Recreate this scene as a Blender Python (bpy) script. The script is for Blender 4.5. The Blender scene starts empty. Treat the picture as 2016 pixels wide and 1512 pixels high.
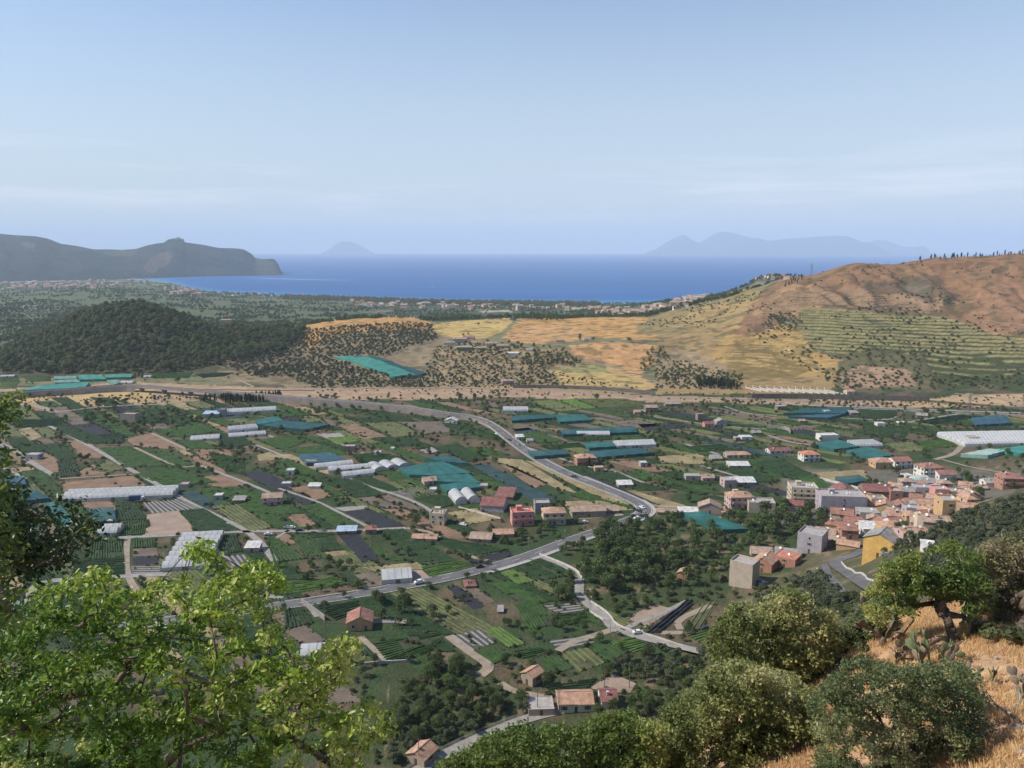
import bpy, bmesh, math, random
import numpy as np
from mathutils import Vector, Matrix
SC = bpy.context.scene
COL = SC.collection
rad = math.radians
# ---------------------------------------------------------------- camera
CAMZ = 150.0; PITCH = 0.1691; FPX = 1552.0; CX, CY = 1008.0, 756.0
cam_d = bpy.data.cameras.new("camera"); cam = bpy.data.objects.new("camera", cam_d); COL.objects.link(cam)
cam.location = (0, 0, CAMZ); cam.rotation_euler = (math.pi/2 - PITCH, 0, 0)
cam_d.sensor_width = 36.0; cam_d.lens = 36.0*FPX/2016.0; cam_d.clip_start = 0.3; cam_d.clip_end = 90000
SC.camera = cam
# ---------------------------------------------------------------- sun, sky, exposure
SUN_AZ_FROM_NORTH = -92.0      # measured from the view direction (+Y), clockwise; negative = left
SUN_EL = 44.0
sun_d = bpy.data.lights.new("sun", 'SUN'); sun_d.energy = 4.4; sun_d.angle = rad(0.53); sun_d.color = (1.0, 0.92, 0.79)
sun = bpy.data.objects.new("sun", sun_d); COL.objects.link(sun)
_a = rad(SUN_AZ_FROM_NORTH); _e = rad(SUN_EL)
to_sun = Vector((math.sin(_a)*math.cos(_e), math.cos(_a)*math.cos(_e), math.sin(_e)))
sun.rotation_euler = to_sun.to_track_quat('Z', 'Y').to_euler()
sun.location = (0, 0, 400)
W = bpy.data.worlds.new("World"); SC.world = W; W.use_nodes = True
nt = W.node_tree; nt.nodes.clear()
_o = nt.nodes.new('ShaderNodeOutputWorld'); _b = nt.nodes.new('ShaderNodeBackground'); _s = nt.nodes.new('ShaderNodeTexSky')
_s.sky_type = 'NISHITA'; _s.sun_disc = False; _s.sun_elevation = _e; _s.sun_rotation = _a
_s.altitude = 900; _s.air_density = 1.0; _s.dust_density = 0.1; _s.ozone_density = 3.0
# thin cirrus wisps low in the sky (part of the sky itself)
_tc = nt.nodes.new('ShaderNodeTexCoord'); _mp = nt.nodes.new('ShaderNodeMapping'); _mp.inputs['Scale'].default_value = (1.2, 1.0, 16.0)
_nz = nt.nodes.new('ShaderNodeTexNoise'); _nz.inputs['Scale'].default_value = 2.6; _nz.inputs['Detail'].default_value = 7; _nz.inputs['Roughness'].default_value = .6
_rp = nt.nodes.new('ShaderNodeMapRange'); _rp.inputs[1].default_value = .46; _rp.inputs[2].default_value = .72; _rp.inputs[3].default_value = 0; _rp.inputs[4].default_value = .40
_sx = nt.nodes.new('ShaderNodeSeparateXYZ')
_band = nt.nodes.new('ShaderNodeMapRange'); _band.interpolation_type = 'SMOOTHSTEP'
for _i, _v in ((1, .14), (2, .08), (3, 0), (4, 1)): _band.inputs[_i].default_value = _v
_band2 = nt.nodes.new('ShaderNodeMapRange'); _band2.interpolation_type = 'SMOOTHSTEP'
for _i, _v in ((1, .02), (2, .06), (3, 0), (4, 1)): _band2.inputs[_i].default_value = _v
_m1 = nt.nodes.new('ShaderNodeMath'); _m1.operation = 'MULTIPLY'; _m2 = nt.nodes.new('ShaderNodeMath'); _m2.operation = 'MULTIPLY'
_mx = nt.nodes.new('ShaderNodeMixRGB'); _mx.inputs[2].default_value = (7.4, 7.0, 7.4, 1)
L = nt.links.new
L(_tc.outputs['Generated'], _mp.inputs[0]); L(_mp.outputs[0], _nz.inputs['Vector']); L(_nz.outputs[0], _rp.inputs[0])
L(_tc.outputs['Generated'], _sx.inputs[0]); L(_sx.outputs[2], _band.inputs[0]); L(_sx.outputs[2], _band2.inputs[0])
_lo = nt.nodes.new('ShaderNodeMapRange'); _lo.interpolation_type = 'SMOOTHSTEP'
for _i, _v in ((1, -.02), (2, .42), (3, .88), (4, .0)): _lo.inputs[_i].default_value = _v
_mh = nt.nodes.new('ShaderNodeMixRGB'); _mh.inputs[2].default_value = (3.75, 4.2, 4.6, 1)
L(_sx.outputs[2], _lo.inputs[0]); L(_lo.outputs[0], _mh.inputs[0]); L(_s.outputs[0], _mh.inputs[1])
L(_rp.outputs[0], _m1.inputs[0]); L(_band.outputs[0], _m1.inputs[1]); L(_m1.outputs[0], _m2.inputs[0]); L(_band2.outputs[0], _m2.inputs[1])
L(_m2.outputs[0], _mx.inputs[0]); L(_mh.outputs[0], _mx.inputs[1]); L(_mx.outputs[0], _b.inputs[0])
_b.inputs[1].default_value = 0.128
L(_b.outputs[0], _o.inputs[0])
SC.view_settings.view_transform = 'Standard'; SC.view_settings.look = 'None'; SC.view_settings.exposure = 0.36; SC.view_settings.gamma = 1.0
SC.render.engine = 'CYCLES'; cy = SC.cycles
cy.use_denoising = True; cy.max_bounces = 7; cy.diffuse_bounces = 4; cy.glossy_bounces = 2; cy.transmission_bounces = 3
cy.transparent_max_bounces = 8; cy.volume_bounces = 4; cy.caustics_reflective = False; cy.caustics_refractive = False
cy.use_adaptive_sampling = True; cy.adaptive_threshold = 0.02
try: cy.denoising_prefilter = 'ACCURATE'; cy.denoising_input_passes = 'RGB_ALBEDO_NORMAL'
except Exception: pass

# ---------------------------------------------------------------- pixel <-> world helpers (photo pixels 2016x1512)
SP, CP = math.sin(PITCH), math.cos(PITCH)
def ray(u, v):
    x = (u-CX)/FPX; y = (CY-v)/FPX
    return np.array((x, CP + y*SP, -SP + y*CP))
def rayarr(u, v):
    x = (np.asarray(u, float)-CX)/FPX; y = (CY-np.asarray(v, float))/FPX
    return x, CP + y*SP, -SP + y*CP
def proj(X, Y, Z):
    dz = Z-CAMZ
    fw = Y*CP - dz*SP; up = Y*SP + dz*CP
    return CX + FPX*X/fw, CY - FPX*up/fw
def atz(u, v, z=0.0):
    d = ray(u, v); t = (z-CAMZ)/d[2]; return (d[0]*t, d[1]*t, z)

# ---------------------------------------------------------------- value noise
def _hash(ix, iy, seed):
    h = (ix.astype(np.int64)*374761393 + iy.astype(np.int64)*668265263 + seed*1442695041) & 0xFFFFFFFF
    h = ((h ^ (h >> 13)) * 1274126177) & 0xFFFFFFFF
    return ((h ^ (h >> 16)) & 0xFFFF)/65535.0
def vnoise(x, y, seed=0):
    x = np.asarray(x, float); y = np.asarray(y, float)
    ix = np.floor(x); iy = np.floor(y); fx = x-ix; fy = y-iy
    fx = fx*fx*(3-2*fx); fy = fy*fy*(3-2*fy)
    a = _hash(ix, iy, seed); b = _hash(ix+1, iy, seed); c = _hash(ix, iy+1, seed); d = _hash(ix+1, iy+1, seed)
    return (a*(1-fx)+b*fx)*(1-fy) + (c*(1-fx)+d*fx)*fy
def fbm(x, y, seed=0, octv=4):
    s = 0; a = .5; t = 0
    for o in range(octv):
        s = s + a*vnoise(x*2**o, y*2**o, seed+o*17); t += a; a *= .5
    return s/t
def sstep(x, a, b):
    t = np.clip((np.asarray(x, float)-a)/(b-a), 0, 1); return t*t*(3-2*t)

# ---------------------------------------------------------------- terrain: contour lines seen from near to far; each entry (u, v, 't' depth or 'z' height, value)
def _c(s):   # "u:v:t123 ..." -> list
    out = []
    for tok in s.split():
        u, v, w = tok.split(':'); u = float(u); v = float(v)
        d = ray(u, v)
        t = float(w[1:]) if w[0] == 't' else (float(w[1:])-CAMZ)/d[2]
        out.append((d[0]/d[1], d[1]*t, CAMZ + d[2]*t))
    out.sort(); return np.array(out)
CURVES = [
 _c("-700:2400:t5 0:2400:t5 400:2400:t5 800:2400:t6 1200:2300:t7 1600:1950:t11 1800:1750:t16 2016:1600:t18 2700:1500:t18"),
 _c("-700:2150:t9 0:2150:t9 400:2100:t9 800:2050:t10 1100:1950:t14 1350:1800:t18 1600:1620:t22 1800:1512:t24 2016:1420:t23.5 2700:1380:t23"),
 _c("-700:1950:t14 0:1930:t14 400:1880:t15 800:1820:t19 1100:1720:t26 1350:1600:t30 1600:1430:t32 1800:1340:t33 2016:1300:t31 2700:1250:t30"),
 _c("-700:1800:t20 0:1780:t20 400:1720:t22 800:1660:t28 1100:1620:t38 1350:1520:t44 1480:1420:t43 1600:1322:t42 1800:1232:t45 2016:1168:t48 2700:1100:t52"),
 _c("-700:1560:z0 800:1560:z0 1100:1520:z2 1350:1450:z6 1480:1370:z30 1600:1260:t160 1800:1200:t150 2016:1120:t140 2700:1060:t140"),
 _c("-700:1480:z0 800:1480:z0 1100:1460:z0 1350:1400:z3 1480:1230:z12 1600:1165:z25 1800:1110:t255 2016:1040:t250 2700:1000:t250"),
 _c("-700:1300:z0 1200:1300:z0 1350:1300:z0 1420:1240:z0 1480:1160:z2 1540:1130:z4 1600:1104:z7 1700:1092:z14 1800:1046:t325 1900:1005:t335 2016:974:t340 2700:930:t340"),
 _c("-700:1150:z0 1350:1150:z0 1480:1090:z1 1600:1050:z1 1800:1005:z4 2016:950:z8 2700:890:z10"),
 _c("-700:800:z0 1500:800:z0 1800:808:z0 2016:818:z0 2700:818:z0"),
 _c("-700:742:z2 0:744:z2 200:746:z2 400:754:z2 600:765:z2 800:768:z2 1100:764:z3 1350:774:z3 1600:772:z3 1800:770:z4 2016:775:z5 2700:775:z5"),
 _c("-700:718:t1010 0:715:t1010 200:690:t1000 400:700:t1010 600:715:t1040 660:704:t1060 750:715:t1010 820:738:t960 900:730:t980 1000:725:t990 1100:722:t1000 1350:730:t1000 1600:730:t960 1800:720:t930 2016:725:t910 2700:720:t900"),
 _c("-700:700:t1150 0:695:t1150 100:670:t1110 200:640:t1080 300:640:t1080 400:665:t1090 600:680:t1180 800:675:t1150 880:685:t1100 1000:680:t1100 1150:675:t1110 1350:680:t1110 1600:650:t1100 1800:630:t1100 2016:640:t1040 2700:640:t1020"),
 _c("-700:680:t1350 0:678:t1330 80:658:t1270 180:614:t1200 270:601:t1170 340:620:t1180 430:654:t1220 520:656:t1300 620:638:t1380 700:628:t1420 780:626:t1450 850:634:t1480 950:630:t1500 1060:627:t1520 1150:628:t1500 1250:627:t1480 1300:618:t1470 1350:607:t1450 1420:590:t1420 1480:569:t1400 1530:552:t1380 1600:541:t1350 1640:526:t1340 1680:517:t1330 1760:519:t1330 1830:512:t1330 1920:503:t1330 2016:499:t1300 2700:510:t1300"),
 _c("-700:668:t1600 0:672:t1600 80:662:t1560 180:650:t1500 270:650:t1480 340:652:t1500 430:658:t1520 520:657:t1600 620:647:t1700 800:641:t1750 1060:636:t1800 1250:634:t1850 1350:634:t1850 1480:632:t1900 1600:627:t1950 2700:625:t1950"),
 _c("-700:620:t2300 0:620:t2300 200:620:t2300 400:622:t2300 600:624:t2300 800:624:t2400 1000:624:t2400 1130:622:t2400 1200:616:t2350 1250:611:t2300 1300:602:t2300 1350:594:t2300 1420:584:t2250 1470:565:t2200 1500:548:t2150 1550:545:t2150 1700:556:t2150 2700:560:t2200"),
 _c("-700:598:t3000 0:594:t3000 150:589:t3000 300:592:t3000 450:599:t3000 600:604:t3000 800:606:t3100 1000:606:t3100 1160:606:t3000 1300:599:t2950 1400:594:t2900 1600:592:t2900 2700:590:t2900"),
 _c("-700:556:z-98 0:556:z-98 200:553:z-98.5 260:550:z-99.4 330:556:z-99.4 380:570:z-99.4 430:577:z-99.4 560:583:z-99.4 700:588:z-99.4 900:595:z-99.4 1160:598:z-99.4 1400:596:z-99.4 2700:590:z-99.4"),
 _c("-700:549:z-101 0:549:z-101 200:547:z-102 260:545:z-104 330:550:z-108 380:560:z-112 430:568:z-112 560:575:z-112 700:580:z-112 900:586:z-112 1160:590:z-112 1400:588:z-112 2700:580:z-112"),
 _c("-700:540:z-130 2700:540:z-130"),
]
SGRID = np.linspace(-1.15, 1.25, 1201)
_CY = np.array([np.interp(SGRID, c[:, 0], c[:, 1]) for c in CURVES]).T
_CZ = np.array([np.interp(SGRID, c[:, 0], c[:, 2]) for c in CURVES]).T
_CY = np.concatenate([np.full((len(SGRID), 1), 1.0), _CY], 1); _CZ = np.concatenate([np.full((len(SGRID), 1), CAMZ-1.6), _CZ], 1)
_CY = np.maximum.accumulate(_CY + np.arange(_CY.shape[1])*0.02, 1)
# smooth along s so that contour corners round off
_k = np.hanning(15); _k /= _k.sum()
for _A in (_CY, _CZ):
    for _j in range(_A.shape[1]):
        _p = np.pad(_A[:, _j], 7, mode='edge'); _A[:, _j] = np.convolve(_p, _k, mode='valid')
def _slopes(Yk, Zk):
    d = (Zk[:, 1:]-Zk[:, :-1])/(Yk[:, 1:]-Yk[:, :-1])
    m = np.zeros_like(Zk); m[:, 0] = d[:, 0]; m[:, -1] = d[:, -1]
    a, b = d[:, :-1], d[:, 1:]
    same = (a*b) > 0
    with np.errstate(divide='ignore', invalid='ignore'):
        h = 2*a*b/(a+b)
    m[:, 1:-1] = np.where(same, h, 0)
    return m
_CM = _slopes(_CY, _CZ)
REDP = []
TERR = []       # terrace polygons (world) appended below
def inpoly(px, py, poly):
    px = np.asarray(px, float); py = np.asarray(py, float)
    res = np.zeros(px.shape, bool); n = len(poly)
    for i in range(n):
        x1, y1 = poly[i]; x2, y2 = poly[(i+1) % n]
        if y1 == y2: continue
        c = ((y1 > py) != (y2 > py)) & (px < (x2-x1)*(py-y1)/(y2-y1)+x1)
        res ^= c
    return res
def height(X, Y, detail=True):
    X = np.atleast_1d(np.asarray(X, float)); Y = np.atleast_1d(np.asarray(Y, float))
    out = np.empty(X.shape)
    CH = 60000
    for i in range(0, X.size, CH):
        x = X.flat[i:i+CH]; y = np.maximum(Y.flat[i:i+CH], 1.001)
        s = np.clip(x/y, SGRID[0], SGRID[-1])
        f = (s-SGRID[0])/(SGRID[1]-SGRID[0]); j = np.clip(f.astype(int), 0, len(SGRID)-2); f = (f-j)[:, None]
        Yk = _CY[j]*(1-f)+_CY[j+1]*f; Zk = _CZ[j]*(1-f)+_CZ[j+1]*f; Mk = _CM[j]*(1-f)+_CM[j+1]*f
        k = np.clip((Yk <= y[:, None]).sum(1)-1, 0, Yk.shape[1]-2); r = np.arange(len(x))
        y0, y1 = Yk[r, k], Yk[r, k+1]; z0, z1 = Zk[r, k], Zk[r, k+1]; m0, m1 = Mk[r, k], Mk[r, k+1]
        h = y1-y0; t = np.clip((y-y0)/h, 0, 1)
        z = z0*(2*t**3-3*t**2+1)+m0*h*(t**3-2*t**2+t)+z1*(-2*t**3+3*t**2)+m1*h*(t**3-t**2)
        if detail:
            wn = 1-sstep(y, 90, 200)                         # near slope
            wh = sstep(y, 880, 1000)*(1-sstep(y, 5200, 6200))*np.clip((z+99)/30+.1, 0, 1)  # hills
            ws = sstep(z, 3, 14)*sstep(y, 130, 200)*(1-sstep(y, 500, 600))
            rh = inpoly(x, y, REDP) if REDP else np.zeros(x.shape, bool)
            if rh.any(): z[rh] -= (np.abs(fbm(x[rh]/38+fbm(x[rh]/90, y[rh]/90, 4)*2, y[rh]/150, 66, 3)-.5)*26)*sstep(z[rh], 40, 90)*(1-.9*sstep(y[rh], 1290, 1340))
            z = z + wn*((fbm(x/3.1, y/3.1, 5)-.5)*1.0+(fbm(x/.7, y/.7, 9)-.5)*.22) + wh*((fbm(x/90, y/90, 3)-.5)*11+(fbm(x/24, y/24, 8)-.5)*4.0) + ws*(fbm(x/14, y/14, 6)-.5)*3
            for (poly, step, frac) in TERR:
                m = inpoly(x, y, poly)
                if m.any():
                    zz = (z + (fbm(x/70, y/70, 31)-.5)*6)[m]/step; q = np.floor(zz); fr = zz-q
                    z[m] = z[m] + ((q + np.clip((fr-frac)/(1-frac), 0, 1))-zz)*step*.85
        out.flat[i:i+CH] = z
    return out
def hgt(x, y): return float(height([x], [y])[0])
_TT = np.concatenate([np.geomspace(6, 200, 220), np.arange(202, 1600, 2.0), np.geomspace(1605, 9000, 400)])
def at(u, v, lift=0.0):
    """the ground point seen at a photo pixel"""
    d = ray(u, v)
    z = CAMZ + d[2]*_TT; h = height(d[0]*_TT, d[1]*_TT)+lift
    below = np.nonzero((z < h) & (_TT > 140))[0] if True else None
    if len(below) == 0: t = _TT[-1]
    else:
        i = below[0]
        if i == 0: t = _TT[0]
        else:
            a = z[i-1]-h[i-1]; b = h[i]-z[i]; t = _TT[i-1] + (_TT[i]-_TT[i-1])*(a/(a+b) if a > 0 else 0)
    return (float(d[0]*t), float(d[1]*t), hgt(d[0]*t, d[1]*t))
def atn(u, v):
    """same, allowing the near slope"""
    d = ray(u, v); z = CAMZ + d[2]*_TT; h = height(d[0]*_TT, d[1]*_TT)
    i = np.nonzero(z < h)[0]; i = i[0] if len(i) else len(_TT)-1; t = _TT[i]
    return (float(d[0]*t), float(d[1]*t), hgt(d[0]*t, d[1]*t))
def wpoly(px): return [at(u, v)[:2] for u, v in px]

# ---------------------------------------------------------------- object helpers
def tag(o, label=None, cat=None, group=None, kind=None):
    if label: o['label'] = label
    if cat: o['category'] = cat
    if group: o['group'] = group
    if kind: o['kind'] = kind
    return o
def link(o, parent=None):
    COL.objects.link(o)
    if parent is not None: o.parent = parent
    return o
def empty(name, loc, rz=0.0, label=None, cat=None, group=None):
    o = bpy.data.objects.new(name, None); o.empty_display_size = .3; o.location = loc; o.rotation_euler = (0, 0, rz)
    link(o); return tag(o, label, cat, group)
def npmesh(name, V, F, mats, matidx=None, smooth=False, attrs=None, parent=None, k=None):
    """V (n,3); F (m,k) int array of equal-sized faces"""
    V = np.asarray(V, np.float32); F = np.asarray(F, np.int32); k = F.shape[1]
    me = bpy.data.meshes.new(name); me.vertices.add(len(V)); me.vertices.foreach_set('co', V.ravel())
    me.loops.add(F.size); me.loops.foreach_set('vertex_index', F.ravel())
    me.polygons.add(len(F)); me.polygons.foreach_set('loop_start', np.arange(0, F.size, k, dtype=np.int32)); me.polygons.foreach_set('loop_total', np.full(len(F), k, np.int32))
    if matidx is not None: me.polygons.foreach_set('material_index', np.asarray(matidx, np.int32))
    me.polygons.foreach_set('use_smooth', np.full(len(F), smooth, bool))
    for m in (mats if isinstance(mats, (list, tuple)) else [mats]): me.materials.append(m)
    for an, (typ, data) in (attrs or {}).items():
        a = me.attributes.new(an, typ, 'POINT')
        a.data.foreach_set('value' if typ == 'FLOAT' else ('color' if typ == 'FLOAT_COLOR' else 'vector'), np.asarray(data, np.float32).ravel())
    me.update(calc_edges=True); me.validate(clean_customdata=False)
    o = bpy.data.objects.new(name, me); return link(o, parent)
class MB:
    def __init__(s): s.v = []; s.f = []; s.m = []
    def add(s, vs, fs, mi=0):
        b = len(s.v); s.v += [tuple(map(float, p)) for p in vs]; s.f += [tuple(b+i for i in f) for f in fs]; s.m += [mi]*len(fs); return s
    def box(s, x0, x1, y0, y1, z0, z1, mi=0):
        return s.add([(x0,y0,z0),(x1,y0,z0),(x1,y1,z0),(x0,y1,z0),(x0,y0,z1),(x1,y0,z1),(x1,y1,z1),(x0,y1,z1)],
                     [(0,3,2,1),(4,5,6,7),(0,1,5,4),(1,2,6,5),(2,3,7,6),(3,0,4,7)], mi)
    def cbox(s, c, d, mi=0): return s.box(c[0]-d[0]/2, c[0]+d[0]/2, c[1]-d[1]/2, c[1]+d[1]/2, c[2]-d[2]/2, c[2]+d[2]/2, mi)
    def bar(s, a, b, w, h=None, mi=0, n=4, w2=None):
        a = Vector(a); b = Vector(b); d = (b-a)
        if d.length < 1e-6: return s
        d.normalize(); up = Vector((0,0,1)) if abs(d.z) < .95 else Vector((1,0,0)); r = d.cross(up).normalized(); uu = r.cross(d)
        h = h or w; w2 = w if w2 is None else w2; vs = []
        for p, q in ((a, 1.0), (b, w2/w)):
            for i in range(n):
                th = 2*math.pi*(i+.5)/n; sc = 1/math.cos(math.pi/n) if n == 4 else 1
                vs.append(p + r*(math.cos(th)*w/2*sc*q) + uu*(math.sin(th)*h/2*sc*q))
        fs = [(i, (i+1) % n, n+(i+1) % n, n+i) for i in range(n)] + [tuple(range(n))[::-1], tuple(range(n, 2*n))]
        return s.add(vs, fs, mi)
    def build(s, name, mats, parent=None, smooth=False, loc=None):
        me = bpy.data.meshes.new(name); me.from_pydata(s.v, [], s.f)
        for m in (mats if isinstance(mats, (list, tuple)) else [mats]): me.materials.append(m)
        me.polygons.foreach_set('material_index', s.m)
        if smooth: me.polygons.foreach_set('use_smooth', [True]*len(s.f))
        me.update(); o = bpy.data.objects.new(name, me)
        if loc is not None: o.location = loc
        return link(o, parent)
def copytree(root, loc, rz=0.0, sc=None, label=None, group=None):
    r = root.copy(); COL.objects.link(r); r.location = loc; r.rotation_euler = (0, 0, rz)
    if sc is not None: r.scale = (sc,)*3 if not hasattr(sc, '__len__') else sc
    if label: r['label'] = label
    if group: r['group'] = group
    for ch in list(root.children):
        c = ch.copy(); COL.objects.link(c); c.parent = r
        for g in ch.children:
            d = g.copy(); COL.objects.link(d); d.parent = c
    return r

# ---------------------------------------------------------------- materials
_MC = {}
def mat(name, col, rough=.85, var=.18, scale=.6, bump=0.0, bscale=6.0, rnd=0.0, attr=None, metal=0.0, spec=.3, trans=0.0, coord='Object', wave=None, dirt=0.0, alpha=1.0, scale2=None):
    if name in _MC: return _MC[name]
    m = bpy.data.materials.new(name); m.use_nodes = True; n = m.node_tree.nodes; l = m.node_tree.links.new; n.clear()
    out = n.new('ShaderNodeOutputMaterial'); p = n.new('ShaderNodeBsdfPrincipled')
    p.inputs['Roughness'].default_value = rough; p.inputs['Metallic'].default_value = metal; p.inputs['Specular IOR Level'].default_value = spec
    tc = n.new('ShaderNodeTexCoord'); cur = None
    if attr:
        a = n.new('ShaderNodeAttribute'); a.attribute_name = attr; cur = a.outputs['Color']
    else:
        r = n.new('ShaderNodeRGB'); r.outputs[0].default_value = (*col, 1); cur = r.outputs[0]
    def mul(c, fac_socket, lo, hi):
        mr = n.new('ShaderNodeMapRange'); mr.inputs[1].default_value = .3; mr.inputs[2].default_value = .7; mr.inputs[3].default_value = lo; mr.inputs[4].default_value = hi; l(fac_socket, mr.inputs[0])
        vm = n.new('ShaderNodeVectorMath'); vm.operation = 'SCALE'; l(c, vm.inputs[0]); l(mr.outputs[0], vm.inputs['Scale']); return vm.outputs[0]
    if var:
        for sc_, vv in ((scale, var), ((scale2 or scale*7.3), var*.7)):
            nz = n.new('ShaderNodeTexNoise'); nz.inputs['Scale'].default_value = sc_; nz.inputs['Detail'].default_value = 4; l(tc.outputs[coord], nz.inputs['Vector'])
            cur = mul(cur, nz.outputs[0], 1-vv, 1+vv)
    if wave:
        wv = n.new('ShaderNodeTexWave'); wv.inputs['Scale'].default_value = wave[0]; wv.bands_direction = wave[1]; wv.inputs['Distortion'].default_value = wave[3] if len(wave) > 3 else 0.4; wv.inputs['Detail'].default_value = 1; l(tc.outputs[coord], wv.inputs['Vector'])
        mr = n.new('ShaderNodeMapRange'); mr.inputs[3].default_value = 1-wave[2]; mr.inputs[4].default_value = 1+wave[2]; l(wv.outputs['Fac'], mr.inputs[0])
        vm = n.new('ShaderNodeVectorMath'); vm.operation = 'SCALE'; l(cur, vm.inputs[0]); l(mr.outputs[0], vm.inputs['Scale']); cur = vm.outputs[0]
    if rnd:
        oi = n.new('ShaderNodeObjectInfo'); mr = n.new('ShaderNodeMapRange'); mr.inputs[3].default_value = 1-rnd; mr.inputs[4].default_value = 1+rnd; l(oi.outputs['Random'], mr.inputs[0])
        vm = n.new('ShaderNodeVectorMath'); vm.operation = 'SCALE'; l(cur, vm.inputs[0]); l(mr.outputs[0], vm.inputs['Scale']); cur = vm.outputs[0]
    if dirt:
        nz = n.new('ShaderNodeTexNoise'); nz.inputs['Scale'].default_value = 1.1; nz.inputs['Detail'].default_value = 8; nz.inputs['Roughness'].default_value = .7; l(tc.outputs[coord], nz.inputs['Vector'])
        mr = n.new('ShaderNodeMapRange'); mr.inputs[1].default_value = .5; mr.inputs[2].default_value = .68; mr.inputs[4].default_value = dirt; l(nz.outputs[0], mr.inputs[0])
        mx = n.new('ShaderNodeMixRGB'); mx.inputs[2].default_value = (.16, .13, .10, 1); l(mr.outputs[0], mx.inputs[0]); l(cur, mx.inputs[1]); cur = mx.outputs[0]
    l(cur, p.inputs['Base Color'])
    if bump:
        nz = n.new('ShaderNodeTexNoise'); nz.inputs['Scale'].default_value = bscale; nz.inputs['Detail'].default_value = 5; l(tc.outputs[coord], nz.inputs['Vector'])
        bp = n.new('ShaderNodeBump'); bp.inputs['Strength'].default_value = min(1, bump); bp.inputs['Distance'].default_value = 1.0/bscale; l(nz.outputs[0], bp.inputs['Height']); l(bp.outputs[0], p.inputs['Normal'])
    sh = p.outputs[0]
    if trans:
        t = n.new('ShaderNodeBsdfTranslucent'); l(cur, t.inputs[0]); mx = n.new('ShaderNodeMixShader'); mx.inputs[0].default_value = trans; l(sh, mx.inputs[1]); l(t.outputs[0], mx.inputs[2]); sh = mx.outputs[0]
    if alpha < 1:
        t = n.new('ShaderNodeBsdfTransparent'); mx = n.new('ShaderNodeMixShader'); mx.inputs[0].default_value = alpha; l(t.outputs[0], mx.inputs[1]); l(sh, mx.inputs[2]); sh = mx.outputs[0]
    l(sh, out.inputs[0]); _MC[name] = m; return m
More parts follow.
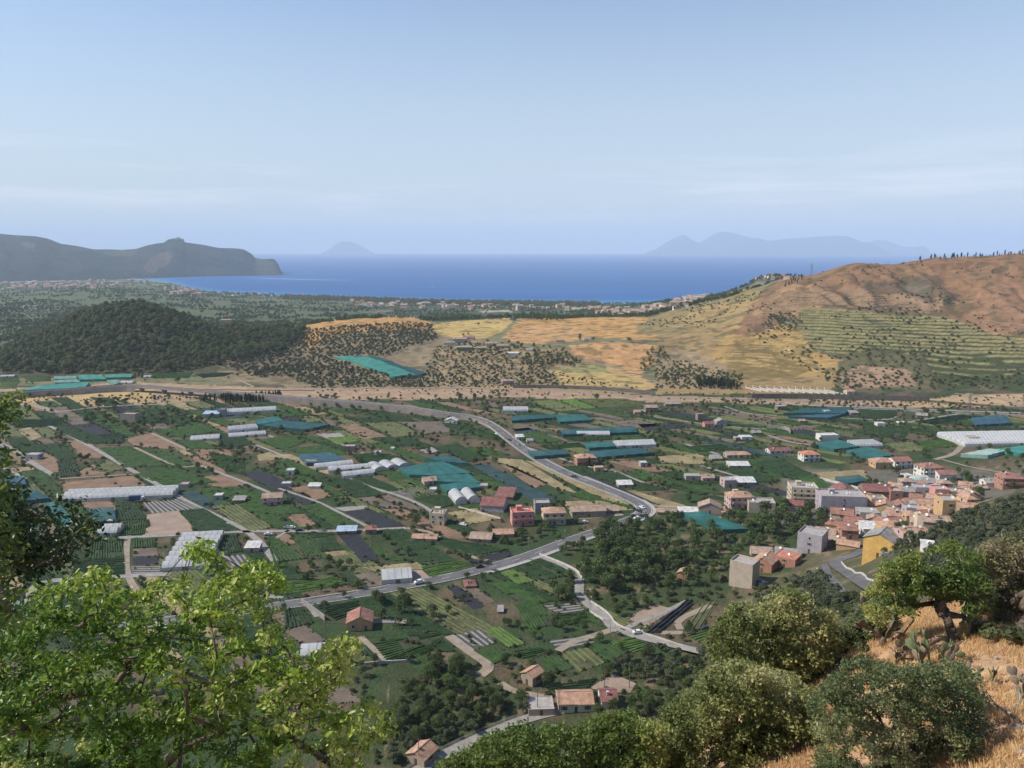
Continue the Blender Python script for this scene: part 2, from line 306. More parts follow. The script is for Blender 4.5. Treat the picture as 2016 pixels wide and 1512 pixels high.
# ================================================================ TERRAIN
# land cover in photo pixels, painted in order: (polygon, base colour, edge noise px)
DRY=(.43,.25,.095); DRY2=(.31,.215,.105); DRYG=(.29,.27,.11); SCRUB=(.21,.18,.10); RED=(.215,.125,.072); RED2=(.135,.092,.06); OLIVEG=(.17,.18,.075); DARKG=(.055,.075,.04); BROWN=(.24,.16,.11); SAND=(.42,.30,.19); GREY=(.25,.23,.21)
COVER=[
 ([(-900,740),(-900,560),(700,560),(700,625),(600,660),(560,740)],(.10,.12,.065),6),
 ([(560,770),(560,640),(640,632),(900,640),(1010,700),(1010,770)],(.23,.18,.11),4),
 ([(0,745),(0,680),(120,610),(270,590),(420,640),(560,640),(600,665),(470,700),(430,735)],(.075,.075,.045),5),
 ([(430,690),(600,640),(850,630),(880,690),(760,720),(620,760),(430,750)],(.22,.17,.105),5),
 ([(840,770),(870,680),(1000,680),(1160,690),(1260,730),(1270,775),(1000,775)],(.27,.20,.115),4),
 ([(600,640),(640,632),(720,622),(800,622),(868,640),(840,648),(700,652),(640,668),(610,690),(595,660)],DRY,2),
 ([(845,640),(900,632),(1000,626),(1010,632),(985,655),(960,665),(900,668),(870,660),(850,648)],(.43,.31,.12),1.5),
 ([(1000,655),(1020,628),(1100,625),(1260,625),(1380,618),(1480,600),(1500,660),(1400,700),(1280,670),(1180,665),(1100,675),(1010,672),(990,665)],DRY,2.5),
 ([(1000,660),(1040,640),(1130,640),(1160,652),(1140,668),(1060,678),(1000,672)],(.44,.26,.12),1.5),
 ([(1120,680),(1200,672),(1300,680),(1310,700),(1250,745),(1220,720),(1130,700)],(.45,.26,.12),2),
 ([(1190,720),(1250,735),(1300,762),(1270,768),(1210,752)],(.42,.28,.13),2),
 ([(1085,732),(1170,720),(1250,745),(1280,762),(1110,758)],(.40,.29,.12),2),
 ([(1100,724),(1180,718),(1200,732),(1140,735)],(.25,.24,.10),2),
 ([(1290,775),(1290,640),(1400,600),(1500,640),(1640,640),(1660,700),(1640,775)],(.27,.19,.09),5),
 ([(1400,700),(1440,640),(1560,640),(1600,690),(1655,710),(1645,735),(1560,745),(1420,745)],(.34,.225,.09),2),
 ([(1290,765),(1290,690),(1360,690),(1460,735),(1440,768)],(.27,.20,.12),5),
 ([(1250,640),(1330,600),(1400,585),(1480,565),(1520,580),(1440,620),(1380,650),(1260,660)],(.23,.18,.085),5),
 ([(1300,640),(1400,598),(1500,590),(1460,625),(1380,650)],(.30,.215,.10),4),
 ([(1440,660),(1480,600),(1540,545),(1680,512),(1850,505),(2100,480),(2700,480),(2700,680),(1960,680),(1800,640),(1570,625),(1500,655)],RED,5),
 ([(1480,620),(1540,560),(1600,560),(1620,610),(1560,630)],(.30,.19,.10),4),
 ([(1620,600),(1700,560),(1850,540),(1880,590),(1840,630),(1640,620)],RED2,8),
 ([(1780,560),(1830,545),(1830,590),(1790,590)],(.16,.12,.09),5),
 ([(1575,610),(1850,620),(1960,660),(2100,690),(2700,690),(2700,770),(1640,765),(1655,710),(1600,690),(1575,650)],(.115,.105,.055),3),
 ([(1580,626),(1640,630),(1700,650),(1790,680),(1760,690),(1690,668),(1620,668),(1580,650)],(.11,.12,.05),2),
 ([(1830,700),(2100,690),(2700,690),(2700,765),(1850,760)],(.105,.115,.05),3),
 ([(1650,735),(1700,718),(1790,730),(1800,760),(1660,765)],(.30,.20,.13),4),
 ([(1880,600),(1960,560),(2100,560),(2100,700),(1960,670)],(.25,.145,.085),6),
 # corridor of the river bed and railway
 ([(-900,800),(-900,762),(30,764),(150,758),(250,752),(560,764),(1010,766),(1010,776),(620,790),(500,792),(0,805)],(.34,.24,.16),2),
 ([(30,795),(30,772),(300,766),(300,790)],(.42,.30,.15),3),
 ([(560,772),(620,766),(860,764),(1000,762),(1260,778),(1500,785),(1700,788),(2100,800),(2700,800),(2700,818),(2016,815),(1700,800),(1240,790),(1000,782),(800,788)],(.33,.23,.155),2),
 ([(1720,800),(1900,776),(2016,776),(2016,800),(1800,806)],(.38,.27,.16),3),
]
def terrain_colors(X, Y, Z):
    u, v = proj(X, Y, Z)
    n1 = fbm(X/9, Y/9, 41, 3)-.5; n2 = fbm(X/9+50, Y/9, 43, 3)-.5
    C = np.empty((len(X), 3)); C[:] = (.062, .072, .036)            # valley floor: mixed weeds and soil
    g = fbm(X/22, Y/22, 71); m = g > .56; C[m] = (.115, .09, .058); m = g < .42; C[m] = (.04, .065, .028)
    far = Y > 860; C[far] = (.17, .16, .09)
    vf = Y > 1480; 
    gg = fbm(X/120, Y/160, 77); C[vf] = (.062, .078, .052)
    C[vf & (gg > .57)] = (.17, .155, .10); C[vf & (gg < .44)] = (.055, .075, .05)
    cell = _hash(np.floor(X/110+n1*.4), np.floor(Y/150), 5)
    plain = Y > 2700
    C[plain & (cell > .82)] = (.36, .31, .23); C[plain & (cell < .25)] = (.06, .085, .05); C[plain & (cell > .25) & (cell < .4)] = (.09, .12, .06)
    spur = (Y > 60) & (Y < 520) & (Z > 2.5); C[spur] = (.10, .095, .055); C[spur & (fbm(X/10, Y/10, 33) > .62)] = (.20, .15, .095)
    vill = (Y > 380) & (Y < 540) & (u > 1540) & (v > 925) & (v < 1100); C[vill] = (.13, .12, .095)
    near = Y < 70; C[near] = (.43, .27, .155)
    g2 = fbm(X/2.2, Y/2.2, 91); mm = near & (g2 > .6); C[mm] = (.31, .18, .11); mm = near & (g2 < .36); C[mm] = (.52, .36, .19)
    for poly, c, e in COVER:
        uu = u + n1*e*6; vv = v + n2*e*1.6
        m = far & inpoly(uu, vv, poly)
        m |= (Y > 740) & (Y <= 860) & inpoly(uu, vv, poly)
        C[m] = c
    for poly, c in ([(1060,1170),(1150,1060),(1290,1005),(1480,1030),(1640,1040),(1560,1120),(1440,1160),(1330,1215),(1160,1225)],(.05,.07,.03)), ([(700,1520),(760,1300),(960,1320),(1040,1370),(1060,1430),(900,1520)],(.05,.065,.03)), ([(1080,1440),(1180,1330),(1390,1270),(1500,1290),(1560,1440),(1400,1500)],(.06,.07,.032)), ([(1440,1180),(1600,1110),(1800,1040),(2016,960),(2300,900),(2300,1180),(1760,1200),(1560,1300),(1440,1300)],(.085,.085,.045)):
        m = (Y > 60) & (Y < 560) & inpoly(u+n1*14, v+n2*8, poly); C[m] = c; C[m & (fbm(X/7, Y/7, 37) > .66)] = (.17, .13, .08)
    beach = (Y > 3300) & (Z > -99.9) & (Z < -98.9) & (Y/np.maximum(X*0+1,1) > 0) & (u > 250); C[beach] = (.40, .37, .30)
    hl = far & (Y < 1500); hn = fbm(X/6, Y/6, 55); C[hl] *= (0.80+.40*hn[hl])[:, None]
    sc = far & (Y < 1480) & (fbm(X/13, Y/13, 58) > .60); C[sc] = C[sc]*.45 + np.array((.055, .062, .03))*.55
    return C
_t1 = [(1576,606),(1700,612),(1860,622),(1960,655),(2100,680),(2100,770),(1850,765),(1820,700),(1700,690),(1660,700),(1600,690),(1576,650)]
_t2 = [(1430,700),(1470,665),(1560,655),(1600,690),(1600,725),(1560,745),(1430,745)]
_t3 = [(1500,660),(1500,590),(1640,560),(1860,580),(1850,615),(1576,604)]
for _t, _st, _fr in ((_t1, 3.2, .72), (_t2, 1.9, .7), (_t3, 3.0, .55)): TERR.append((wpoly(_t), _st, _fr))
REDP.extend(wpoly([(1560,600),(1600,545),(1680,525),(1850,520),(2100,505),(2100,690),(1960,660),(1850,612),(1640,600)]))
def build_terrain():
    rows = np.concatenate([np.geomspace(1.2, 60, 110)[:-1], np.geomspace(60, 200, 60)[:-1], np.arange(200, 880, 6.0), np.arange(880, 1500, 2.2), np.geomspace(1500, 8200, 230)])
    ss = np.linspace(-1.1, 1.2, 761)
    S, Yg = np.meshgrid(ss, rows); X = (S*Yg).ravel(); Y = Yg.ravel(); Z = height(X, Y)
    Ccol = terrain_colors(X, Y, Z)
    nr, nc = len(rows), len(ss); Zg = Z.reshape(nr, nc); sl = np.gradient(Zg, rows, axis=0).ravel(); n9 = fbm(X/30, Y/30, 88)
    for ti, (poly, st_, fr_) in enumerate(TERR):      # terrace banks: dry grass on the steep faces, greener treads
        m = inpoly(X, Y, poly); bank = m & (sl > .42); tread = m & (sl < .30)
        Ccol[bank] = ((.25, .215, .10), (.38, .27, .12), (.24, .16, .10))[ti]; g = tread & (n9 > .30); Ccol[g] = Ccol[g]*.25+np.array(((.042, .055, .022), (.15, .115, .045), (.10, .07, .042))[ti])*.75
    nr, nc = len(rows), len(ss); i = np.arange(nr*nc).reshape(nr, nc)
    F = np.stack([i[:-1, :-1], i[:-1, 1:], i[1:, 1:], i[1:, :-1]], -1).reshape(-1, 4)
    A = np.concatenate([Ccol, np.ones((len(X), 1))], 1)
    m = mat('ground_cover', (1, 1, 1), rough=.95, attr='cover', var=.20, scale=.09, scale2=.9, bump=.5, bscale=.6, spec=.1)
    o = npmesh('ground', np.stack([X, Y, Z], 1), F, m, smooth=True, attrs={'cover': ('FLOAT_COLOR', A)})
    tag(o, kind='structure')
    return o
ground = build_terrain()

# ---------------------------------------------------------------- sea
def build_sea():
    m = bpy.data.materials.new('sea_water'); m.use_nodes = True; n = m.node_tree.nodes; l = m.node_tree.links.new
    p = n['Principled BSDF']; p.inputs['Base Color'].default_value = (.010, .075, .27, 1); p.inputs['Roughness'].default_value = .45; p.inputs['IOR'].default_value = 1.33
    p.inputs['Specular IOR Level'].default_value = .12
    tc = n.new('ShaderNodeTexCoord'); nz = n.new('ShaderNodeTexNoise'); nz.inputs['Scale'].default_value = .006; nz.inputs['Detail'].default_value = 8; nz.inputs['Roughness'].default_value = .65
    mp = n.new('ShaderNodeMapping'); mp.inputs['Scale'].default_value = (.5, 2.2, 1)
    bp = n.new('ShaderNodeBump'); bp.inputs['Strength'].default_value = .35; bp.inputs['Distance'].default_value = 6
    l(tc.outputs['Object'], mp.inputs[0]); l(mp.outputs[0], nz.inputs[0]); l(nz.outputs[0], bp.inputs['Height']); l(bp.outputs[0], p.inputs['Normal'])
    nz2 = n.new('ShaderNodeTexNoise'); nz2.inputs['Scale'].default_value = .0009; nz2.inputs['Detail'].default_value = 5; l(mp.outputs[0], nz2.inputs[0])
    cr = n.new('ShaderNodeValToRGB'); cr.color_ramp.elements[0].position = .35; cr.color_ramp.elements[0].color = (.004, .075, .26, 1); cr.color_ramp.elements[1].position = .7; cr.color_ramp.elements[1].color = (.006, .105, .33, 1)
    l(nz2.outputs[0], cr.inputs[0])
    # shallower, greener water along the shore: depth attribute
    at_ = n.new('ShaderNodeAttribute'); at_.attribute_name = 'shallow'; mx = n.new('ShaderNodeMixRGB'); mx.inputs[2].default_value = (.05, .24, .42, 1)
    l(at_.outputs['Fac'], mx.inputs[0]); l(cr.outputs[0], mx.inputs[1]); l(mx.outputs[0], p.inputs['Base Color'])
    rows = np.concatenate([np.arange(2800, 9000, 60), np.geomspace(9000, 45000, 60)]); ss = np.linspace(-1.6, 1.7, 200)
    S, Yg = np.meshgrid(ss, rows); X = (S*Yg).ravel(); Y = Yg.ravel(); Z = np.full(X.shape, -100.0)
    h = height(X, Y, False); sh = np.clip(1-(-100-h)/9, 0, 1)*(Y < 8000)*.8
    nr, nc = len(rows), len(ss); i = np.arange(nr*nc).reshape(nr, nc); F = np.stack([i[:-1, :-1], i[:-1, 1:], i[1:, 1:], i[1:, :-1]], -1).reshape(-1, 4)
    o = npmesh('sea', np.stack([X, Y, Z], 1), F, m, attrs={'shallow': ('FLOAT', sh)}); tag(o, kind='structure')
build_sea()

# ---------------------------------------------------------------- headland and islands (real relief, far out)
def relief(name, sil, tfront, tridge, tback, base_v, zbase, colfn, m, label=None, nx=260, rough=20, ztop_pow=.8, folds=4):
    """sil: skyline [(u,v)], with t as (u,t) lists; builds front slope, crest and back slope"""
    us = np.linspace(sil[0][0], sil[-1][0], nx); vs = np.interp(us, [p[0] for p in sil], [p[1] for p in sil])
    tf = np.interp(us, [p[0] for p in tfront], [p[1] for p in tfront]); tr = np.interp(us, [p[0] for p in tridge], [p[1] for p in tridge])
    NF = 26; V = []
    x, dy, dz = rayarr(us, vs); Xr = x*tr; Yr = dy*tr; Zr = CAMZ + dz*tr
    bv = np.interp(us, [p[0] for p in base_v], [p[1] for p in base_v]) if base_v else None
    xb, dyb, dzb = rayarr(us, np.full(nx, 0) + (bv if bv is not None else 545)); 
    Xf = x/dy*tf; Yf = tf
    for j in range(NF+1):
        q = j/NF
        ridges = (fbm(us/38.0+q*.8, np.full(nx, q*2.2), 13, folds)-.5)
        w = math.sin(math.pi*q)
        X = Xf*(1-q)+Xr*q; Y = Yf*(1-q)+Yr*q; Z = zbase + (Zr-zbase)*(q**ztop_pow) ; Z = Z + ridges*rough*w*np.clip((Zr-zbase)/150, .05, 1)
        Y = Y + ridges*rough*2.2*w
        V.append(np.stack([X, Y, Z], 1))
    for j in range(1, 9):
        q = j/8; X = Xr*(1+q*(tback/tr.mean())); Y = Yr*(1+q*(tback/tr.mean())); Z = Zr + (zbase-5-Zr)*q**1.2
        V.append(np.stack([X, Y, Z], 1))
    V = np.concatenate(V); nr = NF+9; i = np.arange(nr*nx).reshape(nr, nx); F = np.stack([i[:-1, :-1], i[:-1, 1:], i[1:, 1:], i[1:, :-1]], -1).reshape(-1, 4)
    C = colfn(V); o = npmesh(name, V, F, m, smooth=True, attrs={'cover': ('FLOAT_COLOR', np.concatenate([C, np.ones((len(V), 1))], 1))}); tag(o, kind='structure')
    return o
mfar = mat('far_hill_cover', (1, 1, 1), attr='cover', rough=.95, var=.25, scale=.01, scale2=.06, bump=.6, bscale=.03, spec=.05)
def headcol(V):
    n = fbm(V[:, 0]/180, V[:, 1]/120, 21); C = np.empty((len(V), 3)); C[:] = (.017, .030, .042); C[n > .56] = (.028, .036, .042); C[n < .4] = (.010, .020, .032)  # scrub tones darkened and blued: part of the distance haze is painted in
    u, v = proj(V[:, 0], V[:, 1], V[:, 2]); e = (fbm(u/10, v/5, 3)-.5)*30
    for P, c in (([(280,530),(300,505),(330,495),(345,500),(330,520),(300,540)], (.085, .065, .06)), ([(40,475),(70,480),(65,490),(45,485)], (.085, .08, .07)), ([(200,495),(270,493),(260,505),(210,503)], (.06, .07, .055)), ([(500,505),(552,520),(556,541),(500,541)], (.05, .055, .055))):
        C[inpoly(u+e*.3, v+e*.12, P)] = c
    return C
headsil = [(-700,430),(-300,445),(-60,458),(0,460),(30,463),(70,465),(95,470),(120,480),(150,484),(185,491),(215,491),(240,492),(268,490),(290,483),(310,479),(322,478),(332,471),(345,470),(358,471),(364,477),(400,482),(430,488),(465,489),(480,491),(494,499),(503,508),(515,510),(540,510),(548,520),(556,541),(560,545)]
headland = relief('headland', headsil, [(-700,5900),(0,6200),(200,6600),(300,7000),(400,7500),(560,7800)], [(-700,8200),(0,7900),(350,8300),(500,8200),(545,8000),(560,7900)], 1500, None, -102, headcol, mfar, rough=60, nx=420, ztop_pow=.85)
def islcol(V): C = np.empty((len(V), 3)); C[:] = (.10, .11, .10); return C
i1 = [(1268,499),(1290,491),(1310,478),(1325,470),(1340,463),(1350,463),(1362,472),(1375,478),(1390,471),(1405,461),(1420,456),(1438,457),(1455,462),(1475,467),(1500,480),(1530,499)]
relief('island', i1, [(1268,37000),(1530,37000)], [(1268,39000),(1530,39000)], 1500, None, -104, islcol, mfar, rough=200, ztop_pow=1.0)
i2 = [(1405,499),(1430,485),(1460,476),(1490,468),(1512,474),(1550,470),(1600,467),(1640,464),(1665,464),(1685,471),(1700,477),(1716,478),(1735,490),(1760,500)]
relief('island', i2, [(1405,33500),(1760,33500)], [(1405,35500),(1760,35500)], 1500, None, -104, islcol, mfar, rough=200, ztop_pow=1.0)
i3 = [(1660,499),(1690,482),(1715,476),(1725,472),(1745,473),(1765,481),(1780,486),(1800,487),(1818,484),(1825,488),(1834,500)]
relief('island', i3, [(1660,39500),(1834,39500)], [(1660,41000),(1834,41000)], 1500, None, -104, islcol, mfar, rough=200, ztop_pow=1.0)
i4 = [(632,499),(650,489),(663,478),(672,475),(692,476),(705,481),(722,490),(738,499)]
relief('island', i4, [(632,41000),(738,41000)], [(632,42000),(738,42000)], 1500, None, -104, islcol, mfar, rough=100, ztop_pow=1.0)
# ================================================================ FIELDS, ROADS
RNG = random.Random(7); NPR = np.random.default_rng(7)
BLOCK = []           # world polygons (with bounding boxes) where nothing else is planted
def block(poly):
    xs = [p[0] for p in poly]; ys = [p[1] for p in poly]; BLOCK.append((min(xs), max(xs), min(ys), max(ys), list(poly)))
def blocked(X, Y, lst=None):
    X = np.asarray(X, float); Y = np.asarray(Y, float); r = np.zeros(X.shape, bool)
    for x0, x1, y0, y1, P in (BLOCK if lst is None else lst):
        m = (X >= x0) & (X <= x1) & (Y >= y0) & (Y <= y1) & ~r
        if m.any():
            i = np.nonzero(m)[0]; r[i] = inpoly(X[i], Y[i], P)
    return r
FM = {
 'green': mat('green_crop_soil', (.042, .05, .026), var=.3, scale=.3, bump=.4, bscale=2),
 'dark': mat('dark_crop_soil', (.045, .055, .035), var=.25, scale=.3, bump=.4, bscale=2),
 'bright': mat('bright_crop_soil', (.085, .095, .04), var=.25, scale=.3, bump=.4, bscale=2),
 'soil': mat('ploughed_soil', (.21, .135, .085), var=.25, scale=.12, bump=.8, bscale=1.5),
 'pink': mat('pale_pink_soil', (.29, .215, .165), var=.18, scale=.15, bump=.5, bscale=2),
 'tan': mat('dry_grass_plot', (.25, .20, .105), var=.35, scale=.1, bump=.6, bscale=2),
 'olive': mat('weedy_plot', (.085, .088, .042), var=.35, scale=.15, bump=.6, bscale=2),
 'brown': mat('brown_plot', (.135, .105, .08), var=.25, scale=.12, bump=.5, bscale=2),
 'black': mat('black_net_plot', (.028, .029, .034), var=.2, scale=.3, rough=.7, spec=.2),
 'grey': mat('gravel_plot', (.26, .245, .23), var=.2, scale=.3, bump=.3, bscale=4),
 'strips': mat('mulched_soil', (.075, .065, .055), var=.2, scale=.3),
 'cloche': mat('black_bed_soil', (.05, .045, .04), var=.2, scale=.3),
 'netblue': mat('dark_net_cover', (.03, .06, .062), var=.3, scale=.12, spec=.2),
}
MCROP = {'cloche': mat('black_film', (.022, .024, .028), var=.2, rough=.5, spec=.4), 'green': mat('crop_green', (.032, .072, .019), var=.35, scale=.25, scale2=3, spec=.2), 'dark': mat('crop_dark_green', (.019, .044, .016), var=.35, scale=.25, scale2=3, spec=.2),
 'bright': mat('crop_bright_green', (.075, .135, .03), var=.3, scale=.25, scale2=3, spec=.2), 'mulch': mat('pale_mulch_film', (.24, .24, .235), var=.15, rough=.6),
 'olive': mat('crop_olive', (.11, .13, .045), var=.35, scale=.3, scale2=3)}
def lerp2(a, b, t): return (a[0]+(b[0]-a[0])*t, a[1]+(b[1]-a[1])*t)
def field(quad, typ, z=.12, clip=None, rows_between='auto', hand=True):
    """quad: world corners a,b,c,d; a->b and d->c the short ends; rows run along the longer side"""
    q = [(p[0], p[1]) for p in quad]
    l1 = math.dist(q[0], q[1])+math.dist(q[3], q[2]); l2 = math.dist(q[1], q[2])+math.dist(q[0], q[3])
    if l1 > l2: q = q[1:]+q[:1]
    a, b, c, d = q            # short side a-b, long side a-d / b-c
    base = FM[typ]; mb = MB(); n = 10; m_ = 3
    vs = []
    for j in range(n+1):
        for i in range(m_+1):
            p = lerp2(lerp2(a, b, i/m_), lerp2(d, c, i/m_), j/n); vs.append(p)
    hz = height([p[0] for p in vs], [p[1] for p in vs])
    fs = [(j*(m_+1)+i, j*(m_+1)+i+1, (j+1)*(m_+1)+i+1, (j+1)*(m_+1)+i) for j in range(n) for i in range(m_)]
    # make faces point up
    area = (b[0]-a[0])*(d[1]-a[1])-(b[1]-a[1])*(d[0]-a[0])
    if area < 0: fs = [f[::-1] for f in fs]
    mb.add([(p[0], p[1], hz[k]+z) for k, p in enumerate(vs)], fs, 0)
    mats = [base]; W_ = (math.dist(a, b)+math.dist(d, c))/2; Ln = (math.dist(a, d)+math.dist(b, c))/2
    spec = {'green': ('green', 1.15, .8, .42), 'dark': ('dark', 1.3, .95, .5), 'bright': ('bright', 1.5, 1.0, .4), 'olive': ('olive', 2.2, .8, .3), 'strips': ('mulch', 2.3, 1.15, .07), 'cloche': ('cloche', 1.9, 1.2, .7), 'netblue': None}.get(typ)
    if spec:
        cm, sp, wd, ht = spec; mats.append(MCROP[cm]); nrow = max(2, int(W_/sp)); seg = max(2, int(Ln/(4.0 if typ != 'strips' else 9)))
        V = []; 
        ii, jj = np.meshgrid(np.arange(nrow), np.arange(seg), indexing='ij'); t = (ii.ravel()+.5)/nrow; s0 = jj.ravel()/seg; s1 = (jj.ravel()+1.02)/seg
        keep = NPR.random(len(t)) > (.0 if typ == 'strips' else .04)
        patch = fbm(t*W_/9+a[0], s0*Ln/9+a[1], 3) 
        if typ in ('green', 'olive'): keep &= patch > .3
        A = np.array(a); B = np.array(b); C_ = np.array(c); D = np.array(d)
        def P(t, s): return (A[None]*(1-t[:, None])+B[None]*t[:, None])*(1-s[:, None]) + (D[None]*(1-t[:, None])+C_[None]*t[:, None])*s[:, None]
        m0 = P(t, (s0+s1)/2); keep &= (blocked(m0[:, 0], m0[:, 1]) == False) if not hand else True
        t, s0, s1 = t[keep], s0[keep], s1[keep]
        if len(t):
            hw = wd/2/W_*(1+ (NPR.random(len(t))-.5)*.4*(typ != 'strips')); k = len(t); hh = ht*(1+(NPR.random(k)-.5)*.7*(typ != 'strips'))
            cs = []
            for (ss, off, zz) in ((s0, -1, 0), (s0, 1, 0), (s1, 1, 0), (s1, -1, 0), (s0, -.55, 1), (s0, .55, 1), (s1, .55, 1), (s1, -.55, 1)):
                p = P(t+hw*off, ss); cs.append(np.concatenate([p, (height(p[:, 0], p[:, 1])+z+(hh if zz else -.02))[:, None]], 1))
            V = np.stack(cs, 1).reshape(-1, 3)
            ff = [(0,1,5,4),(1,2,6,5),(2,3,7,6),(3,0,4,7),(4,5,6,7)]
            if area < 0: ff = [f[::-1] for f in ff]
            F = (np.arange(k)[:, None, None]*8 + np.array(ff)[None]).reshape(-1, 4)
            b0 = len(mb.v); AV = np.array(mb.v); AF = np.array(mb.f)
            V = np.concatenate([AV, V]); F = np.concatenate([AF, F+b0]); mi = np.concatenate([np.zeros(len(AF), int), np.ones(len(F)-len(AF), int)])
            o = npmesh('field', V, F, mats, mi); tag(o, kind='structure')
            return o
    o = mb.build('field', mats); tag(o, kind='structure'); return o
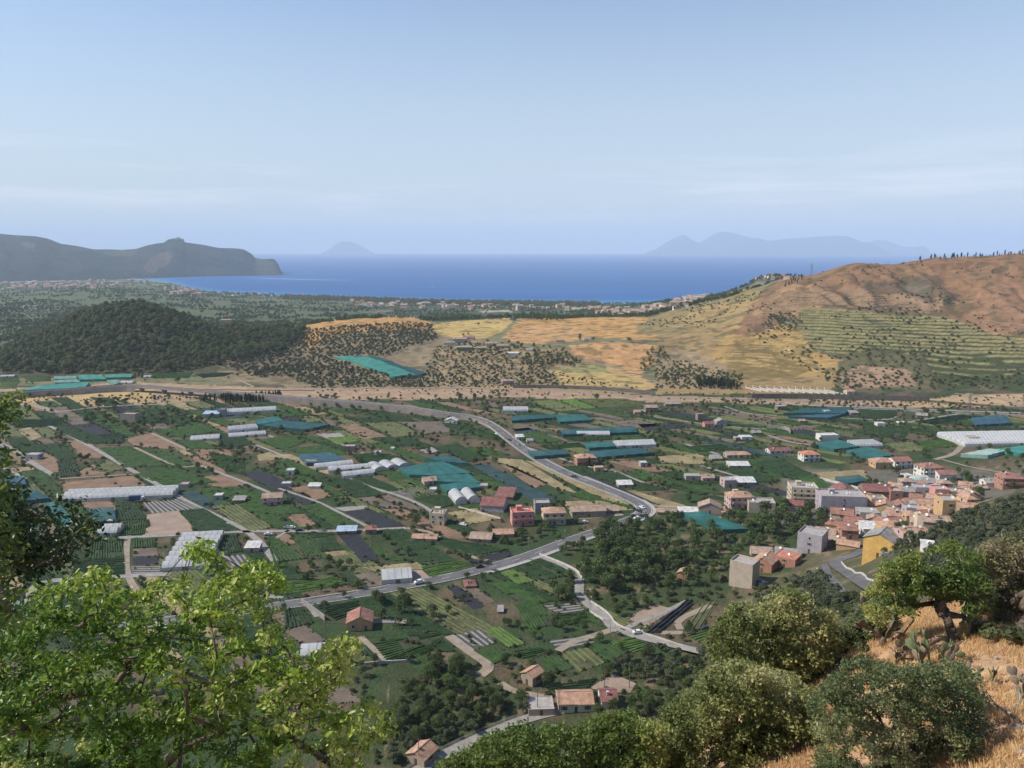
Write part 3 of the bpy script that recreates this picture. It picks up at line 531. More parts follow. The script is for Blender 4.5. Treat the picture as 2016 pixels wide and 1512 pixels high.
HAND = """
green 195,882 255,879 330,917 247,921|green 298,894 325,888 380,914 350,921|soil 245,864 297,853 368,886 268,880|soil 380,885 450,885 470,912 400,905|soil 132,868 175,865 205,903 160,900
soil 140,938 182,914 214,930 212,935|soil 122,950 262,936 290,957 125,972|olive 180,925 212,905 245,921 215,931|dark 112,848 150,842 240,874 170,874|green 410,889 478,904 485,938 425,916
green 262,934 345,922 430,950 328,958|soil 392,940 440,934 492,955 425,962|green 385,966 430,958 500,985 440,997|tan 32,846 60,841 88,858 60,868|olive 62,843 95,842 118,858 90,864
green 38,932 80,926 105,940 65,946|tan 20,922 62,918 70,924 35,930|dark 70,878 112,872 160,900 118,906|dark 112,908 145,903 160,935 118,940
strips 280,990 355,982 397,1001 297,1011|dark 225,992 263,986 290,1022 232,1026|green 232,1028 290,1024 285,1052 235,1056|pink 290,1013 350,1005 390,1048 280,1055|dark 356,1006 402,1002 475,1045 390,1050
olive 415,998 462,990 538,1038 490,1048|dark 421,1055 465,1053 478,1086 437,1092|strips 258,1115 314,1113 320,1129 262,1130|black 261,1099 312,1096 314,1110 262,1112|brown 262,1081 309,1079 311,1094 262,1096|green 262,1060 305,1059 308,1077 262,1079
strips 430,1097 483,1092 500,1112 445,1117|green 180,1066 240,1064 246,1098 175,1102|dark 150,1104 245,1100 246,1132 140,1137|tan 0,1135 50,1132 44,1158 0,1163|olive 190,1142 250,1142 262,1170 190,1175
soil 562,958 622,955 657,976 620,985|black 560,973 598,969 625,990 596,995|green 586,998 630,992 716,1038 664,1040|green 520,1002 565,991 592,1008 545,1016|soil 562,1016 598,1011 622,1032 592,1040
grey 656,1000 720,995 728,1001 678,1007|black 678,1009 728,1003 800,1036 745,1039|green 522,1060 540,1056 603,1100 538,1108|soil 541,1053 570,1052 582,1070 556,1078|green 580,1061 603,1057 646,1100 606,1101|green 606,1052 655,1048 660,1056 616,1060
dark 616,1064 657,1058 678,1082 636,1086|tan 640,1087 678,1084 686,1092 648,1096|black 663,1051 704,1048 748,1101 714,1108|dark 746,1044 794,1042 901,1105 830,1114|bright 829,1116 903,1105 935,1114 852,1138|dark 846,1063 872,1060 1000,1083 916,1097|black 918,1099 1003,1086 1010,1094 932,1112
bright 556,1150 660,1136 686,1151 572,1170|dark 667,1129 690,1127 722,1150 692,1156|brown 694,1130 738,1127 764,1150 727,1156|pink 790,1125 830,1122 848,1138 806,1142|tan 715,1117 830,1106 842,1120 740,1126
dark 560,1206 595,1201 620,1226 562,1240|dark 622,1196 700,1184 716,1204 662,1222|black 880,1157 901,1153 955,1194 931,1200|brown 905,1160 935,1155 975,1185 955,1190|dark 1012,1117 1050,1112 1104,1136 1052,1145|bright 985,1128 1010,1121 1050,1146 1020,1152|green 960,1150 1005,1146 1080,1185 1040,1195
green 1012,1190 1062,1187 1100,1228 1042,1240|strips 1070,1192 1135,1186 1152,1202 1098,1210|green 1100,1212 1150,1205 1160,1225 1120,1232|cloche 1347,1185 1376,1182 1302,1246 1270,1246|pink 1232,1216 1290,1190 1328,1200 1270,1236|olive 1382,1190 1415,1181 1380,1240 1346,1238
strips 1080,1261 1150,1253 1172,1266 1102,1280|bright 1200,1264 1248,1256 1284,1275 1238,1291|green 1160,1274 1198,1266 1234,1292 1196,1304|olive 1100,1287 1158,1275 1194,1304 1140,1324|green 1042,1300 1098,1288 1138,1326 1120,1334|pink 1160,1356 1206,1326 1252,1346 1240,1366|dark 1068,1352 1176,1337 1150,1362 1098,1366
bright 1350,1251 1408,1236 1424,1252 1392,1271|green 730,1263 865,1246 872,1258 762,1302|green 765,1301 868,1262 850,1282 818,1296|strips 885,1253 946,1240 976,1265 926,1281|bright 956,1240 985,1234 1036,1268 1000,1276|green 1012,1230 1040,1228 1080,1262 1064,1264|green 932,1282 976,1276 1010,1288 972,1308|black 622,1266 690,1255 702,1274 640,1286
dark 702,1274 722,1271 738,1290 708,1292|green 1010,1282 1060,1275 1084,1286 1030,1298|soil 664,836 702,834 764,860 712,865|olive 716,832 780,831 830,855 776,862|brown 784,831 868,829 890,850 836,855|grey 631,854 668,852 680,860 640,862|bright 642,864 686,859 712,868 666,876
tan 505,896 530,890 570,902 510,908|netblue 925,916 962,915 1100,984 1052,989|soil 985,914 1010,918 1080,952 1050,962|tan 1030,905 1065,912 1255,998 1190,985|tan 960,900 1028,905 1140,972 1105,966|tan 1100,988 1180,985 1250,1004 1130,1010|olive 1040,790 1090,788 1150,806 1100,811|bright 1092,788 1130,786 1176,803 1152,806
olive 1132,785 1230,785 1290,800 1180,803|olive 1230,800 1330,800 1270,816 1180,812|brown 1190,830 1260,826 1300,838 1240,845|black 1255,835 1350,833 1368,842 1272,848|tan 1290,899 1385,892 1390,914 1300,912|green 1226,931 1264,924 1300,944 1266,948|dark 1170,938 1215,930 1260,950 1215,952|black 1136,934 1166,937 1300,995 1275,990
brown 1010,838 1050,834 1066,844 1012,850|green 1020,858 1050,850 1110,868 1060,874|green 1110,860 1200,858 1205,866 1120,870|tan 1600,930 1700,925 1712,943 1622,946|green 1560,940 1600,935 1660,968 1620,970|bright 1800,870 1880,864 1882,880 1822,884|olive 1735,872 1795,870 1830,888 1770,890|green 1690,806 1770,806 1760,824 1690,822
dark 1800,830 1890,818 1940,820 1840,836|brown 1560,838 1620,836 1600,848 1560,846|green 1345,880 1420,875 1440,885 1380,892|dark 1400,915 1448,912 1530,948 1490,950|dark 1480,915 1540,905 1600,935 1560,945|black 1420,930 1465,945 1530,965 1480,968|olive 1640,845 1690,850 1680,862 1650,860
green 0,742 34,740 40,752 0,754|bright 0,754 38,752 30,764 0,766|green 300,735 380,733 372,744 300,745|dark 384,737 460,734 440,741 400,744|green 40,740 100,740 100,750 60,752|dark 25,828 125,824 120,838 30,842|black 122,838 190,834 240,858 200,862|dark 170,858 240,852 246,872 175,873
green 300,848 400,835 420,850 360,862|dark 420,850 480,860 500,875 440,885|black 553,822 580,818 592,828 560,832|olive 590,822 620,820 640,830 600,832|green 504,815 560,812 600,818 540,824|green 504,868 560,858 600,870 560,885|green 560,884 640,876 690,895 610,900|green 690,895 760,892 800,905 720,912
dark 700,905 780,900 790,915 730,925|green 740,925 790,930 850,955 800,965|olive 760,950 800,945 880,975 830,985|strips 765,968 820,958 850,970 800,976|brown 780,978 850,970 870,975 800,985|dark 812,980 868,974 920,990 870,1000|tan 880,1010 935,1000 985,1022 925,1032|netblue 1010,845 1040,842 1060,850 1020,855
green 1060,878 1140,872 1155,880 1080,885|grey 826,886 850,880 866,890 838,892|dark 640,940 700,945 760,975 700,980|green 420,962 470,958 540,990 500,1000|dark 860,880 900,872 960,905 920,910|green 1700,835 1790,850 1780,862 1700,855"""
HF = []
for ln in HAND.strip().splitlines():
    for e in ln.split('|'):
        p = e.split(); HF.append((p[0], [at(*map(float, q.split(',')))[:2] for q in p[1:]]))
for t, q in HF: block(q)
for t, q in HF: field(q, t, z=.12)

def smooth_line(pts, step=4.0, its=2):
    P = [Vector(p) for p in pts]
    for _ in range(its):
        Q = [P[0]]
        for a, b in zip(P, P[1:]): Q += [a.lerp(b, .25), a.lerp(b, .75)]
        Q.append(P[-1]); P = Q
    out = [P[0]]
    for a, b in zip(P, P[1:]):
        n = max(1, int((b-a).length/step))
        for i in range(1, n+1): out.append(a.lerp(b, i/n))
    return out
def normals2(P):
    N = []
    for i in range(len(P)):
        a = P[max(0, i-1)]; b = P[min(len(P)-1, i+1)]; d = (b-a); d.z = 0; d.normalize(); N.append(Vector((-d.y, d.x, 0)))
    return N
def ribbon(mb, P, w0, w1, lift, mi=0, follow=True, zoff=None):
    N = normals2(P); vs = []; X = []; Y = []
    for p, n in zip(P, N):
        for w in (w0, w1): q = p+n*w; X.append(q.x); Y.append(q.y)
    Z = height(X, Y) if follow else None
    for i, p in enumerate(P):
        for k in (0, 1):
            j = 2*i+k; z = (max(Z[j], p.z) if follow else p.z) + lift; vs.append((X[j], Y[j], z))
    mb.add(vs, [(2*i, 2*i+2, 2*i+3, 2*i+1) if w1 > w0 else (2*i, 2*i+1, 2*i+3, 2*i+2) for i in range(len(P)-1)], mi); return [Vector(v) for v in vs]
asph = mat('asphalt', (.125, .12, .12), var=.26, scale=.15, scale2=1.6, bump=.2, bscale=8, rough=.9)
conc = mat('concrete', (.27, .25, .23), var=.2, scale=.3, dirt=.35, bump=.2, bscale=4)
dirtroad = mat('dirt_track', (.28, .225, .17), var=.2, scale=.25, bump=.4, bscale=3)
palewall = mat('pale_parapet', (.50, .47, .43), var=.15, scale=.4, dirt=.4)
whitepaint = mat('road_paint', (.72, .71, .68), var=.1, scale=1)
darkwall = mat('weathered_wall', (.17, .145, .12), var=.25, scale=.3, dirt=.4, bump=.3, bscale=2)
def wl(px, z=None):
    return [Vector(at(u, v) if z is None else atz(u, v, z)) for u, v in px]
ROADB = []
def road(px, w, m, name='road', lift=.20, marks=None, blockw=1.0, P=None):
    P = P or smooth_line(wl(px)); mb = MB(); ribbon(mb, P, -w/2, w/2, lift); o = mb.build(name, m); tag(o, kind='structure')
    N = normals2(P)
    for i in range(0, len(P)-1, 1):
        a, b = P[i], P[i+1]; n = N[i]*(w/2+blockw); block([(a+n)[:2], (b+n)[:2], (b-n)[:2], (a-n)[:2]]); ROADB.append(BLOCK[-1])
    return P
def walls(name, px, h, th, m, label, cat='wall', z0=-.3, off=0.0, P=None, group=None):
    P = P or smooth_line(wl(px), 6); N = normals2(P); mb = MB(); vs = []
    for p, n in zip(P, N):
        c = p+n*off; zb = hgt(c.x, c.y)+z0
        for s in (-1, 1): q = c+n*(s*th/2); vs += [(q.x, q.y, zb), (q.x, q.y, zb-z0+h)]
    fs = []
    for i in range(len(P)-1):
        a = 4*i; b = 4*(i+1); fs += [(a, b, b+1, a+1), (a+2, a+3, b+3, b+2), (a+1, b+1, b+3, a+3)]
    e = 4*(len(P)-1); fs += [(0, 1, 3, 2), (e, e+2, e+3, e+1)]
    mb.add(vs, fs); o = mb.build(name, m); tag(o, label, cat, group); return o
# main road, raised on a retaining wall at its far end
MAINZ = [(430,772,5.5),(520,778,5.5),(600,785,5.5),(700,792,5.2),(800,802,4.6),(870,813,3.6),(935,821,2.2),(972,838,1.0),(1008,868,.2),(1060,905,0),(1120,935,0),(1180,957,0),(1240,981,0),(1268,997,0),(1272,1010,0),(1245,1022,0),(1190,1042,0),(1120,1065,0),(1060,1088,0),(1000,1108,0),(940,1124,0),(880,1138,0),(800,1153,0),(700,1171,0),(600,1186,0),(500,1200,0),(380,1216,0),(200,1240,0)]
MP = smooth_line([Vector(atz(u, v, z)) for u, v, z in MAINZ], 4, 2)
road(None, 8.2, asph, P=MP, lift=.25)
mb = MB()
for s in (-1, 1): ribbon(mb, MP, s*3.75-.09, s*3.75+.09, .258)
for i in range(0, len(MP)-3, 3): ribbon(mb, MP[i:i+2], -.07, .07, .258)
tag(mb.build('road_markings', whitepaint), kind='structure')
jj = min(range(len(MP)), key=lambda i: (MP[i]-Vector(atz(1245, 1022, 0))).length)
kk = min(range(len(MP)), key=lambda i: (MP[i]-Vector(atz(940, 1124, 0))).length)
pv = mat('pale_pavement', (.36, .345, .33), var=.15, scale=.5)
mb = MB(); ribbon(mb, MP[jj-10:kk], 4.3, 6.2, .36); 
N = normals2(MP)
for i in range(jj-10, kk-1):
    a = MP[i]+N[i]*4.3; b = MP[i+1]+N[i+1]*4.3; mb.add([(a.x, a.y, .2), (b.x, b.y, .2), (b.x, b.y, .36), (a.x, a.y, .36)], [(3, 2, 1, 0), (0, 1, 2, 3)])
    a = MP[i]+N[i]*6.2; b = MP[i+1]+N[i+1]*6.2; mb.add([(a.x, a.y, -.2), (b.x, b.y, -.2), (b.x, b.y, .36), (a.x, a.y, .36)], [(0, 1, 2, 3)])
tag(mb.build('pavement', pv), kind='structure')
mb = MB(); e1 = min(range(len(MP)), key=lambda i: (MP[i]-Vector(atz(972, 838, 1))).length)
for s in (-1, 1): ribbon(mb, MP[e1:jj], s*4.9-.5, s*4.9+.5, .24)
tag(mb.build('pavement', pv), kind='structure')
# side walls of the raised stretch
mb = MB()
Z0 = [hgt(p.x, p.y) for p in MP]
for s in (-1, 1):
    for i in range(0, len(MP)-1):
        if MP[i].z-Z0[i] < .35: continue
        a = MP[i]+N[i]*4.4*s; b = MP[i+1]+N[i+1]*4.4*s
        mb.add([(a.x, a.y, -.3), (b.x, b.y, -.3), (b.x, b.y, b.z+.9), (a.x, a.y, a.z+.9)], [(0, 1, 2, 3)])
        a2 = a-N[i]*.35*s; b2 = b-N[i+1]*.35*s
        mb.add([(a2.x, a2.y, a.z-.1), (b2.x, b2.y, b.z-.1), (b2.x, b2.y, b.z+.9), (a2.x, a2.y, a.z+.9), (a.x, a.y, a.z+.9), (b.x, b.y, b.z+.9)], [(0, 1, 2, 3), (3, 2, 5, 4)])
o = mb.build('retaining_wall', mat('rendered_wall', (.27, .23, .20), var=.18, scale=.2, dirt=.4)); tag(o, 'long beige retaining wall with a parapet carrying the raised stretch of main road', 'retaining wall')
# highway over the river bed on the left
VZ = [(-260,782,5),(-60,778,5),(30,773,5),(150,766,5.5),(200,761,6),(262,759,6.5),(330,764,6.5),(430,772,5.5)]
VP = smooth_line([Vector(atz(u, v, z)) for u, v, z in VZ], 5, 2)
vd = empty('viaduct', VP[0], 0, 'low concrete viaduct on piers crossing the dry river bed', 'viaduct')
def rel(mb, o): mb.v = [(x-o.location.x, y-o.location.y, z-o.location.z) for x, y, z in mb.v]; return mb
mb = MB(); ribbon(mb, VP, -4.5, 4.5, .0, follow=False); NV = normals2(VP)
for s in (-1, 1):
    for i in range(len(VP)-1):
        a = VP[i]+NV[i]*4.5*s; b = VP[i+1]+NV[i+1]*4.5*s
        solid = (proj(a.x, a.y, a.z)[0] < 250)
        mb.add([(a.x, a.y, a.z-1.2 if not solid else -.5), (b.x, b.y, b.z-1.2 if not solid else -.5), (b.x, b.y, b.z+.8), (a.x, a.y, a.z+.8)], [(0, 1, 2, 3)])
ribbon(mb, VP, 4.5, -4.5, -1.2, follow=False)
rel(mb, vd).build('deck', mat('viaduct_concrete', (.30, .265, .24), var=.15, scale=.2, dirt=.4), vd)
mb = MB(); ribbon(mb, VP, -4.1, 4.1, .05, follow=False); rel(mb, vd).build('carriageway', asph, vd)
for i in range(len(VP)):
    u = proj(*VP[i])[0]
    if 265 < u < 430 and i % 5 == 0:
        p = VP[i]; mb = MB(); mb.box(-.7, .7, -3.2, 3.2, -8, p.z-1.2-.002, 0); mb.box(-1, 1, -4, 4, p.z-1.9, p.z-1.203, 0); o = mb.build('pier', conc, vd); o.location = Vector((p.x, p.y, 0))-vd.location; o.rotation_euler.z = math.atan2(NV[i].y, NV[i].x)-math.pi/2
# side roads and tracks: (points, width, material)
TR = [("95,838 160,868 240,915",3.4,'c'),("250,921 322,960 370,990 440,1022 504,1056 541,1105",3.6,'c'),("0,873 30,888 50,903 112,941",4.2,'c'),("5,920 50,943",3,'c'),("115,943 190,938 262,934",2.2,'d'),("265,881 350,921 395,917",2.4,'d'),
("297,852 370,886",3,'d'),("395,917 504,958 546,978",2.6,'c'),("549,962 624,987 664,1007 724,1037",2.2,'c'),("504,876 569,902",2.2,'c'),("524,855 556,870",2.4,'c'),("624,854 679,878",2.2,'d'),("711,891 734,902",2.2,'c'),("681,940 729,960 791,977 846,1002 870,1030",2.8,'c'),
("654,797 720,802 816,811",2.6,'c'),("1348,874 1415,895",3.6,'c'),("1380,917 1470,944",2.4,'c'),("1203,925 1268,951",2.4,'c'),("1512,857 1556,872 1600,876",3,'c'),("1642,822 1700,826 1752,827 1764,820",2.4,'c'),("1787,832 1830,824 1887,815",3,'c'),
("-60,1330 10,1250 27,1222 60,1172 74,1146 137,1141 225,1135 335,1131",4.2,'c'),("252,1055 248,1090 250,1135 275,1170",3.0,'d'),("232,1059 310,1056 400,1050 500,1046 620,1046 660,1046 720,1044 799,1040",3.6,'c'),("400,1052 440,1100",3,'c'),
("1060,1094 1100,1108 1134,1126 1143,1142 1138,1166 1158,1192 1192,1215 1206,1240 1290,1262 1400,1288",4.2,'c'),("1206,1240 1170,1252 1130,1262 1098,1282",3.4,'d'),("709,1254 764,1304",2.6,'d'),("884,1252 920,1280 969,1312 945,1330",4.2,'d'),("985,1345 1010,1362 1070,1372",3,'d'),
("760,1560 830,1512 900,1472 1000,1428 1060,1408 1110,1398",4.5,'c'),("1225,1012 1170,1018 1130,1020",5,'d'),("1270,1000 1340,1010 1420,1020",2.8,'c'),("1285,998 1200,958 1150,938",2.6,'c'),
("1340,1240 1330,1222 1400,1192",3,'d'),("1300,1246 1345,1246",3,'d'),("700,1230 760,1222 800,1225",3,'c'),("504,1170 556,1178",3,'c'),("800,1040 840,1046 850,1050 920,1095 960,1104",2.6,'d'),("575,1040 540,1062",2,'c'),
("1225,1240 1320,1200 1352,1184",2.5,'c'),("1040,882 1058,888 1150,918 1195,926",2.6,'c'),("1240,812 1330,828 1450,842 1512,845",2.6,'d'),("1425,800 1470,815 1530,818",2.2,'c'),("1900,870 1880,895 1840,905",4,'d'),("1250,868 1310,874",2.4,'c'),
("1640,965 1700,968",1.5,'c'),("470,748 500,762",3,'d'),("1855,905 1930,925 2016,935",2.6,'d'),("600,1180 624,1215",2.2,'c')]
for s, w, k in TR:
    road([tuple(map(float, q.split(','))) for q in s.split()], w, {'c': conc, 'd': dirtroad}[k], name={'c': 'road', 'd': 'path'}[k], lift=.17 if k == 'd' else .19)
for px, w in (([(505,765),(640,766),(760,763),(1010,765),(1160,773),(1260,782),(1450,784),(1600,790)], 4.5), ([(862,752),(900,763),(1000,766)], 3.5), ([(1880,775),(1960,782),(2016,800),(2100,815)], 4), ([(0,800),(60,795),(110,812)], 7), ([(110,812),(200,800),(330,795)], 4)):
    road(px, w, dirtroad, 'path', .17)
RP = road([(1500,794),(1600,799),(1680,801),(1800,806),(1900,810),(2016,813),(2200,822)], 5, conc, 'road', .2)
# winding road on the slope in front of the village
HR = smooth_line([Vector(at(u, v)) for u, v in [(1700,1085),(1686,1094),(1655,1104),(1640,1109),(1650,1120),(1668,1132),(1695,1150),(1730,1172)]], 3)
road(None, 4.8, asph, P=HR, lift=.3); mb = MB(); ribbon(mb, HR, -2.2, -2.05, .305); ribbon(mb, HR, 2.05, 2.2, .305); tag(mb.build('road_markings', whitepaint), kind='structure')
walls('parapet_wall', None, .8, .3, palewall, 'pale stone parapet along the bend of the slope road below the village', 'parapet', P=HR[len(HR)//4:], off=2.7)
R2 = smooth_line([Vector(at(u, v)) for u, v in [(1622,1112),(1632,1135),(1650,1160),(1672,1178)]], 3); road(None, 3.0, asph, P=R2, lift=.3)
# railway walls, embankment walls
WL = [([(1010,764),(1100,764),(1200,769),(1290,777)],3.6,darkwall,'dark brown embankment wall beside the tan track at the foot of the golden hill'),
 ([(1480,785),(1560,784),(1640,786),(1720,788),(1830,790)],5.0,darkwall,'long grey retaining wall below the concrete frames at the foot of the terraced hill'),
 ([(1830,792),(1940,800),(2060,812)],2.2,darkwall,'low dark wall on the far side of the right-hand concrete road'),
 ([(1680,805),(1800,810),(1900,815),(2040,820)],1.1,palewall,'pale parapet along the near edge of the right-hand concrete road'),
 ([(700,800),(860,818)],.9,palewall,'thin pale wall running below the raised stretch of main road'),
 ([(1300,999),(1400,1005)],.8,palewall,'short pale wall right of the road junction'),
 ([(1615,944),(1660,955),(1710,969)],1.6,palewall,'white wall slanting across the green plot behind the village apartments'),
 ([(710,1310),(760,1306),(815,1303)],1.1,palewall,'white wall on the near side of the square green field'),
 ([(1062,1092),(1134,1121),(1146,1140)],.9,palewall,'white parapet along the lane that leaves the main road'),
 ([(1163,1186),(1200,1210),(1214,1236),(1300,1258),(1410,1286)],1.0,palewall,'white parapet on the outer side of the lane bend'),
 ([(1155,1202),(1188,1222)],.9,palewall,'short white parapet on the inner side of the lane bend'),
 ([(250,765),(620,770)],.8,darkwall,'low dark kerb wall beyond the river bed'),
 ([(594,1188),(640,1222)],2.4,conc,'long grey concrete wall slanting down from the main road beside the dark field'),
 ([(610,1180),(700,1166)],.5,darkwall,'low dark kerb wall under the main road'),
 ([(1440,836),(1512,838)],1.2,conc,'grey concrete wall in the far plots before the river'),
 ([(1512,843),(1552,846),(1556,856)],3.0,conc,'grey concrete enclosure wall of the roofless pen'),
 ([(903,1000),(985,1022)],1.0,palewall,'pale boundary wall beside the dry yellow plot left of the pink house')]
for px, h, m, lb in WL: walls('boundary_wall', px, h, .35, m, lb)

# railings with posts on the lower road
def railing(px, label, off=2.4):
    P = smooth_line(wl(px), 2.5); N_ = normals2(P); o = P[0].copy(); r = empty('road_railing', o, 0, label, 'railing')
    mb = MB(); mb2 = MB()
    for i, p in enumerate(P):
        q = p+N_[i]*off; z = hgt(q.x, q.y); q.z = z
        mb.bar(q-o-Vector((0, 0, .2)), q-o+Vector((0, 0, 1.0)), .14)
        if i:
            for hh in (.5, .95): mb2.bar(pq-o+Vector((0, 0, hh)), q-o+Vector((0, 0, hh)), .10)
        pq = q.copy()
    tag(mb.build('posts', conc, r), kind='stuff'); mb2.build('rails', conc, r)
railing([(800,1530),(830,1512),(900,1472),(1000,1428),(1060,1408)], 'pale concrete railing with posts along the lower road near the stone house', 2.5)
railing([(900,1134),(940,1124),(1000,1108)], 'pale railing on the outer edge of the main road left of the lane', 4.4)

# ---------------------------------------------------------------- parcels of the rest of the plain, laid out in the plain's own directions
def parcels():
    e1 = Vector((math.cos(rad(-48)), math.sin(rad(-48)))); e2 = Vector((math.cos(rad(5)), math.sin(rad(5)))); R = random.Random(11)
    types = ['green']*9+['dark']*12+['olive']*7+['brown']*4+['soil']*2+['tan']*1+['black']*2+['netblue']*1
    o0 = Vector((-560, 800))
    b = -900.0
    while b < 1500:
        w = R.uniform(8, 21); a = R.uniform(-60, 0)
        while a < 900:
            ln = R.uniform(28, 78); t = R.choice(types); g = .6; t = 'dark' if (t in ('black', 'netblue', 'soil') and o0.y+a*-.743 < 380) else t
            q = [o0+e2*(b+g)+e1*(a+g), o0+e2*(b+w-g)+e1*(a+g), o0+e2*(b+w-g)+e1*(a+ln-g), o0+e2*(b+g)+e1*(a+ln-g)]
            a += ln + (R.uniform(1, 4) if R.random() < .5 else 0)
            if R.random() < .10: continue
            pts = [(p.x, p.y) for p in q]; c = (sum(p[0] for p in pts)/4, sum(p[1] for p in pts)/4)
            if not all(225 < p[1] < 800 for p in pts): continue
            if max(abs(c[0])/c[1], 0) > .80: continue
            u, v = proj(c[0], c[1], 0)
            if max(hgt(*p) for p in pts) > .9: continue
            if any(inpoly([u], [v], P)[0] for P in NOPARCEL): continue
            ins = blocked(np.array([c[0]]+[lerp2(c, p, .6)[0] for p in pts]), np.array([c[1]]+[lerp2(c, p, .6)[1] for p in pts]))
            if ins.sum() >= 3: continue
            field(pts, t, z=.05, hand=False); PARC.append(pts)
        b += w + (R.uniform(2, 6) if R.random() < .3 else R.uniform(0, 1.2))
PARC = []
NOPARCEL = [[(1540,960),(1600,925),(1760,900),(2016,930),(2016,1100),(1540,1100)], [(1060,1080),(1290,1010),(1480,1040),(1560,1060),(1540,1180),(1350,1190),(1200,1190),(1150,1160)], [(730,1310),(900,1320),(1000,1340),(1050,1400),(1000,1520),(700,1520),(600,1350)],
 [(940,990),(1230,990),(1270,1005),(1100,1080),(1000,1100),(930,1050)], [(1000,755),(2016,755),(2016,815),(1240,800),(1000,790)], [(1220,1300),(1400,1270),(1450,1420),(1100,1450)]]
parcels()
# ================================================================ BUILDINGS
WM = {}
def wallm(c, name=None):
    k = tuple(c)
    if k not in WM: WM[k] = mat('wall_%d' % len(WM), c, var=.12, scale=.35, dirt=.30, bump=.15, bscale=3, rough=.9)
    return WM[k]
COLS = {'cream': (.52,.44,.33), 'white': (.60,.575,.53), 'pink': (.55,.26,.23), 'grey': (.33,.31,.30), 'lilac': (.36,.33,.36), 'stone': (.33,.27,.21), 'yellow': (.62,.38,.12), 'terra': (.38,.19,.135), 'ochre': (.50,.33,.17), 'brown': (.24,.18,.14), 'peach': (.55,.37,.25), 'rose': (.48,.33,.31), 'beige': (.43,.36,.29)}
def roofm(c, name, wv=True): return mat(name, c, var=.32, scale=.5, scale2=3, dirt=.25, bump=.3, bscale=3, wave=(2.2, 'X', .16, .6) if wv else None, rough=.9)
ROOFS = {'red': roofm((.29,.145,.11), 'red_tiles'), 'orange': roofm((.40,.245,.17), 'orange_tiles'), 'old': roofm((.34,.245,.19), 'weathered_tiles'), 'maroon': roofm((.21,.095,.085), 'maroon_sheet'), 'grey': roofm((.27,.255,.24), 'grey_sheet'), 'white': roofm((.52,.51,.49), 'white_sheet'), 'blue': roofm((.33,.42,.52), 'blue_sheet'), 'slab': mat('roof_slab', (.36,.33,.31), var=.2, scale=.5, dirt=.35), 'bright': roofm((.46,.19,.13), 'bright_red_tiles')}
glass = mat('window_glass', (.03,.035,.045), var=0, rough=.15, spec=.6); shutterm = mat('window_shutter', (.13,.09,.06), var=.15, scale=2); frame_m = mat('window_frame', (.5,.48,.45), var=.1, scale=2); doorm = mat('door_wood', (.11,.07,.045), var=.2, scale=2); metal = mat('grey_metal', (.3,.3,.31), var=.1, scale=2, rough=.5, metal=.4); whitem = mat('white_enamel', (.75,.75,.74), var=.05, scale=2, rough=.4)
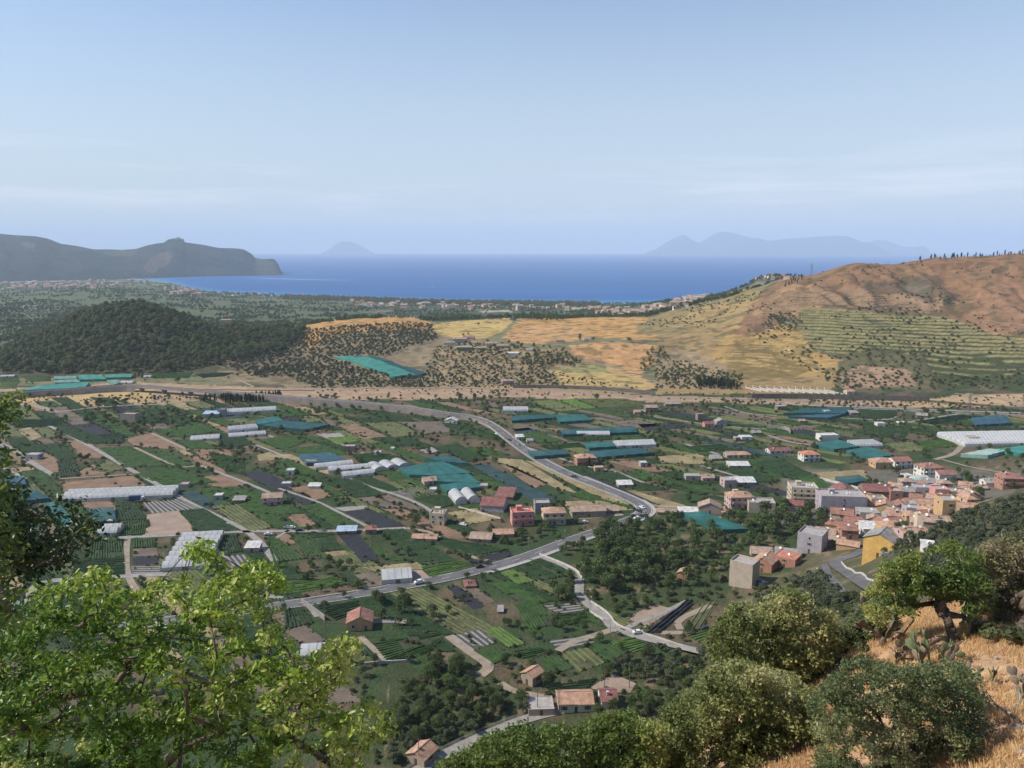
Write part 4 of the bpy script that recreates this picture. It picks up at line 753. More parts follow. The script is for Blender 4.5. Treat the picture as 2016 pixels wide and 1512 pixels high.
def house(u, v, wpx, dep, hpx, rot, roof, wall, rm, opts, label, cat='house', name='house', group=None, loc=None):
    x, y, z = loc or at(u, v); fx = FPX
    vg = 1 if (u > 1400 and 925 < v < 1160) else 0; w = wpx*y/fx*(.98 if vg else .9); h = hpx*y/fx*(.86 if vg else .80); dep = dep*(.97 if vg else .85); rot = rad(rot); R = random.Random(int(u*7+v))
    c = math.cos(rot); s = math.sin(rot)
    # (x, y) is the middle of the front foot
    cx, cy = x - s*dep/2, y + c*dep/2; zb = min(hgt(cx+dx*c-dy*s, cy+dx*s+dy*c) for dx in (-w/2, w/2) for dy in (-dep/2, dep/2))
    e = empty(name, (cx, cy, z), rot, label, cat, group)
    zb = min(zb-z, 0)-.3; eave = h; rise = 0
    if roof in 'gh': rise = min(dep*.22, h*.5); eave = h-rise*.75
    if roof == 'G': rise = min(w*.22, h*.5); eave = h-rise*.75
    if roof == 's': rise = dep*.14; eave = h-rise*.6
    wm = wallm(COLS[wall]); mb = MB(); hw, hd = w/2, dep/2
    if roof == 'f':
        mb.box(-hw, hw, -hd, hd, zb, eave, 0); t = .25; ph = .9 if h > 5 else .35
        for b in ((-hw, hw, -hd, -hd+t), (-hw, hw, hd-t, hd), (-hw, -hw+t, -hd+t, hd-t), (hw-t, hw, -hd+t, hd-t)): mb.box(b[0]+0, b[1]-0, b[2], b[3], eave+.003, eave+ph, 0)
    elif roof == 'G':
        mb.add([(-hw,-hd,zb),(hw,-hd,zb),(hw,-hd,eave),(0,-hd,eave+rise),(-hw,-hd,eave),(-hw,hd,zb),(hw,hd,zb),(hw,hd,eave),(0,hd,eave+rise),(-hw,hd,eave)], [(0,1,2,3,4),(6,5,9,8,7),(1,6,7,2),(5,0,4,9)])
    elif roof == 'g':
        mb.add([(-hw,-hd,zb),(-hw,hd,zb),(-hw,hd,eave),(-hw,0,eave+rise),(-hw,-hd,eave),(hw,-hd,zb),(hw,hd,zb),(hw,hd,eave),(hw,0,eave+rise),(hw,-hd,eave)], [(1,0,4,3,2),(5,6,7,8,9),(0,5,9,4),(6,1,2,7)])
    elif roof == 's':
        mb.add([(-hw,-hd,zb),(hw,-hd,zb),(hw,hd,zb),(-hw,hd,zb),(-hw,-hd,eave),(hw,-hd,eave),(hw,hd,eave+rise),(-hw,hd,eave+rise)], [(0,1,5,4),(1,2,6,5),(2,3,7,6),(3,0,4,7)])
    else: mb.box(-hw, hw, -hd, hd, zb, eave, 0)
    if 'L' in opts: mb.box(-hw-w*.35, -hw-.003, -hd*.2, hd, zb, eave*.55, 0)
    mb.build('wall', wm, e)
    rb = MB(); o = .35; th = .16; RM = ROOFS[rm]
    def slab(a, b, c_, d):
        P = [Vector(p) for p in (a, b, c_, d)]; nrm = (P[1]-P[0]).cross(P[3]-P[0]).normalized()
        if nrm.z < 0: nrm = -nrm
        rb.add([p+nrm*.02 for p in P]+[p+nrm*(th+.02) for p in P], [(0,1,2,3),(7,6,5,4),(0,4,5,1),(1,5,6,2),(2,6,7,3),(3,7,4,0)])
    if roof == 'g':
        k = rise/hd; slab((-hw-o,-hd-o,eave-k*o),(hw+o,-hd-o,eave-k*o),(hw+o,-.02,eave+rise),(-hw-o,-.02,eave+rise)); slab((hw+o,hd+o,eave-k*o),(-hw-o,hd+o,eave-k*o),(-hw-o,.02,eave+rise),(hw+o,.02,eave+rise)); rb.box(-hw-o-.05, hw+o+.05, -.18, .18, eave+rise+.08, eave+rise+.3)
    elif roof == 'G':
        k = rise/hw; slab((-hw-o,hd+o,eave-k*o),(-hw-o,-hd-o,eave-k*o),(-.02,-hd-o,eave+rise),(-.02,hd+o,eave+rise)); slab((hw+o,-hd-o,eave-k*o),(hw+o,hd+o,eave-k*o),(.02,hd+o,eave+rise),(.02,-hd-o,eave+rise)); rb.box(-.18, .18, -hd-o-.05, hd+o+.05, eave+rise+.08, eave+rise+.3)
    elif roof == 's': k = rise/dep; slab((-hw-o,-hd-o,eave-k*o),(hw+o,-hd-o,eave-k*o),(hw+o,hd+o,eave+rise+k*o),(-hw-o,hd+o,eave+rise+k*o))
    elif roof == 'h':
        r = max(.3, hw-hd); a = [(-hw-o,-hd-o,eave),(hw+o,-hd-o,eave),(hw+o,hd+o,eave),(-hw-o,hd+o,eave),(-r,0,eave+rise) if hw > hd else (0,-(hd-hw)-.3,eave+rise),(r,0,eave+rise) if hw > hd else (0,(hd-hw)+.3,eave+rise)]
        a = a+[(p[0], p[1], eave-.12) for p in a[:4]]
        fs = [(0,1,5,4),(1,2,5),(2,3,4,5),(3,0,4)] if hw > hd else [(0,1,4),(1,2,5,4),(2,3,5),(3,0,4,5)]
        rb.add(a, fs+[(6,7,1,0),(7,8,2,1),(8,9,3,2),(9,6,0,3),(9,8,7,6)])
    else: rb.box(-hw+.26, hw-.26, -hd+.26, hd-.26, eave+.004, eave+.12)
    if 'L' in opts: rb.box(-hw-w*.35-.3, -hw-.01, -hd*.2-.3, hd+.2, eave*.55+.003, eave*.55+.2)
    rf = rb.build('roof', RM, e)
    if 'c' in opts or (roof in 'gh' and R.random() < .45):
        cm = MB(); px_ = R.uniform(-.3, .3)*w; zt = eave+rise*.55; cm.box(px_-.3, px_+.3, -hd*.45-.3, -hd*.45+.3, zt-.4, zt+1.3); cm.box(px_-.4, px_+.4, -hd*.45-.4, -hd*.45+.4, zt+1.303, zt+1.42); cm.build('chimney', wm, rf)
    if 't' in opts:    # stair head / water tank on a flat roof
        cm = MB(); cm.box(-hw*.5, -hw*.5+3, 0, 2.6, eave+.13, eave+2.5); cm.box(-hw*.5-.15, -hw*.5+3.15, -.15, 2.75, eave+2.503, eave+2.65); cm.build('stair_head', wm, rf)
        cm = MB(); 
        for q in range(2): cm.bar((hw*.3+q*1.4, 0, eave+.13), (hw*.3+q*1.4, 0, eave+1.3), .95, n=10)
        cm.build('water_tank', whitem, rf)
    if vg and R.random() < .6:
        cm = MB(); q0 = Vector((R.uniform(-.35, .35)*w, -hd*.3, eave+rise*.5+.2)); cm.bar(q0, q0+Vector((0, 0, 1.0)), .08, n=5); cm.bar(q0+Vector((0, -.05, 1.1)), q0+Vector((-.05, -.22, 1.18)), 1.0, n=10, w2=1.15); cm.build('satellite_dish', whitem, rf)
    if 'n' in opts: return e
    st = max(1, int(round(eave/3.0))); sh = eave/st
    def window(face, px_, pz, ww=.95, hh=1.25):
        mb = MB(); f = .06
        mb.box(-ww/2-.1, ww/2+.1, -f, .05, -hh/2-.1, hh/2+.1, 0); mb.box(-ww/2, ww/2, -f-.02, -f+.001, -hh/2, hh/2, 1); mb.box(-ww/2-.18, ww/2+.18, -f-.12, -f+.002, -hh/2-.2, -hh/2-.1, 0)
        if R.random() < .5:
            for sx in (-1, 1): mb.box(sx*(ww/2+.32)-.22, sx*(ww/2+.32)+.22, -f-.03, -.002, -hh/2, hh/2, 2)
        ob = mb.build('window', [frame_m, glass, shutterm], e)
        if face == 'f': ob.location = (px_, -hd, pz)
        elif face == 'b': ob.location = (px_, hd, pz); ob.rotation_euler.z = math.pi
        elif face == 'r': ob.location = (hw, px_, pz); ob.rotation_euler.z = math.pi/2
        else: ob.location = (-hw, px_, pz); ob.rotation_euler.z = -math.pi/2
    few = 'w' in opts
    for fc, ln in (('f', w), ('r', dep), ('l', dep)):
        n = max(1, int(ln/3.4)); n = min(n, 5)
        if few: n = 1
        for k in range(st):
            for i in range(n):
                pz = k*sh+sh*.55; px_ = (i+.5)/n*ln-ln/2
                if k == 0 and fc == 'f' and i == n//2:
                    dm = MB(); dm.box(px_-.5, px_+.5, -hd-.07, -hd+.02, 0, 2.1); dm.build('door', doorm, e); continue
                if R.random() < .12: continue
                window(fc, px_, pz)
    if 'b' in opts:
        for k in range(1, st):
            bb = MB(); bb.box(-hw*.85, hw*.85, -hd-1.2, -hd-.13, k*sh-.1, k*sh+.05); bb.box(-hw*.85, hw*.85, -hd-1.2, -hd-1.1, k*sh+.053, k*sh+.95); bb.box(-hw*.85, -hw*.85+.1, -hd-1.097, -hd-.13, k*sh+.053, k*sh+.95); bb.box(hw*.85-.1, hw*.85, -hd-1.097, -hd-.13, k*sh+.053, k*sh+.95); bb.build('balcony', wm, e)
    return e
HT = """
708,1242,58,11,34,8,G,ochre,red,b|detached house with a broad red tiled roof just below the main road
1037,1348,36,7,34,-42,G,stone,orange,w|small roofless-looking stone hut with worn orange tiles beside the vegetable rows
1134,1403,84,10,36,3,g,white,orange,|white farmhouse with patchy old tiles at the foot of the foreground trees
1200,1396,38,9,33,3,g,white,maroon,w|lower white annex with a dark red roof joined to the farmhouse's right side
1066,1410,62,9,18,3,f,beige,slab,w|flat roofed grey-walled store left of the white farmhouse
818,1506,52,8,34,-30,G,stone,orange,wc|small stone house with mossy orange tiles beside the lower road's railing
536,995,44,10,26,10,g,rose,old,b|two-storey rose house with a shallow tiled roof left of the black plot
682,1052,44,7,11,5,s,brown,blue,w|low shed with a pale blue roof beside the cross lane
730,1052,23,6,17,5,g,brown,red,w|small house with a red roof right of the blue-roofed shed
860,1034,35,9,28,-8,f,cream,slab,t|square unfinished cream house standing alone near the middle of the plain
835,1066,58,7,13,-6,g,cream,orange,w|long low shed with orange roof in front of the square cream house
945,1068,50,12,15,-8,g,stone,old,w|long barn with tan tiles left of the pink house
992,1058,46,10,14,6,g,stone,orange,w|barn with orange tiles directly in front of the pink house
1030,1036,50,11,34,8,f,pink,bright,bt|pink two-storey house with roof terrace beside the dark red hall
1092,1034,52,11,40,5,h,cream,orange,b|cream three-storey house with balconies and orange hip roof
1068,1012,34,9,26,5,f,grey,slab,w|grey block between the pink house and the cream balcony house
1160,1019,78,11,24,6,g,stone,old,|long stone barn with grey-tan roof near the road junction
1205,1012,32,6,10,6,s,brown,old,w|small lean-to at the right end of the long stone barn
968,1008,54,18,26,-10,g,lilac,maroon,n|hall with a large dark red roof behind the pink house
992,985,40,16,14,-10,s,brown,maroon,n|low maroon-roofed shed row behind the dark red hall
1155,917,44,11,26,10,h,terra,orange,b|orange house with hipped tiles and cypresses in front
1180,930,20,6,12,5,f,ochre,slab,w|small ochre box at the right corner of the orange house
1024,866,18,7,9,10,s,white,white,w|small white hut left edge of the road bend's inner plots
1044,871,14,5,6,10,s,white,grey,n|white lean-to right of the small white hut
887,834,28,9,12,-12,G,white,white,|white pump house with an open gate beside the raised road
415,822,34,10,11,3,s,grey,blue,w|shed with a pale blue-white roof before the long far greenhouse
436,820,16,8,16,3,f,grey,slab,w|grey tower-like store beside the pale blue-white shed
252,832,36,9,20,-6,f,stone,slab,wn|roofless grey stone ruin among the far left plots
445,646,26,12,22,10,h,ochre,old,|ochre manor with two storeys in the saddle right of the wooded hill
440,652,22,7,7,10,s,cream,orange,n|low cream outbuilding in front of the ochre manor
412,646,20,8,8,0,g,stone,old,n|long low roof left of the ochre manor
1283,812,26,10,16,5,g,brown,old,|brown farmhouse among the far plots with pale outbuildings
1260,815,24,8,8,5,g,stone,old,n|low stable left of the brown farmhouse
1325,800,34,8,9,5,g,brown,grey,w|dark open shed row below the tan track
1380,829,15,8,16,5,f,brown,slab,w|square brown tower among the far right plots
1397,842,22,8,13,5,g,pink,maroon,w|small house with dark red roof right of the square brown tower
1421,840,24,9,17,5,G,lilac,grey,w|grey gabled house right of the dark red one in the far plots
1471,867,25,9,8,5,f,white,white,w|long white shed in the far right plots
1452,868,10,6,8,5,f,grey,slab,w|small grey block left of the long white shed
1490,856,20,8,9,5,g,brown,grey,w|brown shed in front of the two dark trees in the far plots
1443,903,28,9,14,5,g,rose,old,|rose farmhouse with dark roof left of the peach one
1466,903,30,9,15,8,h,peach,orange,|peach farmhouse with orange hip roof
1412,908,24,8,9,5,s,grey,grey,w|grey store left of the rose farmhouse
1456,922,48,9,9,0,s,beige,white,w|long shed with a patched white roof below the peach farmhouse
1365,946,34,8,11,0,f,grey,slab,w|low grey house in the scrub right of the main road
1395,948,28,8,14,5,g,rose,old,w|small rose house right of the low grey one
1438,960,26,9,17,5,f,rose,slab,w|half-built rose house behind the pink-white villa
1468,955,44,9,9,0,s,grey,white,w|long shed with a plain white roof behind the pink-white villa
1268,920,16,7,11,5,f,grey,white,w|small white-topped cube among plots right of the orange house
1232,960,34,8,10,5,s,grey,white,w|low shed with whitish roof near the slanting path
1537,893,50,10,11,8,g,white,maroon,|long white house with maroon roof and arcade
1598,909,38,11,24,6,h,white,bright,b|white two-storey villa with a bright red roof standing alone
1742,922,44,12,22,5,h,ochre,orange,b|ochre villa with orange roof behind the village
1778,922,44,11,24,12,g,white,red,b|white villa with balconies right of the ochre villa
1735,840,18,7,8,0,f,white,white,n|small white cube shed in the far right plots
1779,836,22,6,5,0,f,white,white,n|flat white shed right of the small white cube
1815,823,22,9,10,-20,g,brown,grey,w|brown barn by the lane near the long road wall
1683,817,18,8,7,5,s,brown,grey,w|little brown store at the edge of the blue-green net
1630,816,13,7,8,5,f,grey,blue,w|little blue-topped hut on the blue-green net
1540,808,22,8,10,5,f,brown,slab,w|brown half-built hut left of the blue-green net
1580,832,14,6,7,5,g,brown,old,n|tiny brown hut in the plots below the blue-green net
1675,777,18,9,11,5,g,cream,orange,w|cream cottage with orange roof on the far bank above the long wall
1461,1002,50,11,36,5,h,rose,orange,bt|pink-white villa with orange and white roofs left of the village
1500,1010,54,11,22,-8,f,beige,slab,w|wide beige house with flat roof right of the pink-white villa
1397,1012,50,10,26,-12,G,stone,old,w|stone gabled barn behind the turquoise net near the junction
1356,1012,44,8,7,-5,s,grey,white,n|flat white roofed shed left of the stone gabled barn
1312,1014,44,8,12,-5,g,stone,old,n|old stone store by the road junction
1432,1015,22,7,10,-5,s,stone,orange,n|lean-to on the right side of the stone gabled barn
1457,1157,50,9,60,-38,f,beige,slab,wn|tall narrow beige house with blank front below the village
1499,1127,42,11,34,-38,G,terra,orange,w|terracotta house with blank front right of the tall beige house
1543,1118,46,10,24,-38,f,terra,bright,w|lower terracotta wing with terrace right of the terracotta house
1500,1102,42,9,22,-10,g,rose,old,n|house with pinkish tan roof behind the terracotta house
1550,1103,50,9,20,-20,g,stone,grey,n|house with grey tiled roof behind the terracotta wing
1592,1089,50,12,44,-36,f,lilac,slab,w|blank grey-lilac wall house with small balconies on its left edge
1727,1098,60,11,56,-40,G,yellow,grey,w|tall yellow ochre house with two small windows on its blank front
1343,1140,25,6,20,-30,G,terra,orange,wn|tiny orange cabin alone in the green hollow
1583,998,54,13,44,-8,f,cream,slab,bt|cream apartment block with side balconies at the left end of the village
1566,1006,30,8,16,-20,s,rose,maroon,n|annex with dark red lean-to roof in front of the cream apartment block
1660,1012,92,15,40,-6,f,lilac,slab,wt|wide lilac-grey block with flat roof in the middle of the village back
1664,990,46,12,34,-10,G,white,maroon,w|white gabled house with maroon roof behind the wide lilac block
1728,988,56,13,34,-8,g,brown,maroon,|large house with a maroon roof at the back of the village
1688,1006,22,8,20,-10,f,white,white,w|narrow white house at the right front corner of the wide lilac block
1657,1030,44,10,28,-20,g,cream,red,w|cream house with a red gable roof just below the wide lilac block
1641,1048,34,9,24,-25,h,ochre,red,w|house with a red hip roof left of the rust-walled house
1624,1062,40,9,20,-25,g,stone,old,w|house with brown-grey tiles above the blank grey-lilac house
1640,1074,44,8,16,-28,g,stone,old,n|long low roof stepping down between the grey-lilac and the yellow house
1673,1063,34,10,27,-8,s,terra,red,w|rust-walled house with a plain red front behind the yellow house
1683,1040,34,9,20,-10,g,brown,red,w|small red roofed house up the alley behind the rust-walled house
1712,1026,40,10,20,-8,f,grey,slab,w|flat grey house in the village centre
1759,1032,28,9,27,-8,g,grey,orange,wn|plain grey gable-sided house right of the village centre
1718,1052,38,9,16,-8,s,white,white,n|house with an off-white roof directly behind the yellow house
1765,1046,50,9,18,6,h,ochre,orange,n|low house with a glowing orange hip roof right of the yellow house
1772,1062,56,8,18,4,g,beige,orange,w|long low orange roofed house right of the yellow house
1668,1082,44,7,16,-30,g,ochre,orange,n|orange roofed house touching the yellow house's left side
1730,1002,32,9,22,-6,f,peach,grey,w|peach house with a grey roof behind the ochre gable
1742,1012,36,9,24,-25,G,ochre,orange,w|ochre gable house with orange tiles in the village centre
1764,990,24,9,26,-8,f,terra,slab,w|plain rust block at the back of the village
1783,984,34,9,26,-10,g,grey,grey,|grey-white house with dark front right of the plain rust block
1838,945,46,11,36,8,h,white,red,b|tall white three-storey villa with red roof behind the village
1866,948,38,9,22,5,g,white,red,b|white and pink house with white railings right of the tall white villa
1790,945,16,6,10,10,f,white,white,n|white garage cube left of the tall white villa
1834,960,28,8,14,-8,s,lilac,grey,n|open grey pavilion roof below the tall white villa
1822,982,40,9,24,-10,f,lilac,slab,w|lilac house with pale front below the open grey pavilion
1853,990,28,9,30,-8,f,pink,slab,wn|plain pinkish-red block right of the lilac house
1884,988,36,9,22,-12,f,stone,slab,wn|broad tan stone building right of the plain pinkish block
1910,986,30,9,22,-6,g,cream,red,w|little house with a red roof at the right end of the village
1871,1016,34,9,34,-6,f,ochre,slab,w|cream-ochre house with one tall dark window facing the slope
1826,1012,46,9,30,0,g,grey,orange,w|grey house with large orange-red roofs left of the cream-ochre house
1800,1006,34,9,24,-8,g,stone,red,w|dark walled house with red roof right of the village centre
1799,1024,32,8,26,-8,f,lilac,slab,w|lilac-grey walled house in front of the dark walled one
1915,1008,50,9,13,-12,g,stone,orange,n|long low orange roof running down to the slope at the right end
1845,1038,54,10,18,-15,g,stone,old,n|broad stone-roofed barn at the edge of the near slope
1790,1056,26,7,14,5,g,rose,orange,w|small orange roofed cottage at the edge of the near slope
1818,1056,26,7,13,5,g,stone,orange,w|second small orange roofed cottage beside the near slope's edge
1996,962,44,12,32,-8,h,terra,red,b|terracotta villa with balconies at the right edge of the picture
1957,958,32,9,14,-5,g,white,grey,w|white house with grey-green roof left of the terracotta villa
1935,966,18,7,10,-8,g,stone,old,n|small brown roof below the grey-green roofed house
1633,868,42,10,14,5,f,white,white,n|open white shed with a glaring white roof behind the turquoise nets
1920,873,22,8,14,5,f,brown,slab,wn|brown tank house in front of the large white greenhouse
500,815,8,5,5,0,f,white,white,n|tiny white hut at the edge of the cypress row
571,935,18,7,11,5,f,white,white,w|small white hut left of the white tunnels
563,960,22,6,10,5,f,grey,white,n|white topped open shelter behind the orange soil plot
618,962,26,6,8,0,s,white,white,n|small pair of white sheds right of the orange soil plot
611,915,24,7,9,0,g,brown,old,n|brown shed at the left end of the white tunnels
688,886,24,7,9,0,f,brown,slab,n|brown shed at the end of the far white path
772,887,8,5,5,0,f,white,white,n|tiny white hut between the far garden beds
743,897,14,6,8,0,f,white,white,n|white hut beside the dark round tree
848,955,30,9,16,20,g,rose,old,w|pinkish cottage tucked between the turquoise nets
952,963,18,7,8,0,f,rose,slab,n|rose store at the right tip of the turquoise nets
852,970,16,6,8,0,f,white,white,n|small pale hut under the turquoise nets
362,960,18,6,8,3,f,rose,slab,n|square rose hut by the long white greenhouse's lane
429,986,20,7,13,5,f,grey,white,w|small two-storey white topped cube right of the striped plot
470,990,26,7,9,5,s,brown,grey,n|brown shed beyond the white topped cube
62,905,30,8,12,-5,f,grey,slab,w|grey farm store beside the far left lane
42,1030,32,8,13,5,f,white,white,w|white box house behind the dark oak branch
496,1088,32,8,16,3,s,rose,white,w|pink and white roofed store beside the covered black plots
985,1208,12,5,8,0,s,stone,grey,n|tiny grey hut in the green rows below the main road
927,1158,26,8,10,10,h,brown,maroon,n|round maroon hut beside the black strip below the road
905,676,30,9,13,5,g,grey,old,w|largest farmhouse of the hill hamlet
922,672,26,9,12,-8,g,rose,red,w|hill farmhouse with a red roof below the two small dark trees
885,680,24,8,9,5,g,cream,grey,n|pale barn at the left end of the hill hamlet
914,690,34,9,9,0,s,brown,grey,n|long dark shed in front of the hill hamlet
948,690,22,8,9,0,g,stone,old,w|stone cottage right of the hill hamlet
967,682,26,9,10,5,g,cream,orange,w|cream and orange cottage on the hill track
990,686,26,8,9,5,g,stone,old,w|stone house above the white framed canopy
1010,700,24,8,7,0,s,white,white,n|white framed canopy on the dry slope
1045,692,18,7,5,0,f,white,white,n|flat white roof among the hill thickets
1103,674,20,6,5,0,f,rose,slab,n|low rose shed left of the tall poplar
1156,672,14,8,7,0,f,white,white,w|white hut right of the tall poplar
1001,757,26,9,12,10,h,stone,old,n|grey stone rock-like store by the tan track
1920,502,22,9,7,0,h,white,white,w|white house with aerials on the skyline of the red hill
1674,516,8,5,5,0,f,white,white,n|small white hut left of the tallest skyline cypress
1688,517,7,5,5,0,f,white,white,n|small white hut under the tallest skyline cypress
1829,1086,24,6,11,-20,s,white,white,n|white porch among the bushes of the near slope
"""
for ln in HT.strip().splitlines():
    a, lb = ln.split('|'); a = a.split(',')
    u, v, w, d, h, r = map(float, a[:6]); nm = 'house'; cat = 'house'
    low = lb.lower()
    for wd, nn, cc in (('barn', 'barn', 'barn'), ('shed', 'shed', 'shed'), ('hut', 'hut', 'hut'), ('villa', 'villa', 'villa'), ('store', 'storehouse', 'store'), ('block', 'apartment_block', 'building'), ('hall', 'hall', 'hall'), ('cottage', 'cottage', 'cottage'), ('farmhouse', 'farmhouse', 'farmhouse'), ('tower', 'tower', 'building'), ('manor', 'manor_house', 'manor')):
        if wd in low.split()[:6] or wd in low.split('with')[0].split(): nm, cat = nn, cc; break
    e = house(u, v, w, d, h, r, a[6], a[7], a[8], a[9] if len(a) > 9 else '', lb, cat, nm)
    x, y = e.location.x, e.location.y; ww = w*y/FPX/2+1; dd = d/2+1; c_, s_ = math.cos(e.rotation_euler.z), math.sin(e.rotation_euler.z)
    block([(x+a_*ww*c_-b_*dd*s_, y+a_*ww*s_+b_*dd*c_) for a_, b_ in ((-1,-1),(1,-1),(1,1),(-1,1))])
# the smaller houses squeezed between those listed above
def infill():
    R = random.Random(77); VP_ = [(1625,1020),(1660,985),(1760,962),(1830,955),(1900,965),(1925,990),(1880,1010),(1840,1030),(1780,1045),(1700,1060),(1650,1078),(1600,1085)]; got = []; tries = 0; combos = [('cream','red'),('rose','old'),('ochre','orange'),('white','red'),('grey','old'),('peach','orange')]
    while len(got) < 34 and tries < 1500:
        tries += 1; u = R.uniform(1600, 1925); v = R.uniform(955, 1085)
        if not inpoly([u], [v], VP_)[0]: continue
        x, y, z = at(u, v); ok = not blocked(np.array([x, x-3, x+3, x, x]), np.array([y, y, y, y+3, y+6]))[:].any()
        if not ok: continue
        wc, rc = combos[len(got) % 6]; e = house(u, v, R.uniform(22, 30), 7.5, R.uniform(17, 25), R.choice((-8, -25, -38, 5)), R.choice('gGh'), wc, rc, 'w', 'x', 'house', 'house', 'small houses between the larger village houses'); got.append((e, u, wc, rc)); q = 5.2; block([(x-q, y-2), (x+q, y-2), (x+q, y+8), (x-q, y+8)])
    NM = {'red': 'red', 'old': 'weathered tile', 'orange': 'orange'}; OR = ['leftmost', 'second from left', 'third from left', 'fourth from left', 'fifth from left', 'sixth from left', 'seventh from left', 'eighth from left']
    for c in combos:
        for i, g in enumerate(sorted([g for g in got if (g[2], g[3]) == c], key=lambda g: g[1])): g[0]['label'] = f"{OR[i]} of the small {c[0]} village houses with {NM[c[1]]} roofs"
infill()
# ---- distant towns
def far_house(i):
    R = random.Random(i); mb = MB(); w, d, h = R.uniform(9, 14), R.uniform(8, 11), R.uniform(5.5, 9); mb.box(-w/2, w/2, -d/2, d/2, -3, h, 0)
    mb.add([(-w/2-.4,-d/2-.4,h),(w/2+.4,-d/2-.4,h),(w/2+.4,d/2+.4,h),(-w/2-.4,d/2+.4,h),(-w/2,0,h+1.6),(w/2,0,h+1.6)], [(0,1,5,4),(2,3,4,5),(1,2,5),(3,0,4),(3,2,1,0)], 1)
    for k in range(3): mb.box(-w/2+1+k*w/3.2, -w/2+2.2+k*w/3.2, -d/2-.06, -d/2+.02, 3.6, 5, 2)
    return mb
FH = []
def far_town(poly, n, label, seed, zsort=False, sc=(0.8, 1.3)):
    rng = np.random.default_rng(seed); us = [p[0] for p in poly]; vs = [p[1] for p in poly]; k = 0; tr = 0; done = []
    while k < n and tr < n*30:
        tr += 1; u = rng.uniform(min(us), max(us)); v = rng.uniform(min(vs), max(vs))
        if not inpoly([u], [v], poly)[0]: continue
        x, y, z = at(u, v)
        if z < -99.2 or any(math.dist((x, y), p) < 15 for p in done): continue
        done.append((x, y)); t = int(rng.integers(0, 6)); q_ = (u-min(us))/(max(us)-min(us)); part = ['left', 'inner left', 'middle', 'inner right', 'right'][min(4, int(q_*5))]; hue = ['red-roofed white', 'orange-roofed beige', 'orange-roofed cream', 'flat-roofed beige', 'red-roofed peach', 'dull-roofed beige'][t]
        me = FHM[t]; o = bpy.data.objects.new('town_house', me); link(o); o.location = (x, y, z-.3); o.rotation_euler.z = rng.uniform(-.7, .7); s = rng.uniform(*sc); o.scale = (s, s, s*rng.uniform(.8, 1.2)); tag(o, label.replace('pale house', hue+' house').replace('small ', '').replace('tiny ', '')+', '+part, 'house', (label.replace('pale', 'far').replace('house', 'houses')+', '+part+', '+hue)[:115]); k += 1
FHM = []
for i, (wc, rc) in enumerate((('white', 'red'), ('beige', 'orange'), ('cream', 'orange'), ('beige', 'slab'), ('peach', 'red'), ('beige', 'old'))):
    o = far_house(i).build('town_house', [wallm(COLS[wc]), ROOFS[rc], glass]); FHM.append(o.data); bpy.data.objects.remove(o)
far_town([(1158,606),(1200,610),(1230,620),(1260,612),(1330,600),(1350,590),(1392,584),(1390,592),(1350,606),(1270,618),(1225,622),(1170,616)], 105, 'small pale house in the far hillside town left of the ridge', 1, sc=(.9, 1.6))
far_town([(1325,586),(1390,580),(1395,588),(1330,596)], 18, 'small pale house on the ridge end of the far town', 11, sc=(1, 1.5))
far_town([(670,596),(870,598),(900,606),(700,608)], 34, 'small pale house behind the dark pines of the beach', 2, sc=(1, 2.0))
far_town([(870,600),(1150,603),(1150,612),(880,612)], 30, 'small pale house on the coastal plain left of the far town', 3, sc=(1, 2.0))
far_town([(0,558),(190,555),(190,568),(100,573),(0,572)], 70, 'tiny pale house of the town below the headland', 4, sc=(1.4, 2.8))
far_town([(322,566),(375,570),(420,577),(400,583),(340,582)], 34, 'tiny pale house of the seaside town left of the bay', 5, sc=(1.2, 2.4))
far_town([(190,555),(300,552),(310,562),(200,566)], 22, 'tiny pale house on the shore flats under the headland', 6, sc=(1.3, 2.4))
far_town([(430,576),(620,584),(620,590),(430,584)], 16, 'tiny pale house along the bay shore', 7, sc=(1.2, 2))
far_town([(1486,545),(1520,541),(1552,542),(1552,550),(1490,552)], 16, 'pale house of the hamlet on the crest left of the red hill', 8, sc=(.6, 1.0))
far_town([(50,606),(75,606),(75,612),(50,612)], 3, 'pale house on the dark plain left of the wooded hill', 9)
# sanctuary on the headland top
def sanctuary():
    u, v = 350, 471; i = 0; d = ray(u, v); t = 8290; x, y, z = d[0]*t, d[1]*t, CAMZ+d[2]*t-6
    e = empty('church', (x, y, z), .2, 'hilltop sanctuary church with dome and bell tower on the headland crest', 'church')
    mb = MB(); mb.box(-55, 30, -14, 14, -14, 16); mb.box(30, 60, -16, 18, -14, 10); mb.build('nave', wallm(COLS['cream']), e)
    mb = MB(); mb.bar((15, 0, 16), (15, 0, 22), 18, n=12); mb.bar((15, 0, 22), (15, 0, 30), 17, n=12, w2=6); mb.build('dome', ROOFS['grey'], e)
    mb = MB(); mb.box(-6, 3, -20, -12, -14, 30); mb.bar((-1.5, -16, 30), (-1.5, -16, 38), 8, n=4, w2=1); mb.build('bell_tower', wallm(COLS['cream']), e)
sanctuary()
